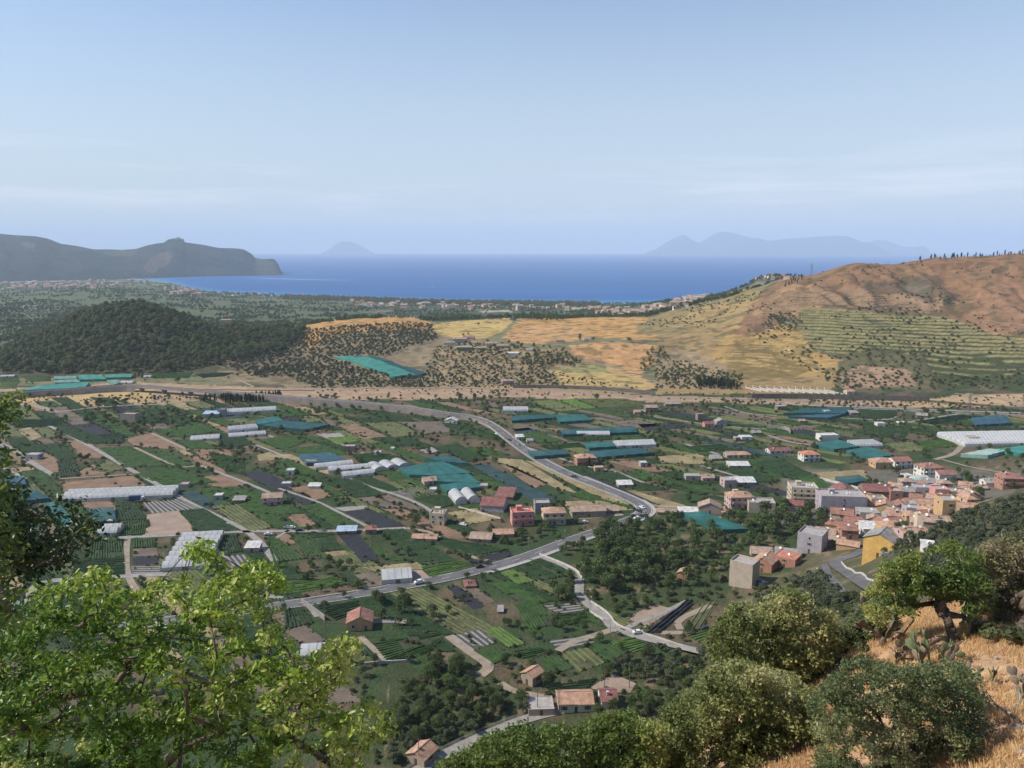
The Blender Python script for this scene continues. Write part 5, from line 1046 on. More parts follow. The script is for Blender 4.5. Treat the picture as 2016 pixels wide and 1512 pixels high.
# ================================================================ GREENHOUSES AND SHADE NETS
film = mat('greenhouse_film', (.60,.60,.60), var=.10, scale=.2, scale2=1.2, rough=.35, spec=.4, dirt=.2, trans=.3)
film3 = mat('white_film', (.78,.78,.78), var=.06, scale=.2, rough=.5, spec=.3, trans=.35)
film2 = mat('greenhouse_film_green', (.42,.50,.46), var=.10, scale=.2, rough=.4)
def greenhouse(A, B, depth, n, h, label, endon=False, flat=False, m=None, name='greenhouse'):
    a = Vector(at(*A)); b = Vector(at(*B)); L_ = (b-a); L_.z = 0; ln = L_.length; ang = math.atan2(L_.y, L_.x); e = empty(name, a, ang, label, 'greenhouse'); m = m or film
    cov = MB(); wallh = h*.5; K = 8
    for i in range(n):
        if endon: w = ln/n; prof = [(w*i+w*(j/K), wallh+(h-wallh)*math.sin(math.pi*j/K)**.8) for j in range(K+1)]
        else: w = depth/n; prof = [(w*i+w*(j/K), wallh+(h-wallh)*(math.sin(math.pi*j/K)**.8 if not flat else 1-abs(2*j/K-1))) for j in range(K+1)]
        if flat and endon: prof = [(p[0], wallh+(h-wallh)*(1-abs(2*j/K-1))) for j, p in enumerate(prof)]
        segs = max(2, int((depth if endon else ln)/3)); tot = depth if endon else ln
        vs = []
        for k in range(segs+1):
            for (q, z) in prof: vs.append(((q, tot*k/segs, z+.04*math.sin(k*1.9+i)) if endon else (tot*k/segs, q, z+.04*math.sin(k*1.9+i))))
        fs = [(k*(K+1)+j, k*(K+1)+j+1, (k+1)*(K+1)+j+1, (k+1)*(K+1)+j) for k in range(segs) for j in range(K)]
        if not endon: fs = [f[::-1] for f in fs]
        cov.add(vs, fs)
        for k in (0, segs):       # gable ends
            pts = [vs[k*(K+1)+j] for j in range(K+1)]; q0 = prof[0][0]; q1 = prof[-1][0]; t = 0 if k == 0 else tot
            cov.add(pts+([(q1, t, -.5), (q0, t, -.5)] if endon else [(t, q1, -.5), (t, q0, -.5)]), [tuple(range(K+3))])
    D = depth
    cov.add([(0,0,-.5),(ln,0,-.5),(ln,0,wallh),(0,0,wallh),(0,D,-.5),(ln,D,-.5),(ln,D,wallh),(0,D,wallh)], [(0,1,2,3),(5,4,7,6),(1,5,6,2),(4,0,3,7)] if not endon else [(4,0,3,7),(1,5,6,2)])
    cov.build('film_cover', m, e)
    fr = MB(); 
    for k in range(0, int(ln/4)+1):
        fr.bar((min(k*4, ln), -.06, -.4), (min(k*4, ln), -.06, wallh+.05), .12)
    for k in range(0, int((depth if endon else ln)/3)+1):      # hoops that carry the film
        t = min(k*3.0, depth if endon else ln)
        for i in range(n):
            w = (ln if endon else depth)/n; pr = [(w*i+w*(j/K), wallh+.05+(h-wallh)*((1-abs(2*j/K-1)) if flat else math.sin(math.pi*j/K)**.8)) for j in range(K+1)]
            for a_, b_ in zip(pr, pr[1:]): fr.bar((a_[0], t, a_[1]) if endon else (t, a_[0], a_[1]), (b_[0], t, b_[1]) if endon else (t, b_[0], b_[1]), .10)
    fr.bar((0, -.06, wallh), (ln, -.06, wallh), .14); tag(fr.build('frame_posts', metal, e), kind='stuff')
    dd = MB(); dd.box(ln*.45, ln*.45+2.2, -.12, -.07, 0, 2.0); dd.build('door', darkwall, e)
    c_, s_ = math.cos(ang), math.sin(ang); block([(a.x+p*c_-q*s_, a.y+p*s_+q*c_) for p, q in ((-1,-1),(ln+1,-1),(ln+1,depth+1),(-1,depth+1))]); return e
GHS = [((118,990),(340,981),17,3,4.2,'very long white greenhouse of three barrels on the left plain',{}),((318,1126),(408,1120),46,7,3.8,'square white greenhouse of many barrels behind the bright foreground tree',{}),
 ((622,926),(696,918),8,1,3.8,'rearmost of the three parallel white tunnels',{}),((647,932),(734,925),8,1,3.8,'middle one of the three parallel white tunnels',{}),((676,943),(737,936),8,1,3.8,'front one of the three parallel white tunnels',{}),
 ((738,930),(809,919),16,3,3.6,'three white dome ends joined between tunnels and turquoise nets',{'endon':1}),((897,995),(945,990),18,2,5,'pair of large white arched roofs left of the dark red hall',{'endon':1}),
 ((436,818),(544,812),11,1,5,'long white tunnel in front of the cypress row',{}),((374,870),(432,866),13,3,2.6,'low flat white greenhouse left of the stepped ones',{}),((450,864),(524,858),10,2,3,'low white greenhouse right of the flat one',{}),((450,854),(508,849),14,4,4,'stepped white greenhouse of four small barrels',{}),
 ((1136,860),(1201,860),9,1,3.8,'narrow white tunnel on the dark nets right of the main road',{}),((1216,884),(1292,881),15,1,5,'long white gabled greenhouse right of the main road',{'flat':1}),((1687,884),(1738,882),15,4,4,'white greenhouse of four barrels between the turquoise nets',{}),
 ((1900,880),(2140,873),36,6,4.2,'huge white greenhouse complex at the right edge',{'m':film3}),((752,1152),(812,1147),13,1,4.6,'white gabled tent greenhouse beside the main road',{'flat':1}),((990,813),(1040,813),13,4,4,'small white greenhouse of four barrels beyond the raised road',{}),
 ((190,1058),(230,1056),12,2,4.2,'two short white barrels beside the dark oak branch',{}),((236,756),(260,756),9,1,3,'small white roof among the far left nets',{}),((1805,952),(1832,950),8,1,4,'greenish arched shelter left of the tall white villa',{'m':film2}),
 ((0,744),(28,743),6,1,3,'thin white roof at the far left below the wooded hill',{}),((281,745),(297,744),6,1,3,'short white tunnel beside the far poplar',{}),((590,1300),(642,1296),9,1,3.4,'white tunnel half hidden behind the foreground leaves',{})]
for A, B, d, n, h, lb, kw in GHS:
    kw = dict(kw); greenhouse(A, B, d, n, h, lb, endon=bool(kw.get('endon')), flat=bool(kw.get('flat')), m=kw.get('m'))
NETM = {'T': mat('bright_turquoise_net', (.045,.22,.18), var=.25, scale=.12, scale2=.9, rough=.8, alpha=.88), 't': mat('turquoise_net', (.026,.125,.118), var=.22, scale=.12, scale2=.9, rough=.8, alpha=.88), 'd': mat('dark_teal_net', (.02,.085,.095), var=.25, scale=.12, scale2=.9, rough=.8, alpha=.85), 'b': mat('blue_net', (.035,.095,.135), var=.2, scale=.12, rough=.8, alpha=.88), 'g': mat('pale_green_net', (.13,.24,.20), var=.2, scale=.12, rough=.8, alpha=.9), 'p': mat('mint_net', (.30,.42,.38), var=.2, scale=.1, rough=.8, alpha=.93)}
def net(px, k, label, hz=2.7):
    P = [Vector(at(u, v, hz)) for u, v in px]
    for p in P: p.z = hgt(p.x, p.y)
    if (P[1]-P[0]).cross(P[3]-P[0]).z < 0: P = P[::-1]
    o = P[0]; e = empty('shade_net', o, 0, label, 'shade net'); nx = max(3, int((P[1]-P[0]).length/4)); ny = max(3, int((P[3]-P[0]).length/4)); vs = []; R = random.Random(int(px[0][0])); mb = MB(); gx = []; gy = []
    for j in range(ny+1):
        for i in range(nx+1):
            q = P[0].lerp(P[1], i/nx).lerp(P[3].lerp(P[2], i/nx), j/ny); gx.append(q.x); gy.append(q.y)
    H = height(gx, gy); 
    for t in range(len(gx)):
        i = t % (nx+1); j = t//(nx+1); sag = .28*abs(math.sin(i*math.pi/2))+.18*abs(math.sin(j*math.pi/2)); vs.append((gx[t]-o.x, gy[t]-o.y, H[t]+hz-sag+R.uniform(-.06, .06)-o.z))
    fs = [(j*(nx+1)+i, j*(nx+1)+i+1, (j+1)*(nx+1)+i+1, (j+1)*(nx+1)+i) for j in range(ny) for i in range(nx)]
    mb.add(vs, fs); mb.build('net_roof', NETM[k], e)
    sb = MB(); ps = MB()
    edge = [i for i in range(nx+1)]
    for i in range(nx): a, b = vs[i], vs[i+1]; sb.add([(a[0], a[1], a[2]-hz), (b[0], b[1], b[2]-hz), b, a], [(0, 1, 2, 3)])
    for j in range(ny): a, b = vs[j*(nx+1)+nx], vs[(j+1)*(nx+1)+nx]; sb.add([(a[0], a[1], a[2]-hz), (b[0], b[1], b[2]-hz), b, a], [(0, 1, 2, 3)])
    for j in range(ny): a, b = vs[j*(nx+1)], vs[(j+1)*(nx+1)]; sb.add([(a[0], a[1], a[2]-hz), (b[0], b[1], b[2]-hz), b, a], [(3, 2, 1, 0)])
    sb.build('net_side', NETM[k], e)
    for t in range(0, len(vs), 1):
        i = t % (nx+1); j = t//(nx+1)
        if i % 3 == 0 and j % 3 == 0: ps.bar((vs[t][0], vs[t][1], vs[t][2]-hz-.3), (vs[t][0], vs[t][1], vs[t][2]+.1), .12)
    tag(ps.build('support_posts', conc, e), kind='stuff'); block([(p.x, p.y) for p in P]); return e
NETS = """
t 785,921 838,911 852,935 806,934|turquoise net at the left tip of the big net complex
t 839,911 872,908 928,930 853,936|middle turquoise net panel right of the white domes
d 836,899 882,895 928,912 872,908|dark teal net at the back of the big net complex
t 830,937 922,931 946,950 842,946|broad turquoise net between the pinkish cottage and the domes
t 866,953 936,944 948,958 880,966|turquoise net at the front of the big net complex
d 1008,818 1090,815 1150,817 1008,828|long dark teal net right of the raised road, rear one
t 1092,816 1150,815 1166,826 1102,830|turquoise panel at the right end of the long rear net
d 1098,846 1250,838 1256,850 1108,855|long dark teal net behind the narrow white tunnel
t 1150,871 1204,868 1214,878 1160,881|small green net in front of the narrow white tunnel
d 1040,887 1112,884 1120,893 1052,898|teal net beside the descending main road
d 1150,888 1262,881 1290,890 1176,900|dark blue-green net in front of the long gabled greenhouse
d 1542,812 1592,803 1680,801 1662,814|blue-green net by the long road wall at right, rear half
b 1552,819 1612,815 1662,814 1630,822|blue-green net by the long road wall at right, front half
t 1596,872 1650,865 1692,878 1642,884|left turquoise net beside the four-barrel greenhouse
t 1662,886 1712,879 1760,895 1722,901|right turquoise net beside the four-barrel greenhouse
p 1892,893 1950,882 1985,885 1945,896|torn mint net before the large white greenhouse
T 1952,884 2016,876 2090,884 2010,892|bright turquoise net at the right edge below the large greenhouse
b 1912,822 1978,815 1992,832 1922,836|dark blue net at right before the large greenhouse
T 32,768 82,757 176,752 166,763|long turquoise net along the road at the far left
g 105,748 152,746 158,752 108,753|grey-green net behind the long far left one
T 152,738 200,737 208,746 158,747|bright turquoise net directly under the wooded hill
g 106,740 150,739 151,745 106,746|pale green net directly under the wooded hill
T 206,737 262,736 258,742 209,743|narrow turquoise net left of the far poplar
g 210,748 232,747 236,753 222,757|pale green net behind the small white roof
T 658,702 690,700 824,738 774,741|bright turquoise net sloping down the hillside
d 692,700 708,699 838,733 826,737|dark narrow net beside the bright sloping one
b -40,940 45,936 52,952 -40,958|dark blue net at the left edge, rear
d -40,966 70,962 100,980 -40,992|dark teal net at the left edge behind the oak branch
t 86,990 112,986 152,1028 128,1032|narrow turquoise net in front of the very long greenhouse
d 172,1000 224,996 228,1022 190,1026|teal net partly behind the upright oak sprig
b 588,894 650,890 682,905 604,911|dark blue net behind the white tunnels
d 508,836 560,828 650,835 600,845|dark teal net before the far cypress row
t 504,826 545,818 560,828 508,835|teal net right of the stepped greenhouse
t 1340,1008 1385,1006 1478,1040 1420,1042|long turquoise net from the stone barn down to the village
d 1644,938 1690,934 1712,944 1668,952|green pool-like net behind the wide lilac block
g 0,1192 44,1178 42,1196 0,1212|turquoise cover over a basin at the left edge
"""
for ln in NETS.strip().splitlines():
    a, lb = ln.split('|'); a = a.split(); net([tuple(map(float, q.split(','))) for q in a[1:]], a[0], lb)
# concrete frames of the far bank (row of pale beams)
def frames():
    a = Vector(at(1500, 772)); b = Vector(at(1660, 778)); e = empty('concrete_frame_row', a, math.atan2((b-a).y, (b-a).x), 'row of pale slanting concrete frames above the long grey wall', 'concrete frames'); n = 12; L_ = (b-a).length
    for i in range(n):
        mb = MB(); mb.box(-.6, .6, 0, 26, -.5, .9); mb.box(-.6, .6, 25, 26.2, .903, 3.0); o = mb.build('beam', palewall, e); o.location = (L_*i/(n-1), 2, 0); o.rotation_euler.z = rad(32)
frames()
# ================================================================ POLES, PYLONS, LAMPS
woodp = mat('pole_wood', (.16,.13,.11), var=.2, scale=2)
def lamp_mesh():
    e = empty('street_lamp', (0, 0, 0), 0, '', 'street lamp'); mb = MB(); mb.bar((0,0,-.3), (0,0,7.2), .2, n=8, w2=.12); mb.build('post', metal, e)
    mb = MB(); mb.bar((0,0,7.1), (0,-1.4,7.6), .09, n=6); mb.build('arm', metal, e); mb = MB(); mb.bar((0,-1.2,7.55), (0,-2.0,7.7), .36, .18, n=6); mb.build('lamp_head', whitem, e); return e
def pole_mesh():
    e = empty('utility_pole', (0, 0, 0), 0, '', 'pole'); mb = MB(); mb.bar((0,0,-.3), (0,0,9), .28, n=8, w2=.18); mb.build('post', woodp, e); mb = MB(); mb.bar((-.9,0,8.5), (.9,0,8.5), .1); 
    mb.build('crossarm', woodp, e); mb = MB(); [mb.bar((x,0,8.55), (x,0,8.8), .1, n=6) for x in (-.8, 0, .8)]; mb.build('insulators', glass, e); return e
def pylon_mesh():
    e = empty('lattice_pylon', (0, 0, 0), 0, '', 'pylon'); mb = MB(); H = 22
    for sx in (-1, 1):
        for sy in (-1, 1): mb.bar((sx*1.5, sy*1.5, -.5), (sx*.3, sy*.3, H), .22)
    for k in range(8):
        z0, z1 = k*H/8, (k+1)*H/8; w0, w1 = 1.5-1.2*z0/H, 1.5-1.2*z1/H
        for sy in (-1, 1): mb.bar((-w0, sy*w0, z0), (w1, sy*w1, z1), .12); mb.bar((sy*w0, -w0, z0), (sy*w1, w1, z1), .12)
    mb.build('tower', metal, e); mb = MB()
    for z in (H-5, H-2.5): mb.bar((-3, 0, z), (3, 0, z), .25)
    mb.build('crossarm', metal, e); return e
def series(proto, pts, labels, group, rot=None, scale=1):
    for i, (u, v) in enumerate(pts):
        p = at(u, v); lb = labels if isinstance(labels, str) else labels[i]; rz = (rot[i] if rot else 0); sc = scale[i] if isinstance(scale, list) else scale
        if i == 0: proto.location = p; proto.rotation_euler.z = rz; proto.scale = (sc,)*3; proto['label'] = lb; proto['group'] = group
        else: copytree(proto, p, rz, sc, lb, group)
series(lamp_mesh(), [(1205,1012),(1094,1090),(1160,1190),(1163,1205),(1202,1245),(1112,1070),(1150,1050),(1040,1085),(1244,1018),(1172,1030),(1603,1152),(1435,1150)],
 ['tall street lamp in the lot before the long stone barn','street lamp where the lane leaves the main road','street lamp on the lane below the tall dark clump','street lamp at the inner side of the lane bend','street lamp by the lane junction','street lamp on the main road verge below the cream house','street lamp on the pale pavement halfway to the junction','street lamp opposite the maroon parcel wall','street lamp at the near edge of the junction','street lamp on the pale pavement before the junction','tall slim lamp among the trees in front of the grey-lilac house','street lamp left of the tall beige house'], 'street lamps along the road')
series(pole_mesh(), [(587,995),(663,1040),(555,1042),(640,1228),(641,1256),(714,1256),(852,1228),(790,1036),(774,1036),(968,1312),(1058,1405),(1100,1406),(1190,1362),(1239,1355),(938,1210),(742,756),(748,760),(832,738),(1000,750),(825,1508),(440,1035),(1185,955),(1365,925),(1660,905),(930,812),(150,828),(185,760)],
 ['wooden pole beside the black plot behind the blue-roofed shed','wooden pole next to the blue-roofed shed','wooden pole by the cars on the cross lane','wooden pole at the far edge of the dark field under the road','wooden pole left of the red-roofed house','wooden pole in front of the red-roofed house','wooden pole in the greenery right of the red-roofed house','wooden pole at the near corner of the second black plot','wooden pole left of the second black plot corner','wooden pole on the pink track by the green field','wooden pole in front of the flat roofed store','wooden pole at the joint of store and white farmhouse','wooden pole behind the white farmhouse','wooden pole in the pink ploughed plot','wooden pole by the black strip garden','wooden pole under the sloping turquoise net, left one','wooden pole under the sloping turquoise net, right one','wooden pole at the lower end of the sloping nets','wooden pole near the rock-like store','pale pole in front of the small stone house','wooden pole beside the dark plot left of the rose house','wooden pole in the scrub right of the descending road','wooden pole near the rose farmhouse','wooden pole behind the bright red villa','wooden pole at the raised road bend','wooden pole in the far left plots','wooden pole at the far left nets'], 'wooden utility poles')
series(pylon_mesh(), [(1597,545),(1580,556),(1907,816)], ['lattice pylon standing on the crest left of the skyline cypresses','smaller lattice pylon on the crest left of the taller one','lattice pylon rising from the right-hand concrete road'], 'lattice pylons', scale=[1.0, .6, .9])
def mast(u, v, h, lb):
    p = at(u, v); e = empty('radio_mast', p, 0, lb, 'mast'); mb = MB(); mb.bar((0,0,-.5), (0,0,h), .5, n=6, w2=.3); mb.build('shaft', metal, e); mb = MB()
    for k in range(3): mb.bar((-1.2, 0, h*(.7+.12*k)), (1.2, 0, h*(.7+.12*k)), .25)
    mb.build('antenna', metal, e)
mast(1888, 503, 14, 'thin radio mast left of the white ridge house'); mast(1926, 501, 11, 'thin radio mast right of the white ridge house')
# ================================================================ CARS, TRUCKS, BOATS
cpaint = {'white': mat('car_white', (.7,.7,.7), var=0, rough=.25, spec=.5), 'dark': mat('car_dark', (.03,.032,.038), var=0, rough=.25, spec=.5), 'grey': mat('car_silver', (.35,.36,.37), var=0, rough=.3, spec=.5, metal=.5), 'red': mat('car_red', (.35,.03,.03), var=0, rough=.25, spec=.5), 'blue': mat('car_blue', (.05,.09,.25), var=0, rough=.25, spec=.5)}
tyre = mat('tyre_rubber', (.02,.02,.02), var=0); lampm = mat('headlight_glass', (.6,.6,.58), var=0, rough=.2); tailm = mat('tail_lamp', (.3,.02,.02), var=0, rough=.3)
def car_parts(paint):
    bm = bmesh.new(); prof = [(-2.1,.35),(-2.15,.75),(-1.9,.95),(-1.35,1.0),(-.75,1.42),(.75,1.45),(1.35,1.0),(1.95,.85),(2.1,.65),(2.1,.35)]; n = len(prof)
    rings = []
    for y, k, zz in ((-.85,1,0),(-.8,1,0),(.8,1,0),(.85,1,0)):
        rings.append([bm.verts.new((p[0], y*(.86 if p[1] > 1.2 else 1), p[1])) for p in prof])
    for a, b in zip(rings, rings[1:]):
        for i in range(n): bm.faces.new((a[i], a[(i+1) % n], b[(i+1) % n], b[i]))
    bm.faces.new(rings[0][::-1]); bm.faces.new(rings[-1]); bmesh.ops.recalc_face_normals(bm, faces=bm.faces); me = bpy.data.meshes.new('body'); bm.to_mesh(me); me.materials.append(paint)
    return me
CARW = {}
def car(u, v, rot, col, label, van=False, group='cars on the roads of the plain'):
    x, y, z = at(u, v); e = empty('car' if not van else 'van', (x, y, z+.27), rad(rot), label, 'car' if not van else 'van', group if not van else 'vans')
    k = (col, van)
    if k not in CARW:
        b = car_parts(cpaint[col]); g = MB(); g.add([(-1.28,-.80,1.04),(-.72,-.735,1.36),(.72,-.735,1.38),(1.25,-.80,1.04)], [(0,3,2,1)]); g.add([(-1.28,.80,1.04),(-.72,.735,1.36),(.72,.735,1.38),(1.25,.80,1.04)], [(0,1,2,3)])
        g.v = [(p[0], p[1]*1.035, p[2]) for p in g.v]; g.add([(-1.4,-.68,1.02),(-1.4,.68,1.02),(-.78,.62,1.43),(-.78,-.62,1.43)], [(0,3,2,1)]); g.add([(1.37,-.68,1.03),(1.37,.68,1.03),(.79,.62,1.46),(.79,-.62,1.46)], [(0,1,2,3)])
        w = MB(); w.bar((0,-.12,0), (0,.12,0), .62, n=14); r = MB(); r.bar((0,-.14,0), (0,.14,0), .3, n=10)
        hl = MB(); hl.box(2.06, 2.14, -.14, .14, -.07, .07); tl = MB(); tl.box(-2.18, -2.1, -.12, .12, -.08, .08)
        ms = []
        for nm, q, m_ in (('windows', g, glass), ('wheel', w, tyre), ('rim', r, metal), ('headlight', hl, lampm), ('tail_light', tl, tailm)):
            o = q.build(nm, m_); ms.append(o.data); bpy.data.objects.remove(o)
        CARW[k] = (b, ms)
    b, ms = CARW[k]
    def add(nm, me, loc=(0,0,0), par=None): o = bpy.data.objects.new(nm, me); link(o, par or e); o.location = loc; return o
    add('body', b); add('windows', ms[0])
    for sx in (-1.3, 1.3):
        for sy in (-.78, .78): wh = add('wheel', ms[1], (sx, sy, .31)); add('rim', ms[2], (0,0,0), wh)
    for sy in (-.6, .6): add('headlight', ms[3], (0, sy, .68)); add('tail_light', ms[4], (0, sy, .78))
    if van: e.scale = (1.15, 1.1, 1.35)
    return e
for u, v, r, c, lb, vn in [(1264,1001,-60,'white','white car nearest the apex of the road junction',0),(1258,1008,-50,'dark','dark car just before the junction apex',0),(1270,1012,-80,'grey','silver car turning at the junction',0),(1255,1022,20,'white','white car leaving the junction towards the lower road',0),(1262,1018,25,'dark','dark car behind the white one leaving the junction',0),(1246,1018,-150,'dark','dark car waiting on the left arm of the junction',0),(1272,1022,70,'white','second white car queued at the right side of the junction',0),
 (944,1118,25,'dark','dark car on the main road beside the bright green strip',0),(826,1150,24,'white','white van on the main road near the white tent greenhouse',1),(978,856,-60,'white','white car coming down the raised road',0),(1003,868,-55,'dark','dark car behind the white one on the raised road',0),(1256,1248,10,'white','white car parked at the lane junction beside the black strips',0),(1388,1240,20,'dark','dark car beside the bright green bed near the foreground oak',0),
 (528,1054,5,'white','white car at the left end of the cross lane row',0),(566,1041,5,'grey','silver car parked in the middle of the cross lane row',0),(574,1041,5,'white','white car right beside the silver one on the cross lane',0),(589,1046,5,'dark','dark car at the right end of the cross lane row',0),(38,896,-45,'white','white car on the far left lane',0),(44,903,-45,'dark','dark car just behind the white one on the far left lane',0),(52,907,-45,'grey','grey car nearest the grey farm store',0),
 (908,818,-20,'dark','dark car left of the white van near the pump house',0),(912,823,-20,'white','white van parked above the dark yard by the pump house',1),(925,826,-10,'dark','dark car in the yard beside the pump house',0),(958,836,10,'white','white car at the outer edge of the pump house yard',0),(345,968,-40,'white','white van at the right end of the very long greenhouse',1),(912,1035,-30,'white','white car beside the barn left of the pink house',0),(1495,1148,20,'blue','blue car in the shade right of the tall beige house',0),(1502,1152,20,'grey','grey car in front of the blue one by the tall beige house',0),
 (1185,1040,20,'dark','dark car parked at the lot edge below the long stone barn',0),(1150,1030,5,'white','white car in the lot before the long stone barn',0),(1700,798,0,'white','white van on the right-hand concrete road',1),(700,792,-5,'white','white car on the highest part of the raised road',0),(572,783,-5,'white','second white car far up on the raised road',0),(1745,1096,-20,'grey','grey car at the foot of the yellow house',0),(1020,877,-50,'grey','silver car on the descending main road below the bend',0),(1130,940,-28,'dark','dark car halfway down the descending main road',0)]:
    car(u, v, r, c, lb, bool(vn))
def truck(u, v, rot, lb):
    x, y, z = at(u, v); e = empty('truck', (x, y, z+.1), rad(rot), lb, 'truck'); mb = MB(); mb.box(-4.5, 2.0, -1.25, 1.25, 1.0, 3.6); mb.build('cargo_box', mat('truck_tarp', (.05,.07,.16), var=.1, scale=1), e)
    mb = MB(); mb.add([(2.2,-1.2,.6),(4.0,-1.2,.6),(4.0,-1.2,1.7),(3.6,-1.2,2.9),(2.2,-1.2,2.9),(2.2,1.2,.6),(4.0,1.2,.6),(4.0,1.2,1.7),(3.6,1.2,2.9),(2.2,1.2,2.9)], [(0,1,2,3,4),(9,8,7,6,5),(0,5,6,1),(1,6,7,2),(2,7,8,3),(3,8,9,4),(4,9,5,0)]); mb.build('cab', whitem, e)
    for sx in (-3.6, -2.4, 3.0):
        for sy in (-1.05, 1.05): mb = MB(); mb.bar((sx,sy-.15,.5), (sx,sy+.15,.5), 1.0, n=12); mb.build('wheel', tyre, e)
truck(271, 987, 5, 'truck with dark blue tarpaulin in front of the very long greenhouse')
def boats():
    x, y, _ = atz(854, 566, -100); e = empty('sailboat', (x, y, -100), .8, 'tiny sailing boat with one white sail on the open bay', 'sailboat')
    mb = MB(); mb.add([(-9,0,2.2),(-7,-2.6,2.2),(5,-2.6,2.2),(10,0,2.4),(5,2.6,2.2),(-7,2.6,2.2),(-7,0,-.8),(6,0,-.8)], [(0,1,2,3,4,5),(0,6,1),(1,6,7,2),(2,7,3),(3,7,4),(4,7,6,5),(5,6,0)]); mb.build('hull', whitem, e)
    mb = MB(); mb.bar((1,0,1),(1,0,26),.35,n=6); mb.build('mast', metal, e); mb = MB(); mb.add([(.8,0,3.4),(-8,.4,3.6),(.8,0,25),(.8,.12,3.4),(-8,.52,3.6),(.8,.12,25)], [(0,1,2),(5,4,3),(0,3,4,1),(1,4,5,2),(2,5,3,0)]); mb.add([(1.3,0,3),(9.6,0,3),(1.3,0,22),(1.3,.12,3),(9.6,.12,3),(1.3,.12,22)], [(0,1,2),(5,4,3),(0,3,4,1),(1,4,5,2),(2,5,3,0)]); mb.build('sail', whitem, e)
    x, y, _ = atz(688, 552, -100); e = empty('motorboat', (x, y, -100), .1, 'speedboat at the head of a long white wake below the headland', 'motorboat'); mb = MB()
    mb.add([(-6,-2,2),(4,-2,2),(9,0,2.6),(4,2,2),(-6,2,2),(-6,-1.4,-.6),(5,0,-.6),(-6,1.4,-.6)], [(0,1,2,3,4),(0,5,6,1),(1,6,2),(2,6,3),(3,6,7,4),(4,7,5,0)]); mb.build('hull', whitem, e); mb = MB(); mb.box(-2,3,-1.2,1.2,2.0,4.0); mb.build('cabin', glass, e)
    mb = MB(); P = [Vector(atz(u, v, -99.6)) for u, v in [(686,552),(640,551.2),(590,550),(540,548.4),(480,546.5),(430,546)]]; P = smooth_line(P, 40); N_ = normals2(P)
    for i in range(len(P)-1):
        w = 6+22*math.sin(math.pi*min(1, i/len(P)*1.3))**1; a = P[i]; b = P[i+1]; mb.add([a+N_[i]*w, a-N_[i]*w, b-N_[i+1]*w, b+N_[i+1]*w], [(0,1,2,3)])
    tag(mb.build('wake_foam', mat('sea_foam', (.40,.50,.60), var=.3, scale=.02)), kind='stuff')
boats()
# ================================================================ VEGETATION
def leafquads(P, Nrm, size, rng, asp=.75, jit=.55):
    """diamond leaves at points P facing roughly Nrm"""
    n = len(P); N_ = Nrm + rng.normal(0, jit, (n, 3)); N_ /= np.linalg.norm(N_, axis=1, keepdims=True)+1e-9
    R_ = rng.normal(0, 1, (n, 3)); T = np.cross(N_, R_); T /= np.linalg.norm(T, axis=1, keepdims=True)+1e-9; B = np.cross(N_, T)
    s = size*(.65+.7*rng.random((n, 1)))
    V = np.stack([P-T*s*.5, P-B*s*asp*.5+N_*s*.06, P+T*s*.5, P+B*s*asp*.5+N_*s*.06], 1).reshape(-1, 3)
    return V, np.arange(n*4).reshape(n, 4)
def crown_points(lobes, n, rng, zsq=.8, shell=.72):
    w = np.array([l[3]**2 for l in lobes]); w = w/w.sum(); k = rng.choice(len(lobes), n, p=w); L_ = np.array(lobes)[k]
    d = rng.normal(0, 1, (n, 3)); d /= np.linalg.norm(d, axis=1, keepdims=True); d[:, 2] = np.where(d[:, 2] < -.55, -d[:, 2], d[:, 2])
    r = L_[:, 3:4]*(shell+(1.06-shell)*rng.random((n, 1))); sc = np.array([1, 1, zsq]); P = L_[:, :3]+d*r*sc
    return P, d, k
def lobes_for(kind, rng):
    if kind == 'broadleaf':
        H, R = 7.0, 3.2; L_ = [(0, 0, 4.2, 2.4)]
        for i in range(11):
            a = rng.random()*6.28; r = rng.uniform(1.0, 2.3); z = rng.uniform(2.6, 6.0); L_.append((math.cos(a)*r*(1.1-(z-2.6)/7), math.sin(a)*r*(1.1-(z-2.6)/7), z, rng.uniform(.9, 1.6)))
    elif kind == 'olive':
        L_ = [(0, 0, 2.7, 1.3)]
        for i in range(10):
            a = rng.random()*6.28; r = rng.uniform(.7, 1.9); z = rng.uniform(1.8, 3.9); L_.append((math.cos(a)*r, math.sin(a)*r, z, rng.uniform(.6, 1.05)))
    elif kind == 'shrub':
        L_ = []
        for i in range(6):
            a = rng.random()*6.28; r = rng.uniform(0, .9); L_.append((math.cos(a)*r, math.sin(a)*r, rng.uniform(.35, 1.0), rng.uniform(.5, .85)))
    elif kind == 'cypress':
        L_ = [(rng.uniform(-.1, .1), rng.uniform(-.1, .1), .8+i*.72, .95*math.sin(math.pi*min(.97, (i+1.9)/12.2))**.7) for i in range(11)]
    elif kind == 'pine':
        L_ = []
        for i in range(12):
            a = rng.random()*6.28; r = rng.uniform(0, 2.9)**1; L_.append((math.cos(a)*r, math.sin(a)*r, 6.6-r*.22+rng.uniform(-.3, .5), rng.uniform(.8, 1.2)))
    elif kind == 'poplar':
        L_ = [(rng.uniform(-.5, .5), rng.uniform(-.5, .5), 2+i*.8, 1.7*math.sin(math.pi*min(.95, (i+2.2)/13))**.8) for i in range(11)]
    return L_
TRUNK = {'broadleaf': (.22, 3.6, 5), 'olive': (.2, 2.2, 4), 'shrub': (.05, .6, 3), 'cypress': (.14, 8, 1), 'pine': (.24, 6.4, 5), 'poplar': (.22, 8.5, 3)}
LEAFM = {}
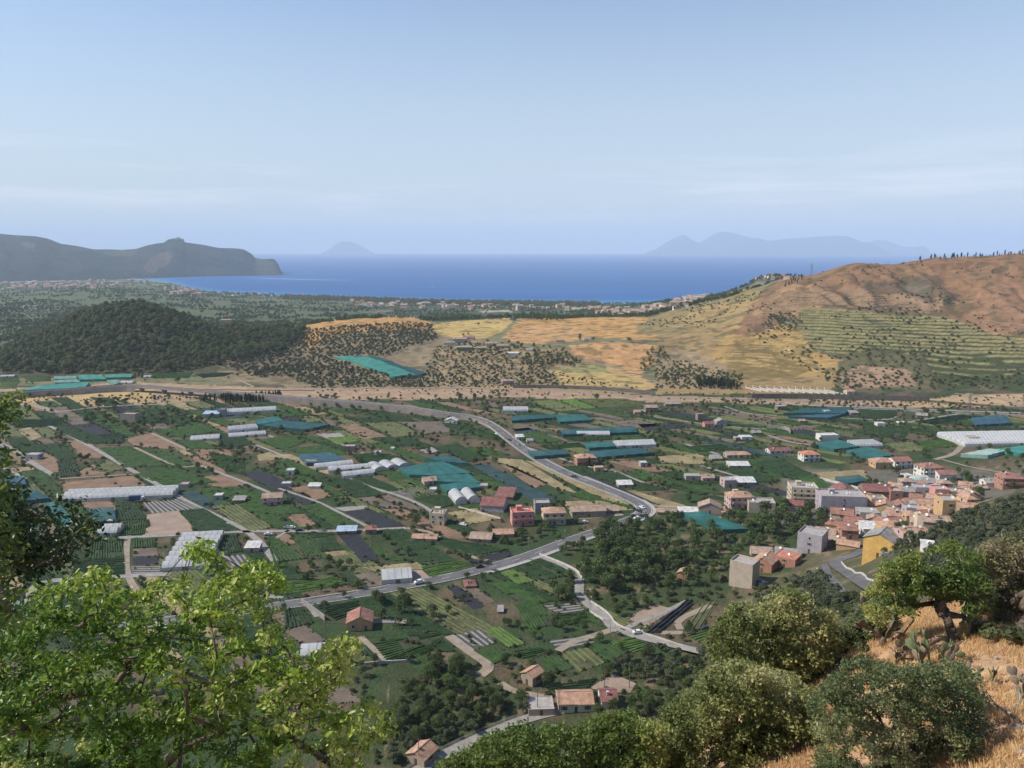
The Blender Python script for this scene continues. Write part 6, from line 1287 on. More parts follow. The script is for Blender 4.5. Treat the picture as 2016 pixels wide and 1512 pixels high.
def leafmat(name, c1, c2, trans=.30, rnd=.30, spec=.25, rough=.6):
    """leaf colour runs between two tones by each leaf's own tint"""
    m = bpy.data.materials.new(name); m.use_nodes = True; n = m.node_tree.nodes; l = m.node_tree.links.new; n.clear()
    o = n.new('ShaderNodeOutputMaterial'); p = n.new('ShaderNodeBsdfPrincipled'); p.inputs['Roughness'].default_value = rough; p.inputs['Specular IOR Level'].default_value = spec
    a = n.new('ShaderNodeAttribute'); a.attribute_name = 'tint'; mx = n.new('ShaderNodeMixRGB'); mx.inputs[1].default_value = (*c1, 1); mx.inputs[2].default_value = (*c2, 1); l(a.outputs['Fac'], mx.inputs[0])
    oi = n.new('ShaderNodeObjectInfo'); mr = n.new('ShaderNodeMapRange'); mr.inputs[3].default_value = 1-rnd; mr.inputs[4].default_value = 1+rnd; l(oi.outputs['Random'], mr.inputs[0])
    vm = n.new('ShaderNodeVectorMath'); vm.operation = 'SCALE'; l(mx.outputs[0], vm.inputs[0]); l(mr.outputs[0], vm.inputs['Scale']); l(vm.outputs[0], p.inputs['Base Color'])
    t = n.new('ShaderNodeBsdfTranslucent'); l(vm.outputs[0], t.inputs[0]); ms = n.new('ShaderNodeMixShader'); ms.inputs[0].default_value = trans; l(p.outputs[0], ms.inputs[1]); l(t.outputs[0], ms.inputs[2]); l(ms.outputs[0], o.inputs[0]); return m
LEAFM['broadleaf'] = leafmat('broadleaf_leaves', (.045, .078, .024), (.12, .165, .052))
LEAFM['oak'] = leafmat('wooded_hill_leaves', (.065, .09, .04), (.165, .185, .085))
LEAFM['olive'] = leafmat('olive_leaves', (.065, .085, .045), (.15, .17, .105))
LEAFM['shrub'] = leafmat('shrub_leaves', (.05, .07, .028), (.13, .14, .06))
LEAFM['cypress'] = leafmat('cypress_leaves', (.018, .032, .014), (.04, .055, .022))
LEAFM['pine'] = leafmat('pine_needles', (.025, .045, .018), (.06, .08, .03))
LEAFM['poplar'] = leafmat('poplar_leaves', (.06, .085, .035), (.12, .14, .06))
barkm = mat('bark', (.13, .10, .075), var=.3, scale=3, bump=.6, bscale=8)
def tree_geo(kind, n, size, seed):
    rng = np.random.default_rng(seed); lob = lobes_for(kind, rng); P, d, k = crown_points(lob, n, rng, zsq=1.0 if kind in ('cypress', 'poplar') else .8)
    V, F = leafquads(P, d, size, rng); lt = rng.random(len(lob)); tint = np.clip(lt[k]*.6+rng.random(n)*.5-.05, 0, 1); tint = np.repeat(tint, 4)
    mb = MB(); r, h, nb = TRUNK[kind]; mb.bar((0, 0, -.4), (0, 0, h*.55), r*2, n=6, w2=r*1.4)
    top = Vector((0, 0, h*.52))
    for i in range(nb):
        L_ = lob[(i*2+1) % len(lob)]; mb.bar(top, Vector(L_[:3]), r*1.1, n=4, w2=r*.3)
    return V, F, tint, mb
TPL = {}
def template(kind, n, size, seed, leafkey=None):
    """mesh data only: (single mesh with trunk, crown mesh, trunk mesh)"""
    key = (kind, n, seed, leafkey)
    if key in TPL: return TPL[key]
    V, F, tint, mb = tree_geo(kind, n, size, seed)
    lm = LEAFM[leafkey or kind]
    Vt = np.array(mb.v); Ft = []
    for f in mb.f:
        if len(f) == 4: Ft.append(f)
        else: Ft += [(f[0], f[i], f[i+1], f[i+1]) for i in range(1, len(f)-1)]
    Ft = [f if f[2] != f[3] else None for f in Ft]; Ft = np.array([f for f in Ft if f])
    def mk(name, V, F, mats, mi, tint):
        me = bpy.data.meshes.new(name); me.vertices.add(len(V)); me.vertices.foreach_set('co', np.asarray(V, np.float32).ravel()); me.loops.add(F.size); me.loops.foreach_set('vertex_index', F.ravel().astype(np.int32))
        me.polygons.add(len(F)); me.polygons.foreach_set('loop_start', np.arange(0, F.size, 4, dtype=np.int32)); me.polygons.foreach_set('loop_total', np.full(len(F), 4, np.int32)); me.polygons.foreach_set('material_index', mi)
        for m in mats: me.materials.append(m)
        a = me.attributes.new('tint', 'FLOAT', 'POINT'); a.data.foreach_set('value', tint.astype(np.float32)); me.update(calc_edges=True); return me
    whole = mk(kind, np.concatenate([V, Vt]), np.concatenate([F, Ft+len(V)]), [lm, barkm], np.concatenate([np.zeros(len(F), np.int32), np.ones(len(Ft), np.int32)]), np.concatenate([tint, np.zeros(len(Vt))]))
    crown = mk('crown', V, F, [lm], np.zeros(len(F), np.int32), tint)
    trunk = mk('trunk', Vt, Ft, [barkm], np.zeros(len(Ft), np.int32), np.zeros(len(Vt)))
    TPL[key] = (whole, crown, trunk); return TPL[key]
NAMES = {'broadleaf': ('broadleaf_tree', 'tree'), 'oak': ('oak_tree', 'tree'), 'olive': ('olive_tree', 'olive tree'), 'shrub': ('shrub', 'shrub'), 'cypress': ('cypress_tree', 'cypress'), 'pine': ('pine_tree', 'pine'), 'poplar': ('poplar_tree', 'tree')}
def shape_of(kind): return 'broadleaf' if kind == 'oak' else kind
HREF = {'broadleaf': 7.0, 'oak': 7.0, 'olive': 4.6, 'shrub': 1.8, 'cypress': 9.0, 'pine': 7.6, 'poplar': 11.0}
# regions seen in the photo: kind mix, polygon (photo px), spacing m, height range m, fill, phrase used in the labels
VEG = [
 ('oak', [(0,735),(0,700),(60,662),(120,632),(180,612),(270,599),(345,621),(430,652),(540,640),(610,650),(560,692),(450,716),(350,732),(150,738)], 7.2, (6,13), 1.0, 'on the round wooded hill'),
 ('olive', [(430,712),(520,690),(560,655),(620,650),(660,646),(800,636),(850,642),(862,668),(760,702),(660,704),(500,742),(430,722)], 7.5, (3.6,5.5), .9, 'in the grove right of the wooded hill'),
 ('olive', [(440,745),(640,706),(700,722),(820,745),(862,755),(862,764),(620,764),(560,742)], 8, (3.5,5.5), .75, 'on the bank below the sloping turquoise nets'),
 ('shrub', [(440,745),(640,706),(700,722),(820,745),(862,755),(862,764),(620,764),(560,742)], 6, (1.5,3), .6, 'on the bank below the sloping turquoise nets'),
 ('olive', [(860,690),(1000,680),(1110,700),(1080,730),(1110,762),(880,762),(830,735)], 9.5, (3,5), .6, 'on the slope left of the golden hill'),
 ('shrub', [(860,680),(1000,676),(1110,700),(1080,730),(1280,768),(880,764),(830,735)], 6.5, (1.2,2.8), .55, 'on the slope left of the golden hill'),
 ('broadleaf', [(1010,705),(1110,690),(1150,712),(1130,722),(1040,720)], 7, (4,6), .9, 'in the thicket amid the dry slope'),
 ('broadleaf', [(900,680),(1010,672),(1120,690),(1010,700),(900,695)], 11, (4,7), .6, 'around the hill farmsteads'),
 ('broadleaf', [(1280,690),(1300,680),(1320,705),(1260,735),(1250,725)], 7, (4,6), .8, 'in the gully of the golden hill'),
 ('shrub', [(1290,700),(1460,735),(1460,768),(1290,765)], 7, (1.5,3.5), .7, 'at the foot of the golden hill'),
 ('broadleaf', [(1300,715),(1400,730),(1460,745),(1460,766),(1300,752)], 11, (4,6.5), .6, 'at the foot of the golden hill'),
 ('olive', [(1495,650),(1510,620),(1560,618),(1582,640),(1560,655)], 7, (3,5), .95, 'in the dark patch left of the terraces'),
 ('shrub', [(1440,640),(1600,600),(1850,610),(2016,660),(2016,760),(1650,765)], 10.5, (1.4,4), .5, 'on the terraced hill'),
 ('broadleaf', [(1690,665),(1790,665),(1820,700),(1800,725),(1700,715)], 13, (3.5,6), .7, 'among the terraces of the big hill'),
 ('shrub', [(1580,690),(1650,735),(1700,715),(1800,730),(2000,755),(2000,768),(1640,768)], 9, (1.5,3.5), .55, 'at the foot of the terraced hill'),
 ('shrub', [(1640,640),(1760,560),(1850,540),(1880,590),(1840,640)], 12, (1.5,3), .6, 'in the dark hollow of the red hillside'),
 ('shrub', [(1480,600),(1700,520),(2016,510),(2016,660),(1850,600),(1600,600)], 11, (1.2,3), .4, 'on the red hillside'),
 ('shrub', [(1260,640),(1400,590),(1500,575),(1520,610),(1380,650)], 10.5, (1.5,3.5), .6, 'on the ridge right of the far town'),
 ('broadleaf', [(1350,620),(1440,588),(1500,575),(1500,590),(1420,610)], 16, (4,6), .5, 'on the ridge right of the far town'),
 ('broadleaf', [(0,745),(470,730),(470,748),(300,752),(0,760)], 12, (3,5), .25, 'around the far left nets'),
 ('broadleaf', [(880,790),(1010,770),(1010,800),(960,812),(900,805)], 9, (4,7), .6, 'by the bend of the raised road'),
 ('broadleaf', [(100,828),(270,815),(420,812),(420,835),(300,850),(200,850)], 9, (4,7), .55, 'in the far left plots near the ruin'),
 ('broadleaf', [(504,812),(700,800),(790,815),(780,828),(650,835),(560,832)], 9, (3.5,6), .6, 'below the raised road wall'),
 ('broadleaf', [(500,848),(660,842),(670,856),(520,860)], 8, (3,5), .6, 'behind the three white tunnels'),
 ('broadleaf', [(1120,1078),(1200,1050),(1290,1020),(1480,1030),(1560,1060),(1500,1120),(1440,1145),(1330,1160),(1160,1170),(1140,1110)], 6.8, (4,9), .6, 'in the overgrown hollow left of the village'),
 ('shrub', [(850,1290),(930,1310),(1040,1355),(1060,1390),(950,1430),(740,1510),(740,1430),(800,1370)], 3.4, (1.2,2.8), .8, 'in the wood below the square field'),
 ('shrub', [(1230,1380),(1380,1290),(1430,1320),(1430,1430),(1220,1430)], 3.6, (1.2,2.8), .8, 'behind the foreground oaks'),
 ('broadleaf', [(1560,1000),(1760,940),(1940,940),(1920,1010),(1700,1070),(1600,1090)], 9, (3.5,6), .6, 'between the village houses'),
 ('broadleaf', [(1500,1010),(1560,985),(1625,990),(1630,1045),(1560,1065),(1490,1060)], 8, (7,11), .9, 'in the dark clump beside the village apartments'),
 ('broadleaf', [(1170,1060),(1215,1060),(1290,1130),(1290,1150),(1180,1175),(1160,1150)], 6, (7,11), .6, 'in the tall dark clump above the lane'),
 ('shrub', [(1100,1130),(1300,1060),(1440,1100),(1440,1180),(1330,1185),(1180,1215),(1150,1180)], 5, (1.3,2.8), .75, 'in the green scrub between lane and village'),
 ('broadleaf', [(850,1290),(930,1310),(960,1350),(930,1400),(850,1420),(780,1460),(760,1440),(800,1370)], 7.5, (5,8.5), .9, 'in the wood below the square field'),
 ('broadleaf', [(740,1420),(790,1380),(960,1360),(1040,1360),(1050,1385),(950,1430),(860,1450),(760,1500)], 6, (3.5,6.5), .9, 'in the thicket left of the white farmhouse'),
 ('olive', [(740,1510),(800,1450),(950,1410),(1030,1400),(1040,1415),(900,1465),(820,1480),(780,1512)], 6, (3,4.6), .95, 'in the olive rows above the lower road'),
 ('olive', [(1185,1325),(1260,1290),(1390,1270),(1395,1310),(1300,1345),(1260,1350)], 6.5, (3.5,5.5), .85, 'in the olive rows under the white parapet'),
 ('broadleaf', [(1240,1370),(1380,1300),(1420,1330),(1420,1420),(1220,1430),(1230,1395)], 6.5, (3.5,6), .85, 'behind the foreground oaks'),
 ('broadleaf', [(1070,1160),(1130,1145),(1140,1185),(1080,1190)], 6.5, (5,7), .9, 'left of the lane bend'),
 ('broadleaf', [(730,1180),(800,1165),(820,1200),(880,1200),(900,1230),(800,1240),(750,1225)], 7, (3.5,6.5), .75, 'around the red-roofed house'),
 ('broadleaf', [(540,1110),(700,1105),(700,1125),(560,1130)], 6.5, (3.5,5), .8, 'in the hedge above the bright green strips'),
 ('olive', [(1540,1180),(1560,1150),(1700,1110),(1780,1070),(1810,1050),(1900,1010),(2016,980),(2200,960),(2200,1140),(2016,1150),(1760,1150),(1650,1200),(1600,1240)], 6.2, (3,5), .85, 'on the slope right of village'),
 ('shrub', [(1460,1170),(1540,1140),(1700,1100),(1780,1060),(1810,1048),(1900,1008),(2016,978),(2200,960),(2200,1140),(2016,1150),(1760,1170),(1650,1220),(1560,1260)], 4.2, (1.3,3), .8, 'on the slope right of village'),
 ('broadleaf', [(1780,900),(2016,880),(2016,960),(1980,975),(1900,960),(1860,940)], 12, (3,6), .6, 'on the green slope behind the village'),
 ('broadleaf', [(1690,900),(1760,900),(1800,950),(1740,960),(1700,935)], 10, (4,6.5), .6, 'behind the village roofs'),
 ('broadleaf', [(1000,1050),(1100,1040),(1120,1060),(1010,1085),(960,1070)], 9, (3,5), .55, 'in front of the pink house'),
 ('broadleaf', [(800,1000),(850,1000),(860,1060),(810,1060)], 9, (4,6), .55, 'beside the square cream house'),
 ('broadleaf', [(450,1140),(500,1120),(520,1150),(500,1180)], 8, (4,6), .6, 'right of the first foreground tree'),
 ('broadleaf', [(920,815),(960,855),(1000,880),(1010,920),(940,900),(900,862)], 10, (3,6), .55, 'left of the descending main road'),
 ('broadleaf', [(1270,850),(1330,860),(1320,880),(1260,890)], 9, (4,6), .7, 'right of the long white greenhouse'),
 ('broadleaf', [(1690,825),(1850,835),(1870,860),(1700,862)], 11, (3,5.5), .55, 'before the large white greenhouse'),
 ('poplar', [(262,742),(282,742),(282,750),(262,750)], 9, (9,11), 1, 'by the far left nets'),
 ('cypress', [(435,785),(556,780),(556,790),(435,795)], 3.4, (6,9.5), .95, 'in the long row below the viaduct'),
 ('cypress', [(395,785),(432,784),(432,793),(395,793)], 6, (5,8), .7, 'in the long row below the viaduct'),
 ('cypress', [(1372,752),(1452,760),(1452,768),(1372,762)], 5, (8,12), .8, 'grouped at the foot of golden hill'),
 ('cypress', [(1668,512),(1700,510),(1760,516),(1668,520)], 12, (6,9), .7, 'on the skyline of the red hill'),
 ('cypress', [(1810,508),(1850,506),(1960,498),(2016,496),(2016,502),(1810,515)], 9, (3,10), .4, 'on the skyline of the red hill'),
 ('cypress', [(1540,560),(1580,545),(1582,552),(1542,568)], 8, (6,9), .9, 'on the shoulder of the red hill'),
 ('pine', [(185,800),(250,795),(250,808),(185,812)], 9, (7,9), .9, 'beside the ruin near the river bed'),
 ('shrub', [(600,760),(860,750),(1000,764),(1260,775),(1260,782),(600,775)], 7, (1,2.5), .45, 'along the tan track'),
 ('shrub', [(0,770),(600,775),(560,800),(0,810)], 12, (.8,1.8), .3, 'on the dry river bed'),
 ('shrub', [(1260,772),(2016,780),(2016,812),(1500,795),(1260,785)], 7, (1,2.4), .45, 'beside the long grey wall'),
 ('olive', [(0,600),(160,600),(190,615),(110,635),(60,662),(0,700),(-200,700),(-200,600)], 13, (3.5,5.5), .6, 'on the plain left of the wooded hill'),
]
def scatter(poly, sp, fill, rng, clump=False):
    W_ = [at(u, v) for u, v in poly]; xs = [p[0] for p in W_]; ys = [p[1] for p in W_]
    x0, x1, y0, y1 = min(xs)-20, max(xs)+20, min(ys)-30, max(ys)+120
    gx = np.arange(x0, x1, sp); gy = np.arange(y0, y1, sp); X, Y = np.meshgrid(gx, gy); X = (X+rng.uniform(-.42, .42, X.shape)*sp).ravel(); Y = (Y+rng.uniform(-.42, .42, Y.shape)*sp).ravel()
    Z = height(X, Y); u, v = proj(X, Y, Z); m = inpoly(u, v, poly) & (rng.random(len(X)) < (fill if not clump else fill*2.2*sstep(fbm(X/26, Y/26, 97, 3), .46, .60))); return X[m], Y[m], Z[m]
PL = {k: [] for k in NAMES}     # kind -> (x,y,z,height,zone)
rngv = np.random.default_rng(21); CLEAR = [[(1560,1092),(1630,1080),(1690,1085),(1765,1085),(1775,1128),(1735,1150),(1700,1140),(1660,1150),(1610,1120)]]
for zi, (kind, poly, sp, (h0, h1), fill, phr) in enumerate(VEG):
    X, Y, Z = scatter(poly, sp, fill, rngv, kind == 'shrub' and sp > 10); b = blocked(X, Y)
    for x, y, z, bb in zip(X, Y, Z, b):
        uv = proj(x, y, z)
        if bb or (abs(uv[0]-1670) < 120 and any(inpoly([uv[0]], [uv[1]], Q)[0] for Q in CLEAR)): continue
        if kind == 'oak' and rngv.random() < .3: PL['broadleaf' if rngv.random() < .5 else 'olive'].append((x, y, z, rngv.uniform(4.5, 8), phr)); continue
        PL[kind].append((x, y, z, rngv.uniform(h0, h1), phr))
# hedgerow trees and bushes of the plain: edges of the plots
X = rngv.uniform(-560, 640, 26000); Y = rngv.uniform(225, 805, 26000); m = np.abs(X) < Y*.78; X, Y = X[m], Y[m]; Z = height(X, Y); m = (Z < .9) & (fbm(X/40, Y/40, 19) > .40); X, Y, Z = X[m], Y[m], Z[m]
PB = []
for pts in PARC:
    xs = [p[0] for p in pts]; ys = [p[1] for p in pts]; PB.append((min(xs), max(xs), min(ys), max(ys), pts))
inpar = blocked(X, Y, PB); b = blocked(X, Y) | (inpar & (rngv.random(len(X)) > .07))
u_, v_ = proj(X, Y, Z)
def plainzone(u, v):
    c = 'left' if u < 560 else ('middle' if u < 1150 else 'right')
    r = 'far' if v < 880 else ('central' if v < 1060 else 'near')
    return {'left': {'far': 'beside the plots of the far left plain', 'central': 'beside the plots around the long white greenhouse', 'near': 'beside the plots behind the bright foreground tree'},
            'middle': {'far': 'beside the plots between tunnels and raised road', 'central': 'beside the plots around the turquoise nets', 'near': 'beside the plots along the lower main road'},
            'right': {'far': 'beside plots right of the descending road', 'central': 'beside the plots between junction and village', 'near': 'beside the plots around the lane bend'}}[c][r]
for x, y, z, bb, uu, vv in zip(X, Y, Z, b, u_, v_):
    if bb or rngv.random() > .52 or any(inpoly([uu], [vv], P)[0] for P in NOPARCEL[:1]): continue
    k = 'shrub' if rngv.random() < .5 else 'broadleaf'
    PL[k].append((x, y, z, rngv.uniform(1.2, 2.6) if k == 'shrub' else rngv.uniform(2.8, 5.2), plainzone(uu, vv)))
# single trees one can pick out: kind, u, v of the foot, height m, label
SOLO = [('poplar',1142,672,13,'tall grey-green poplar beside the white hut on the golden plateau'),('broadleaf',1168,672,7,'rounded tree right of the tall poplar on the golden plateau'),('oak',1238,675,9,'dark dense tree standing alone at the edge of the golden plateau'),
 ('oak',942,641,6,'dark round tree alone in the yellow field above the hill farm'),('oak',912,662,5,'small dark tree directly behind the hill farmhouse'),('oak',922,660,4.5,'second small dark tree behind the hill farmhouse'),
 ('broadleaf',350,755,8,'broad dark tree by the road before the viaduct'),('oak',225,812,8,'wide umbrella shaped tree left of the grey ruin'),('broadleaf',1175,790,8,'broad dark tree on the near side of the tan track'),('broadleaf',904,788,9,'tall dark tree beside the bend of the raised road'),
 ('poplar',1664,803,10,'leafy pale tree rising by the long grey wall'),('broadleaf',606,1048,4.5,'round tree left of the blue-roofed shed beside the cross lane'),('broadleaf',626,1046,5,'round tree nearest the blue-roofed shed beside the cross lane'),
 ('broadleaf',820,1035,7,'tall tree left of the square cream house'),('cypress',1160,918,8,'slim cypress in front of the orange house'),('cypress',1155,922,6,'shorter cypress in front of the orange house'),('cypress',1277,1418,7,'dark lone cypress right of the white farmhouse'),
 ('broadleaf',678,1178,3.5,'round bush-like tree by the near edge of the main road'),('broadleaf',796,1208,9,'tall dark tree behind the red-roofed house'),('broadleaf',1216,1212,6,'dense tree in the bend of the lane'),('broadleaf',993,1308,4.5,'dark round tree at the corner of the green field by the pink track'),
 ('broadleaf',1198,1330,5,'dark round tree at the end of the vegetable rows'),('broadleaf',1278,1300,5.5,'upright dark tree in front of the white parapet'),('broadleaf',920,1142,4,'small dark tree on the verge near the white van'),('broadleaf',845,1160,4,'bush-like tree left of the dark car park gap'),
 ('poplar',1430,1010,5,'leafy tree left of the pink-white villa'),('oak',1340,846,4,'round tree right of the dark shed roofs'),('oak',1460,855,5,'dark tree left of the small stone house among far plots'),('broadleaf',1475,852,5,'dark tree near the small stone house among far plots'),
 ('broadleaf',1925,985,9,'dense dark tree beside the terracotta villa at the right edge'),('broadleaf',1740,1095,4,'grey-green bushy tree at the foot of the yellow house'),('broadleaf',1900,945,7,'broad tree behind the village at the foot of the green slope'),('broadleaf',465,905,7,'large dark tree among the left plots'),
 ('broadleaf',1330,945,5,'tree beside the cluster of grey sheds'),('oak',745,900,5,'dark round tree by the small white hut behind the tunnels'),('broadleaf',945,898,6,'tree right of the turquoise nets'),('cypress',1684,514,15,'tallest pointed cypress on the red hill skyline'),
 ('cypress',1950,502,10,'dark cypress right of the white ridge house')]
solo_tree = []
def place_tree(kind, x, y, z, h, label, big, variant, group=None):
    nm, cat = NAMES[kind]; sh = shape_of(kind); s = h/HREF[kind]
    if big:
        me = template(sh, 2600 if sh != 'shrub' else 900, .30 if sh != 'shrub' else .2, 100+variant, kind)
        r = bpy.data.objects.new(nm, None); r.empty_display_size = .3; link(r); c = bpy.data.objects.new('crown', me[1]); link(c, r); t = bpy.data.objects.new('trunk', me[2]); link(t, r)
    else:
        me = template(sh, 520 if sh != 'shrub' else 200, .62 if sh != 'shrub' else .42, 200+variant, kind); r = bpy.data.objects.new(nm, me[0]); link(r)
    r.location = (x, y, z-.05); r.rotation_euler = (0, 0, (x*12.9898+y*78.233) % 6.283); r.scale = (s*(.9+.25*((x*7.1) % 1)), s*(.9+.25*((y*5.3) % 1)), s)
    tag(r, label, cat, group); return r
for kind, u, v, h, lb in SOLO:
    x, y, z = at(u, v); place_tree(kind, x, y, z, h, lb, y < 520, int(x) % 3)
ADJ = {'broadleaf': 'dark green leafy tree', 'oak': 'dark dense evergreen tree', 'olive': 'grey-green olive tree', 'shrub': 'low green bush', 'cypress': 'dark narrow cypress', 'pine': 'dark flat-topped pine', 'poplar': 'tall grey-green tree'}
def gn_scatter(name, pts, insts, parent=None):
    """one object whose copies stand at pts (x,y,z,h); built with geometry nodes from the listed source objects"""
    pts = np.array([(p[0], p[1], p[2]-.05, p[3]) for p in pts]); n = len(pts)
    me = bpy.data.meshes.new(name); me.vertices.add(n); me.vertices.foreach_set('co', pts[:, :3].astype(np.float32).ravel())
    a = me.attributes.new('size', 'FLOAT', 'POINT'); a.data.foreach_set('value', pts[:, 3].astype(np.float32)); a = me.attributes.new('turn', 'FLOAT', 'POINT'); a.data.foreach_set('value', (np.random.default_rng(3).random(n)*6.283).astype(np.float32))
    me.update(); o = bpy.data.objects.new(name, me); link(o)
    g = bpy.data.node_groups.new(name, 'GeometryNodeTree'); g.interface.new_socket('Geometry', in_out='INPUT', socket_type='NodeSocketGeometry'); g.interface.new_socket('Geometry', in_out='OUTPUT', socket_type='NodeSocketGeometry')
    N = g.nodes; l = g.links.new; gi = N.new('NodeGroupInput'); go = N.new('NodeGroupOutput')
    ip = N.new('GeometryNodeInstanceOnPoints'); m2p = N.new('GeometryNodeMeshToPoints'); l(gi.outputs[0], m2p.inputs[0]); l(m2p.outputs[0], ip.inputs['Points'])
    g2i = N.new('GeometryNodeGeometryToInstance')
    for s in insts:
        oi = N.new('GeometryNodeObjectInfo'); oi.inputs['Object'].default_value = s; oi.transform_space = 'ORIGINAL'; oi.inputs['As Instance'].default_value = True; l(oi.outputs['Geometry'], g2i.inputs[0])
    l(g2i.outputs[0], ip.inputs['Instance']); ip.inputs['Pick Instance'].default_value = True
    sz = N.new('GeometryNodeInputNamedAttribute'); sz.data_type = 'FLOAT'; sz.inputs['Name'].default_value = 'size'; tn = N.new('GeometryNodeInputNamedAttribute'); tn.data_type = 'FLOAT'; tn.inputs['Name'].default_value = 'turn'
    cx = N.new('ShaderNodeCombineXYZ'); l(tn.outputs[0], cx.inputs[2]); l(cx.outputs[0], ip.inputs['Rotation'])
    l(sz.outputs[0], ip.inputs['Scale']); l(ip.outputs[0], go.inputs[0])
    md = o.modifiers.new('scatter', 'NODES'); md.node_group = g; tag(o, kind='stuff'); return o
STUFFN = {'broadleaf': 'broadleaf_woodland', 'oak': 'oak_wood', 'olive': 'olive_grove', 'shrub': 'scrub_undergrowth', 'cypress': 'cypress_trees', 'pine': 'pine_wood', 'poplar': 'poplar_trees'}
FARSRC = {}
ORD = ['leftmost', 'second', 'third', 'fourth', 'fifth', 'sixth', 'seventh', 'eighth', 'ninth', 'tenth', 'eleventh', 'twelfth']
def relabel(items, noun, phr):
    """items: (object, u, v, h). few: ordinal from the left; many: parts of the area and height"""
    if len(items) == 1: items[0][0]['label'] = f"lone {noun} {phr}"; return
    def ordn(it, where):
        it = sorted(it, key=lambda q: q[1])
        if len(it) == 1: it[0][0]['label'] = f"single {where}{noun} {phr}"; return
        for i, q in enumerate(it): q[0]['label'] = (f"leftmost {where}{noun} {phr}" if i == 0 else (f"rightmost {where}{noun} {phr}" if i == len(it)-1 else f"{ORD[i]} from left, {where}{noun} {phr}"))
    if len(items) <= 12: ordn(items, ''); return
    us = sorted(q[1] for q in items); vs = sorted(q[2] for q in items); hs = sorted(q[3] for q in items); n = len(items); nu = 3 if n < 90 else 6; vm = vs[n//2]; hm = hs[n//2]; cl = {}
    nm = ['left', 'middle', 'right'] if nu == 3 else ['far left', 'left', 'left-of-middle', 'right-of-middle', 'right', 'far right']
    for q in items: k = min(nu-1, sum(q[1] > us[int(n*(j+1)/nu)] for j in range(nu-1))); cl.setdefault((nm[k], 'upper' if q[2] < vm else 'lower', 'taller' if q[3] > hm else 'shorter'), []).append(q)
    for (a_, b_, c_), it in cl.items():
        if len(it) <= 12: ordn(it, f"{c_} {b_} {a_} ")
        else:
            for q in it: q[0]['label'] = f"{c_} {b_} {a_} {noun} {phr}"; q[0]['group'] = f"{c_} {noun} copies, {b_} {a_}, {phr}"[:115]
NOUN = {'broadleaf': 'leafy tree', 'oak': 'evergreen', 'olive': 'olive tree', 'shrub': 'bush', 'cypress': 'cypress', 'pine': 'flat-topped pine', 'poplar': 'poplar'}
for kind, lst in PL.items():
    def pxs(p): u, v = proj(p[0], p[1], p[2]); return p[3]/p[1] * (1 if (-20 < u < 2036 and v < 1560) else .02)
    lst.sort(key=pxs, reverse=True); first = {}; zones = {}
    for i, (x, y, z, h, phr) in enumerate(lst[:290]):
        o = place_tree(kind, x, y, z, h, f"{ADJ[kind]} {phr}", y < 330 and i < 130, i % 3, f"{NAMES[kind][1]} copies {phr}")
        uu, vv = proj(x, y, z); zones.setdefault(phr, []).append((o, uu, vv, h))
        if o.type == 'MESH': first.setdefault(i % 3, o)
    for phr, it in zones.items(): relabel(it, NOUN[kind], phr)
    rest = lst[290:]
    if rest:
        srcs = list(first.values()); FARSRC[kind] = srcs
        gn_scatter(STUFFN[kind], [(p[0], p[1], p[2], p[3]/HREF[kind]) for p in rest], srcs)
# far-off vegetation of the coastal land (reads as one mass): scatter on the ground between 1500 m and the beach
def far_scatter():
    rng = np.random.default_rng(5); n = 34000; s = rng.uniform(-.72, .55, n); Y = 1480*(4.0**rng.random(n)); X = s*Y; Z = height(X, Y); u, v = proj(X, Y, Z)
    clump = fbm(X/90, Y/110, 61, 4); d = clump > .50
    band = (Z < -90) & (Z > -99) & (Y > 3000) & (u > 380) & (u < 1150); X2 = X[(d & (Z > -98)) | (band & (clump > .38))]; m = (d & (Z > -98)) | (band & (clump > .38))
    P = [(x, y, z, sz) for x, y, z, sz in zip(X[m], Y[m], Z[m], rng.uniform(.8, 1.7, m.sum())*np.where(band[m], 1.5, 1))]
    gn_scatter('coastal_woodland', P, FARSRC['broadleaf'])
    # dark pines behind the beach
    us = rng.uniform(560, 1180, 1300); vs = np.interp(us, [560,700,900,1160,1400], [587,592,599,602,600])+rng.uniform(-3, 3, 1300)
    P = []
    for a, b_ in zip(us, vs):
        x, y, z = at(a, b_)
        if z > -98.9: P.append((x, y, z, rng.uniform(1.6, 2.8)))
    gn_scatter('coastal_pinewood', P, FARSRC['oak'])
far_scatter()

def margins():
    """weeds and low bushes along the edges of the plots"""
    rng = np.random.default_rng(41); X = []; Y = []
    for q in [h[1] for h in HF]+PARC:
        for a, b in zip(q, q[1:]+q[:1]):
            L_ = math.dist(a, b); n = int(L_/1.5)
            for t in rng.random(n): X.append(a[0]+(b[0]-a[0])*t); Y.append(a[1]+(b[1]-a[1])*t)
    X = np.array(X)+rng.normal(0, .55, len(X)); Y = np.array(Y)+rng.normal(0, .55, len(Y)); g = fbm(X/14, Y/14, 51); m = (g > .42) & (Y < 800) & ~blocked(X, Y, ROADB); X, Y = X[m], Y[m]; Z = height(X, Y); k = rng.random(len(X)); sz = np.where(k < .85, rng.uniform(.16, .42, len(X)), rng.uniform(.45, 1.0, len(X)))
    gn_scatter('field_edge_weeds', list(zip(X, Y, Z, sz)), FARSRC['shrub']); print('weeds', len(X))
margins()
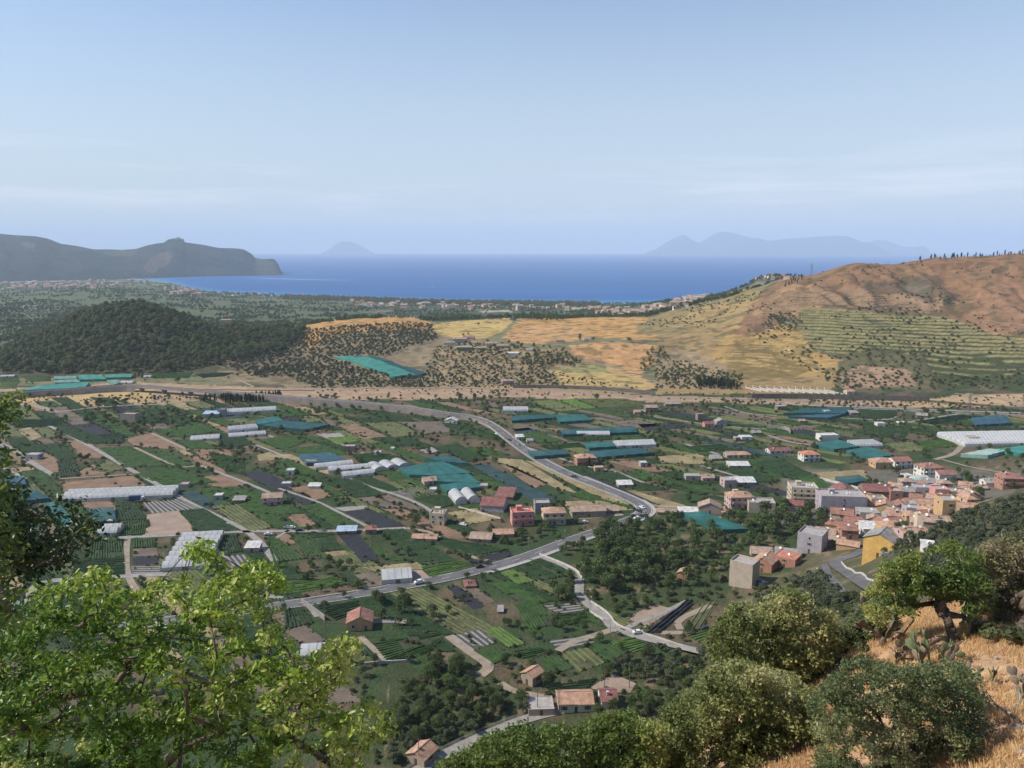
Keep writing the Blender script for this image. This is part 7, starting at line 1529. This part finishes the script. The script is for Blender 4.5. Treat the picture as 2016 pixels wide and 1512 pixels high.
# ================================================================ FOREGROUND
def leaf2(P, Nrm, size, rng, jit=.8):
    """rounded two-panel leaves folded along the midrib"""
    n = len(P); N_ = Nrm + rng.normal(0, jit, (n, 3)); N_ /= np.linalg.norm(N_, axis=1, keepdims=True)+1e-9
    R_ = rng.normal(0, 1, (n, 3)); T = np.cross(N_, R_); T /= np.linalg.norm(T, axis=1, keepdims=True)+1e-9; B = np.cross(N_, T)
    s = size*(.6+.8*rng.random((n, 1))); f = .10*s*N_
    V = np.stack([P, P+T*s*.35-B*s*.26+f, P+T*s*.8-B*s*.22+f, P+T*s, P+T*s*.8+B*s*.22+f, P+T*s*.35+B*s*.26+f], 1).reshape(-1, 3)
    k = np.arange(n)[:, None]*6; F = np.concatenate([k+np.array([0,1,2,3]), k+np.array([0,3,4,5])]); return V, F
def grow_tree(name, label, poly, t0, t1, base, ncl, leaves, lsize, lmat, seed, rtrunk=.16, gap=.38, clr=.32, cat='tree', fork=.35, extra=None, twig=.010):
    rng = np.random.default_rng(seed); us = [p[0] for p in poly]; vs = [p[1] for p in poly]; pts = []; tint = []
    while len(pts) < ncl:
        u = rng.uniform(min(us), max(us)); v = rng.uniform(min(vs), max(vs))
        if not inpoly([u], [v], poly)[0]: continue
        t = rng.uniform(t0, t1); d = ray(u, v); p = np.array((d[0]*t, d[1]*t, CAMZ+d[2]*t))
        if fbm(p[0]/(clr*2.6)+seed, (p[2]+p[1]*.4)/(clr*2.6), seed+2, 2) < gap: continue
        if p[2] < hgt(p[0], p[1])+.25: continue
        pts.append(p); tint.append(float(fbm(p[0]/1.3, p[2]/1.3+p[1]/2, seed+5, 2)))
    pts = np.array(pts); tint = np.array(tint); b = np.array(base); c = pts.mean(0)
    nodes = [b]; par = [-1]
    for i in range(1, 7):
        q = i/6*fork*1.6; nodes.append(b+(c-b)*min(q, .8)*np.array((1, 1, 1.0))+rng.normal(0, .06, 3)*i*.4*(t0/20)); par.append(i-1)
    order = np.argsort(np.linalg.norm(pts-nodes[3], axis=1)); leafnode = {}
    for k in order:
        p = pts[k]; A = np.array(nodes[3:]); dd = np.linalg.norm(A-p, axis=1); j = int(np.argmin(dd+np.where(A[:, 2] > p[2]+.3, .6, 0)))+3; L_ = np.linalg.norm(p-nodes[j]); m = max(1, int(L_/(clr*1.8)))
        s0 = nodes[j].copy(); last = j
        for q in range(1, m+1):
            f = q/m; x = s0+(p-s0)*f+np.array((0, 0, .10*L_*math.sin(math.pi*f)))+rng.normal(0, .035*L_/m, 3)*(q < m); nodes.append(x); par.append(last); last = len(nodes)-1
        leafnode[k] = last
    n = len(nodes); cnt = np.zeros(n)
    for k in leafnode.values(): cnt[k] += 1
    for i in range(n-1, 0, -1): cnt[par[i]] += cnt[i]
    r = np.maximum(twig*.6, rtrunk*(cnt/cnt[0])**.52); r[0] *= 1.25
    bm = MB()
    for i in range(1, n):
        a = nodes[par[i]]; ns = 8 if r[i] > .05 else (5 if r[i] > .02 else 3)
        ra = min(r[par[i]], r[i]*1.5) if par[i] > 6 else r[par[i]]
        bm.bar(tuple(a-b), tuple(nodes[i]-b), ra*2, n=ns, w2=r[i]*2)
    e = empty(name, tuple(b), 0, label, cat); bm.build('trunk', barkm, e, smooth=True)
    per = leaves//ncl; idx = np.repeat(np.arange(ncl), per); off = rng.normal(0, 1, (len(idx), 3)); off /= np.linalg.norm(off, axis=1, keepdims=True); off *= clr*(rng.random((len(idx), 1))**.5)*np.array((1, 1, .75))
    P = pts[idx]+off; Nn = off/clr*.9+np.array((0, 0, .8)); V, F = leaf2(P-b, Nn, lsize, rng)
    tt = np.clip((tint[idx]-.35)*1.9+rng.normal(0, .22, len(idx)), 0, 1); tt = np.repeat(tt, 6)
    npmesh('crown', V, F, lmat, attrs={'tint': ('FLOAT', tt)}, parent=e); return e
def leafmat3(name, c1, c2, c3, trans, spec=.45, rough=.42):
    m = leafmat(name, c1, c2, trans, 0.0, spec, rough); n = m.node_tree.nodes; l = m.node_tree.links.new
    mx = [x for x in n if x.type == 'MIX_RGB'][0]; cr = n.new('ShaderNodeValToRGB'); cr.color_ramp.elements[0].color = (*c1, 1); cr.color_ramp.elements[0].position = .1; cr.color_ramp.elements[1].color = (*c3, 1); cr.color_ramp.elements[1].position = 1.0
    el = cr.color_ramp.elements.new(.6); el.color = (*c2, 1); at_ = [x for x in n if x.type == 'ATTRIBUTE'][0]; l(at_.outputs['Fac'], cr.inputs[0])
    vm = [x for x in n if x.type == 'VECT_MATH'][0]; l(cr.outputs[0], vm.inputs[0]); return m
ML_bright = leafmat3('bright_oak_leaves', (.11,.20,.022), (.30,.40,.05), (.62,.60,.22), .38)
ML_dark = leafmat3('shaded_oak_leaves', (.03,.055,.012), (.07,.11,.022), (.20,.26,.05), .2)  # the left bough's shade is put into these darker leaf tones
ML_oak = leafmat3('dry_oak_leaves', (.15,.18,.055), (.31,.33,.11), (.50,.46,.22), .45)
ML_green = leafmat3('fresh_leaves', (.11,.165,.032), (.24,.285,.062), (.42,.41,.14), .45)
ML_olive = leafmat3('wild_olive_leaves', (.10,.14,.05), (.23,.26,.11), (.42,.40,.22), .45)
ML_brown = leafmat3('brownish_leaves', (.13,.14,.06), (.25,.24,.11), (.38,.31,.18), .45)
def gb(u, v, t):
    d = ray(u, v); x, y = d[0]*t, d[1]*t; return (x, y, hgt(x, y)-.1)
grow_tree('oak_tree', 'young oak with bright yellow-green sunlit leaves filling the lower left corner', [(-160,1640),(-160,1300),(-60,1235),(10,1222),(60,1200),(62,1165),(85,1150),(125,1160),(165,1128),(220,1128),(232,1160),(262,1185),(280,1150),(330,1120),(350,1090),(372,1078),(400,1072),(420,1085),(432,1120),(470,1125),(480,1108),(520,1115),(548,1130),(560,1180),(545,1245),(560,1262),(600,1300),(640,1290),(690,1262),(700,1290),(672,1345),(735,1385),(770,1405),(768,1440),(715,1480),(730,1540),(700,1640)], 9.2, 13.4, gb(215, 1700, 11.2), 900, 40000, .078, ML_bright, 11, rtrunk=.15, gap=.49, clr=.16, fork=.34, twig=.014)
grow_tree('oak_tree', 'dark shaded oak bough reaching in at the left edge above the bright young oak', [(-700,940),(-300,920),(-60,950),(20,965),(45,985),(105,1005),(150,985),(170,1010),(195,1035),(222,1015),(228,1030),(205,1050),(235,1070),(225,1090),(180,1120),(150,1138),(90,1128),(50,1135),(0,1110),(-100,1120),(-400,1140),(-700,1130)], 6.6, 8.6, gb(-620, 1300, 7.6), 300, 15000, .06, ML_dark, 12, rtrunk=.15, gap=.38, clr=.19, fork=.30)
grow_tree('oak_tree', 'thin oak sprays hanging at the far left edge beside the upper plots', [(-260,760),(-40,775),(12,778),(24,800),(30,842),(14,862),(26,872),(34,890),(8,912),(-6,960),(10,1140),(22,1180),(14,1225),(-20,1260),(-260,1240)], 6.2, 7.6, gb(-420, 1300, 6.9), 150, 9000, .055, ML_green, 13, rtrunk=.12, gap=.32, clr=.2, fork=.3)
grow_tree('oak_tree', 'rounded pale green oak standing on the left end of the golden slope', [(1402,1335),(1398,1262),(1425,1215),(1455,1180),(1500,1188),(1540,1160),(1582,1168),(1602,1195),(1640,1210),(1662,1255),(1640,1295),(1600,1335),(1500,1350)], 38, 44, gb(1535, 1400, 41), 640, 36000, .16, ML_oak, 14, rtrunk=.2, gap=.42, clr=.38, fork=.45, twig=.02)
grow_tree('oak_tree', 'large sprawling oak at the bottom right of centre below the rounded one', [(1282,1620),(1276,1455),(1305,1402),(1350,1362),(1398,1322),(1450,1306),(1560,1330),(1612,1368),(1622,1430),(1606,1620)], 29, 36, gb(1470, 1640, 32.5), 950, 54000, .135, ML_oak, 15, rtrunk=.2, gap=.42, clr=.33, fork=.4, twig=.02)
grow_tree('oak_tree', 'fresh green oak top at the bottom between the cypress and the sprawling oak', [(1130,1620),(1140,1442),(1175,1412),(1232,1402),(1262,1425),(1302,1430),(1310,1620)], 27, 32, gb(1230, 1750, 29.5), 380, 27000, .13, ML_green, 16, rtrunk=.15, gap=.33, clr=.35, fork=.4, twig=.02)
grow_tree('oak_tree', 'olive-green oak tops along the bottom edge right of the lower road', [(860,1640),(868,1505),(925,1475),(978,1448),(1022,1425),(1062,1440),(1092,1430),(1140,1445),(1150,1640)], 26, 32, gb(1010, 1800, 29), 480, 30000, .13, ML_green, 17, rtrunk=.15, gap=.38, clr=.32, fork=.4, twig=.02)
grow_tree('wild_olive_tree', 'wide wild olive with grey-green leaves on the golden slope at lower right', [(1600,1620),(1612,1440),(1596,1392),(1642,1325),(1700,1292),(1762,1312),(1832,1314),(1880,1300),(1930,1332),(1944,1400),(1928,1462),(1905,1620)], 21.5, 26, gb(1765, 1520, 24), 760, 38000, .085, ML_olive, 18, rtrunk=.17, gap=.46, clr=.24, fork=.35, twig=.012, cat='olive tree')
grow_tree('broadleaf_tree', 'leaning tree with bright green crown and dark curved trunk on the golden slope', [(1712,1208),(1700,1172),(1726,1150),(1738,1110),(1768,1102),(1790,1078),(1828,1088),(1850,1076),(1888,1066),(1905,1090),(1940,1098),(1936,1140),(1962,1172),(1948,1212),(1915,1218),(1890,1180),(1850,1196),(1818,1172),(1792,1206),(1752,1198),(1735,1226)], 36, 41, atn(1878, 1268), 430, 21000, .15, ML_green, 19, rtrunk=.22, gap=.47, clr=.34, fork=.42, twig=.02)
grow_tree('wild_olive_tree', 'brownish grey-green wild olive at the right edge behind the leaning tree', [(1895,1228),(1912,1160),(1898,1112),(1948,1072),(2016,1046),(2160,1040),(2200,1280),(1962,1262)], 40, 46, atn(2010, 1262), 560, 38000, .15, ML_brown, 20, rtrunk=.2, gap=.36, clr=.42, fork=.4, twig=.02, cat='olive tree')
grow_tree('wild_olive_tree', 'low dull green wild olive between the rounded oak and the leaning tree', [(1640,1262),(1690,1200),(1720,1185),(1765,1215),(1780,1262),(1740,1280),(1690,1285)], 44, 48, gb(1715, 1300, 45), 110, 11000, .15, ML_olive, 22, rtrunk=.12, gap=.3, clr=.5, fork=.4, twig=.02, cat='olive tree')
# prickly pears
padm = mat('cactus_pad', (.11,.135,.06), var=.3, scale=3, rough=.7); padd = mat('dead_cactus_pad', (.20,.16,.12), var=.3, scale=3); 
def pad_mesh(m):
    bm = bmesh.new(); bmesh.ops.create_uvsphere(bm, u_segments=12, v_segments=8, radius=1); 
    for v in bm.verts: v.co.z += 1; w = .62+.38*min(1, v.co.z/1.1); v.co.x *= .15*(.5+.5*w)*1.1; v.co.y *= .62*w; 
    me = bpy.data.meshes.new('pad'); bm.to_mesh(me); bm.free(); me.materials.append(m); [setattr(p, 'use_smooth', True) for p in me.polygons]; return me
PADS = [pad_mesh(padm), pad_mesh(padd)]
def cactus(u, v, h, seed, label, dead=.2):
    R = random.Random(seed); p = atn(u, v); e = empty('prickly_pear', (p[0], p[1], p[2]-.1), R.uniform(0, 6), label, 'cactus', 'prickly pears on the golden slope')
    st = [(Matrix.Translation((R.uniform(-.3, .3), R.uniform(-.3, .3), 0)) @ Matrix.Rotation(R.uniform(-.5, .5), 4, 'X') @ Matrix.Rotation(R.uniform(0, 3), 4, 'Z'), 0) for _ in range(3)]; n = 0
    while st and n < 26:
        M, dp = st.pop(0); s = h*.16*(1-.06*dp); o = bpy.data.objects.new('pad', PADS[1 if R.random() < dead else 0]); link(o, e); o.matrix_local = M @ Matrix.Scale(s, 4); n += 1
        if dp < 4:
            for _ in range(R.choice((1, 2, 2, 3))):
                a = R.uniform(-.85, .85); st.append((M @ Matrix.Translation((0, math.sin(a)*s*.5, s*(1.35+.5*math.cos(a)))) @ Matrix.Rotation(-a, 4, 'X') @ Matrix.Rotation(R.uniform(-.9, .9), 4, 'Z'), dp+1))
for i, (u, v, h, lb, dd_) in enumerate([(1700,1262,2.6,'tall tangled prickly pear with dead grey pads left of the leaning tree',.5),(1742,1275,2.0,'withered prickly pear leaning right between the cacti',.7),(1672,1268,1.8,'prickly pear at the foot of the rounded oak',.3),(1893,1262,1.6,'small open prickly pear right of the leaning trunk',.1),
    (1815,1318,1.8,'prickly pear clump in front of the leaning trunk',.4),(1852,1322,1.5,'low bushy prickly pear above the wide wild olive',.3),(1780,1310,1.3,'small half-dead prickly pear behind the wild olive',.6),(2000,1385,1.2,'dried prickly pear at the right edge of the golden slope',.9),(1935,1345,.9,'little prickly pear right of the wild olive crown',.4)]): cactus(u, v, h, 40+i, lb, dd_)
logm = mat('dead_wood', (.30,.25,.20), var=.3, scale=4, bump=.5, bscale=10)
def logg(u, v, L_, a, r, label):
    p = atn(u, v); e = empty('dead_branch', (p[0], p[1], p[2]+.05), a, label, 'branch', 'dead branches on the golden slope'); R = random.Random(int(u)); mb = MB(); q = Vector((0, 0, 0))
    for i in range(5): w = q+Vector((L_/5, R.uniform(-.1, .1), R.uniform(-.04, .12))); mb.bar(q, w, r*(1.1-.15*i), n=6, w2=r*(.95-.15*i)); q = w
    for i in range(3): s = Vector((L_*(.3+.2*i), 0, .05)); mb.bar(s, s+Vector((R.uniform(.1, .5), R.uniform(-.5, .5), R.uniform(.2, .6))), r*.5, n=5, w2=r*.2)
    mb.build('limb', logm, e)
for u, v, L_, a, r, lb in [(1760,1262,3.0,-.9,.22,'thick dead limb sloping down between the prickly pears'),(1992,1408,1.3,.6,.12,'bleached dead branch at the right edge'),(2004,1425,1.1,2.2,.1,'forked dead branch below the bleached one'),(1905,1322,1.8,.15,.08,'thin curved dead branch on the bare ground'),(1795,1300,1.2,2.4,.1,'pale dead stick leaning by the cactus clump'),(1952,1372,1.0,-.4,.07,'short dead stick beside the wild olive crown')]: logg(u, v, L_, a, r, lb)
stonem = mat('pale_stone', (.42,.37,.31), var=.25, scale=2.5, bump=.5, bscale=5)
def stone_mesh(seed):
    R = random.Random(seed); bm = bmesh.new(); bmesh.ops.create_icosphere(bm, subdivisions=2, radius=1)
    for v in bm.verts: v.co *= 1+R.uniform(-.22, .22); v.co.z *= .6
    me = bpy.data.meshes.new('stone'); bm.to_mesh(me); bm.free(); me.materials.append(stonem); return me
SM = [stone_mesh(i) for i in range(4)]; Rs = random.Random(9)
for i, (u, v, s) in enumerate([(1936,1402,.16),(2008,1438,.2),(1898,1478,.1),(1878,1240,.14),(1955,1425,.08),(1990,1330,.09),(1962,1300,.08),(1925,1290,.1),(1845,1262,.1),(1760,1245,.12),(1965,1480,.09),(2010,1490,.12),(1935,1500,.07),(1605,1335,.12),(1660,1310,.1)]+[(Rs.uniform(1640, 2016), Rs.uniform(1240, 1510), Rs.uniform(.04, .09)) for _ in range(30)]):
    p = atn(u, v)
    if p[1] > 70: continue
    o = bpy.data.objects.new('stone', SM[i % 4]); link(o); o.location = p; o.scale = (s, s*Rs.uniform(.7, 1.2), s); o.rotation_euler = (0, 0, Rs.uniform(0, 6)); tag(o, 'pale stone lying on the golden dry slope', 'stone', 'stones on the golden slope')
# dry grass of the near slope
def dry_grass():
    rng = np.random.default_rng(8); n = 150000; s = rng.uniform(.25, .75, n); Y = rng.uniform(17, 56, n); X = s*Y; Z = height(X, Y); u, v = proj(X, Y, Z); g = fbm(X/1.1, Y/1.1, 23, 3); m = (u > 1500) & (v > 1150) & (g > .40) & (v < 1700); X, Y, Z, g = X[m], Y[m], Z[m], g[m]; n = len(X)
    h = rng.uniform(.06, .26, n)*(.6+g); a = rng.uniform(0, 6.28, n); w = rng.uniform(.008, .02, n); lx = rng.normal(0, .10, n); ly = rng.normal(0, .10, n); c, s_ = np.cos(a)*w, np.sin(a)*w
    V = np.stack([np.stack([X-c, Y-s_, Z-.02], 1), np.stack([X+c, Y+s_, Z-.02], 1), np.stack([X+lx+c*.3, Y+ly+s_*.3, Z+h], 1), np.stack([X+lx-c*.3, Y+ly-s_*.3, Z+h], 1)], 1).reshape(-1, 3)
    t = np.repeat(rng.random(n), 4); m_ = leafmat('dry_grass', (.48,.29,.14), (.72,.52,.28), .2, 0.0, .2, .7)
    o = npmesh('dry_grass', V, np.arange(n*4).reshape(n, 4), m_, attrs={'tint': ('FLOAT', t)}); tag(o, kind='stuff')
dry_grass()
def near_bushes():
    R = random.Random(31); L_ = [(1640,1318,.9),(1600,1345,.8),(1960,1262,.9),(1925,1252,.8),(2010,1275,1.1),(1655,1292,.8),(1630,1372,.7),(1575,1365,.9),(1700,1285,.7)]
    for i, (u, v, h) in enumerate(L_):
        p = atn(u, v); o = place_tree('shrub', p[0], p[1], p[2], h, 'low dry bush on the golden slope', False, i % 3, 'dry bushes on the golden slope')
near_bushes()
# ================================================================ HAZE
def build_haze():
    mb = MB(); mb.box(-48000, 50000, -60, 46500, -140, 1080)
    m = bpy.data.materials.new('haze_air'); m.use_nodes = True; n = m.node_tree.nodes; n.clear(); l = m.node_tree.links.new
    o = n.new('ShaderNodeOutputMaterial'); v = n.new('ShaderNodeVolumePrincipled')
    v.inputs['Color'].default_value = (.73, .86, 1.0, 1); v.inputs['Density'].default_value = 5.0e-5; v.inputs['Anisotropy'].default_value = .0
    l(v.outputs[0], o.inputs['Volume'])
    try: m.cycles.homogeneous_volume = True
    except Exception: pass
    ob = mb.build('haze', m); tag(ob, kind='stuff')
build_haze()
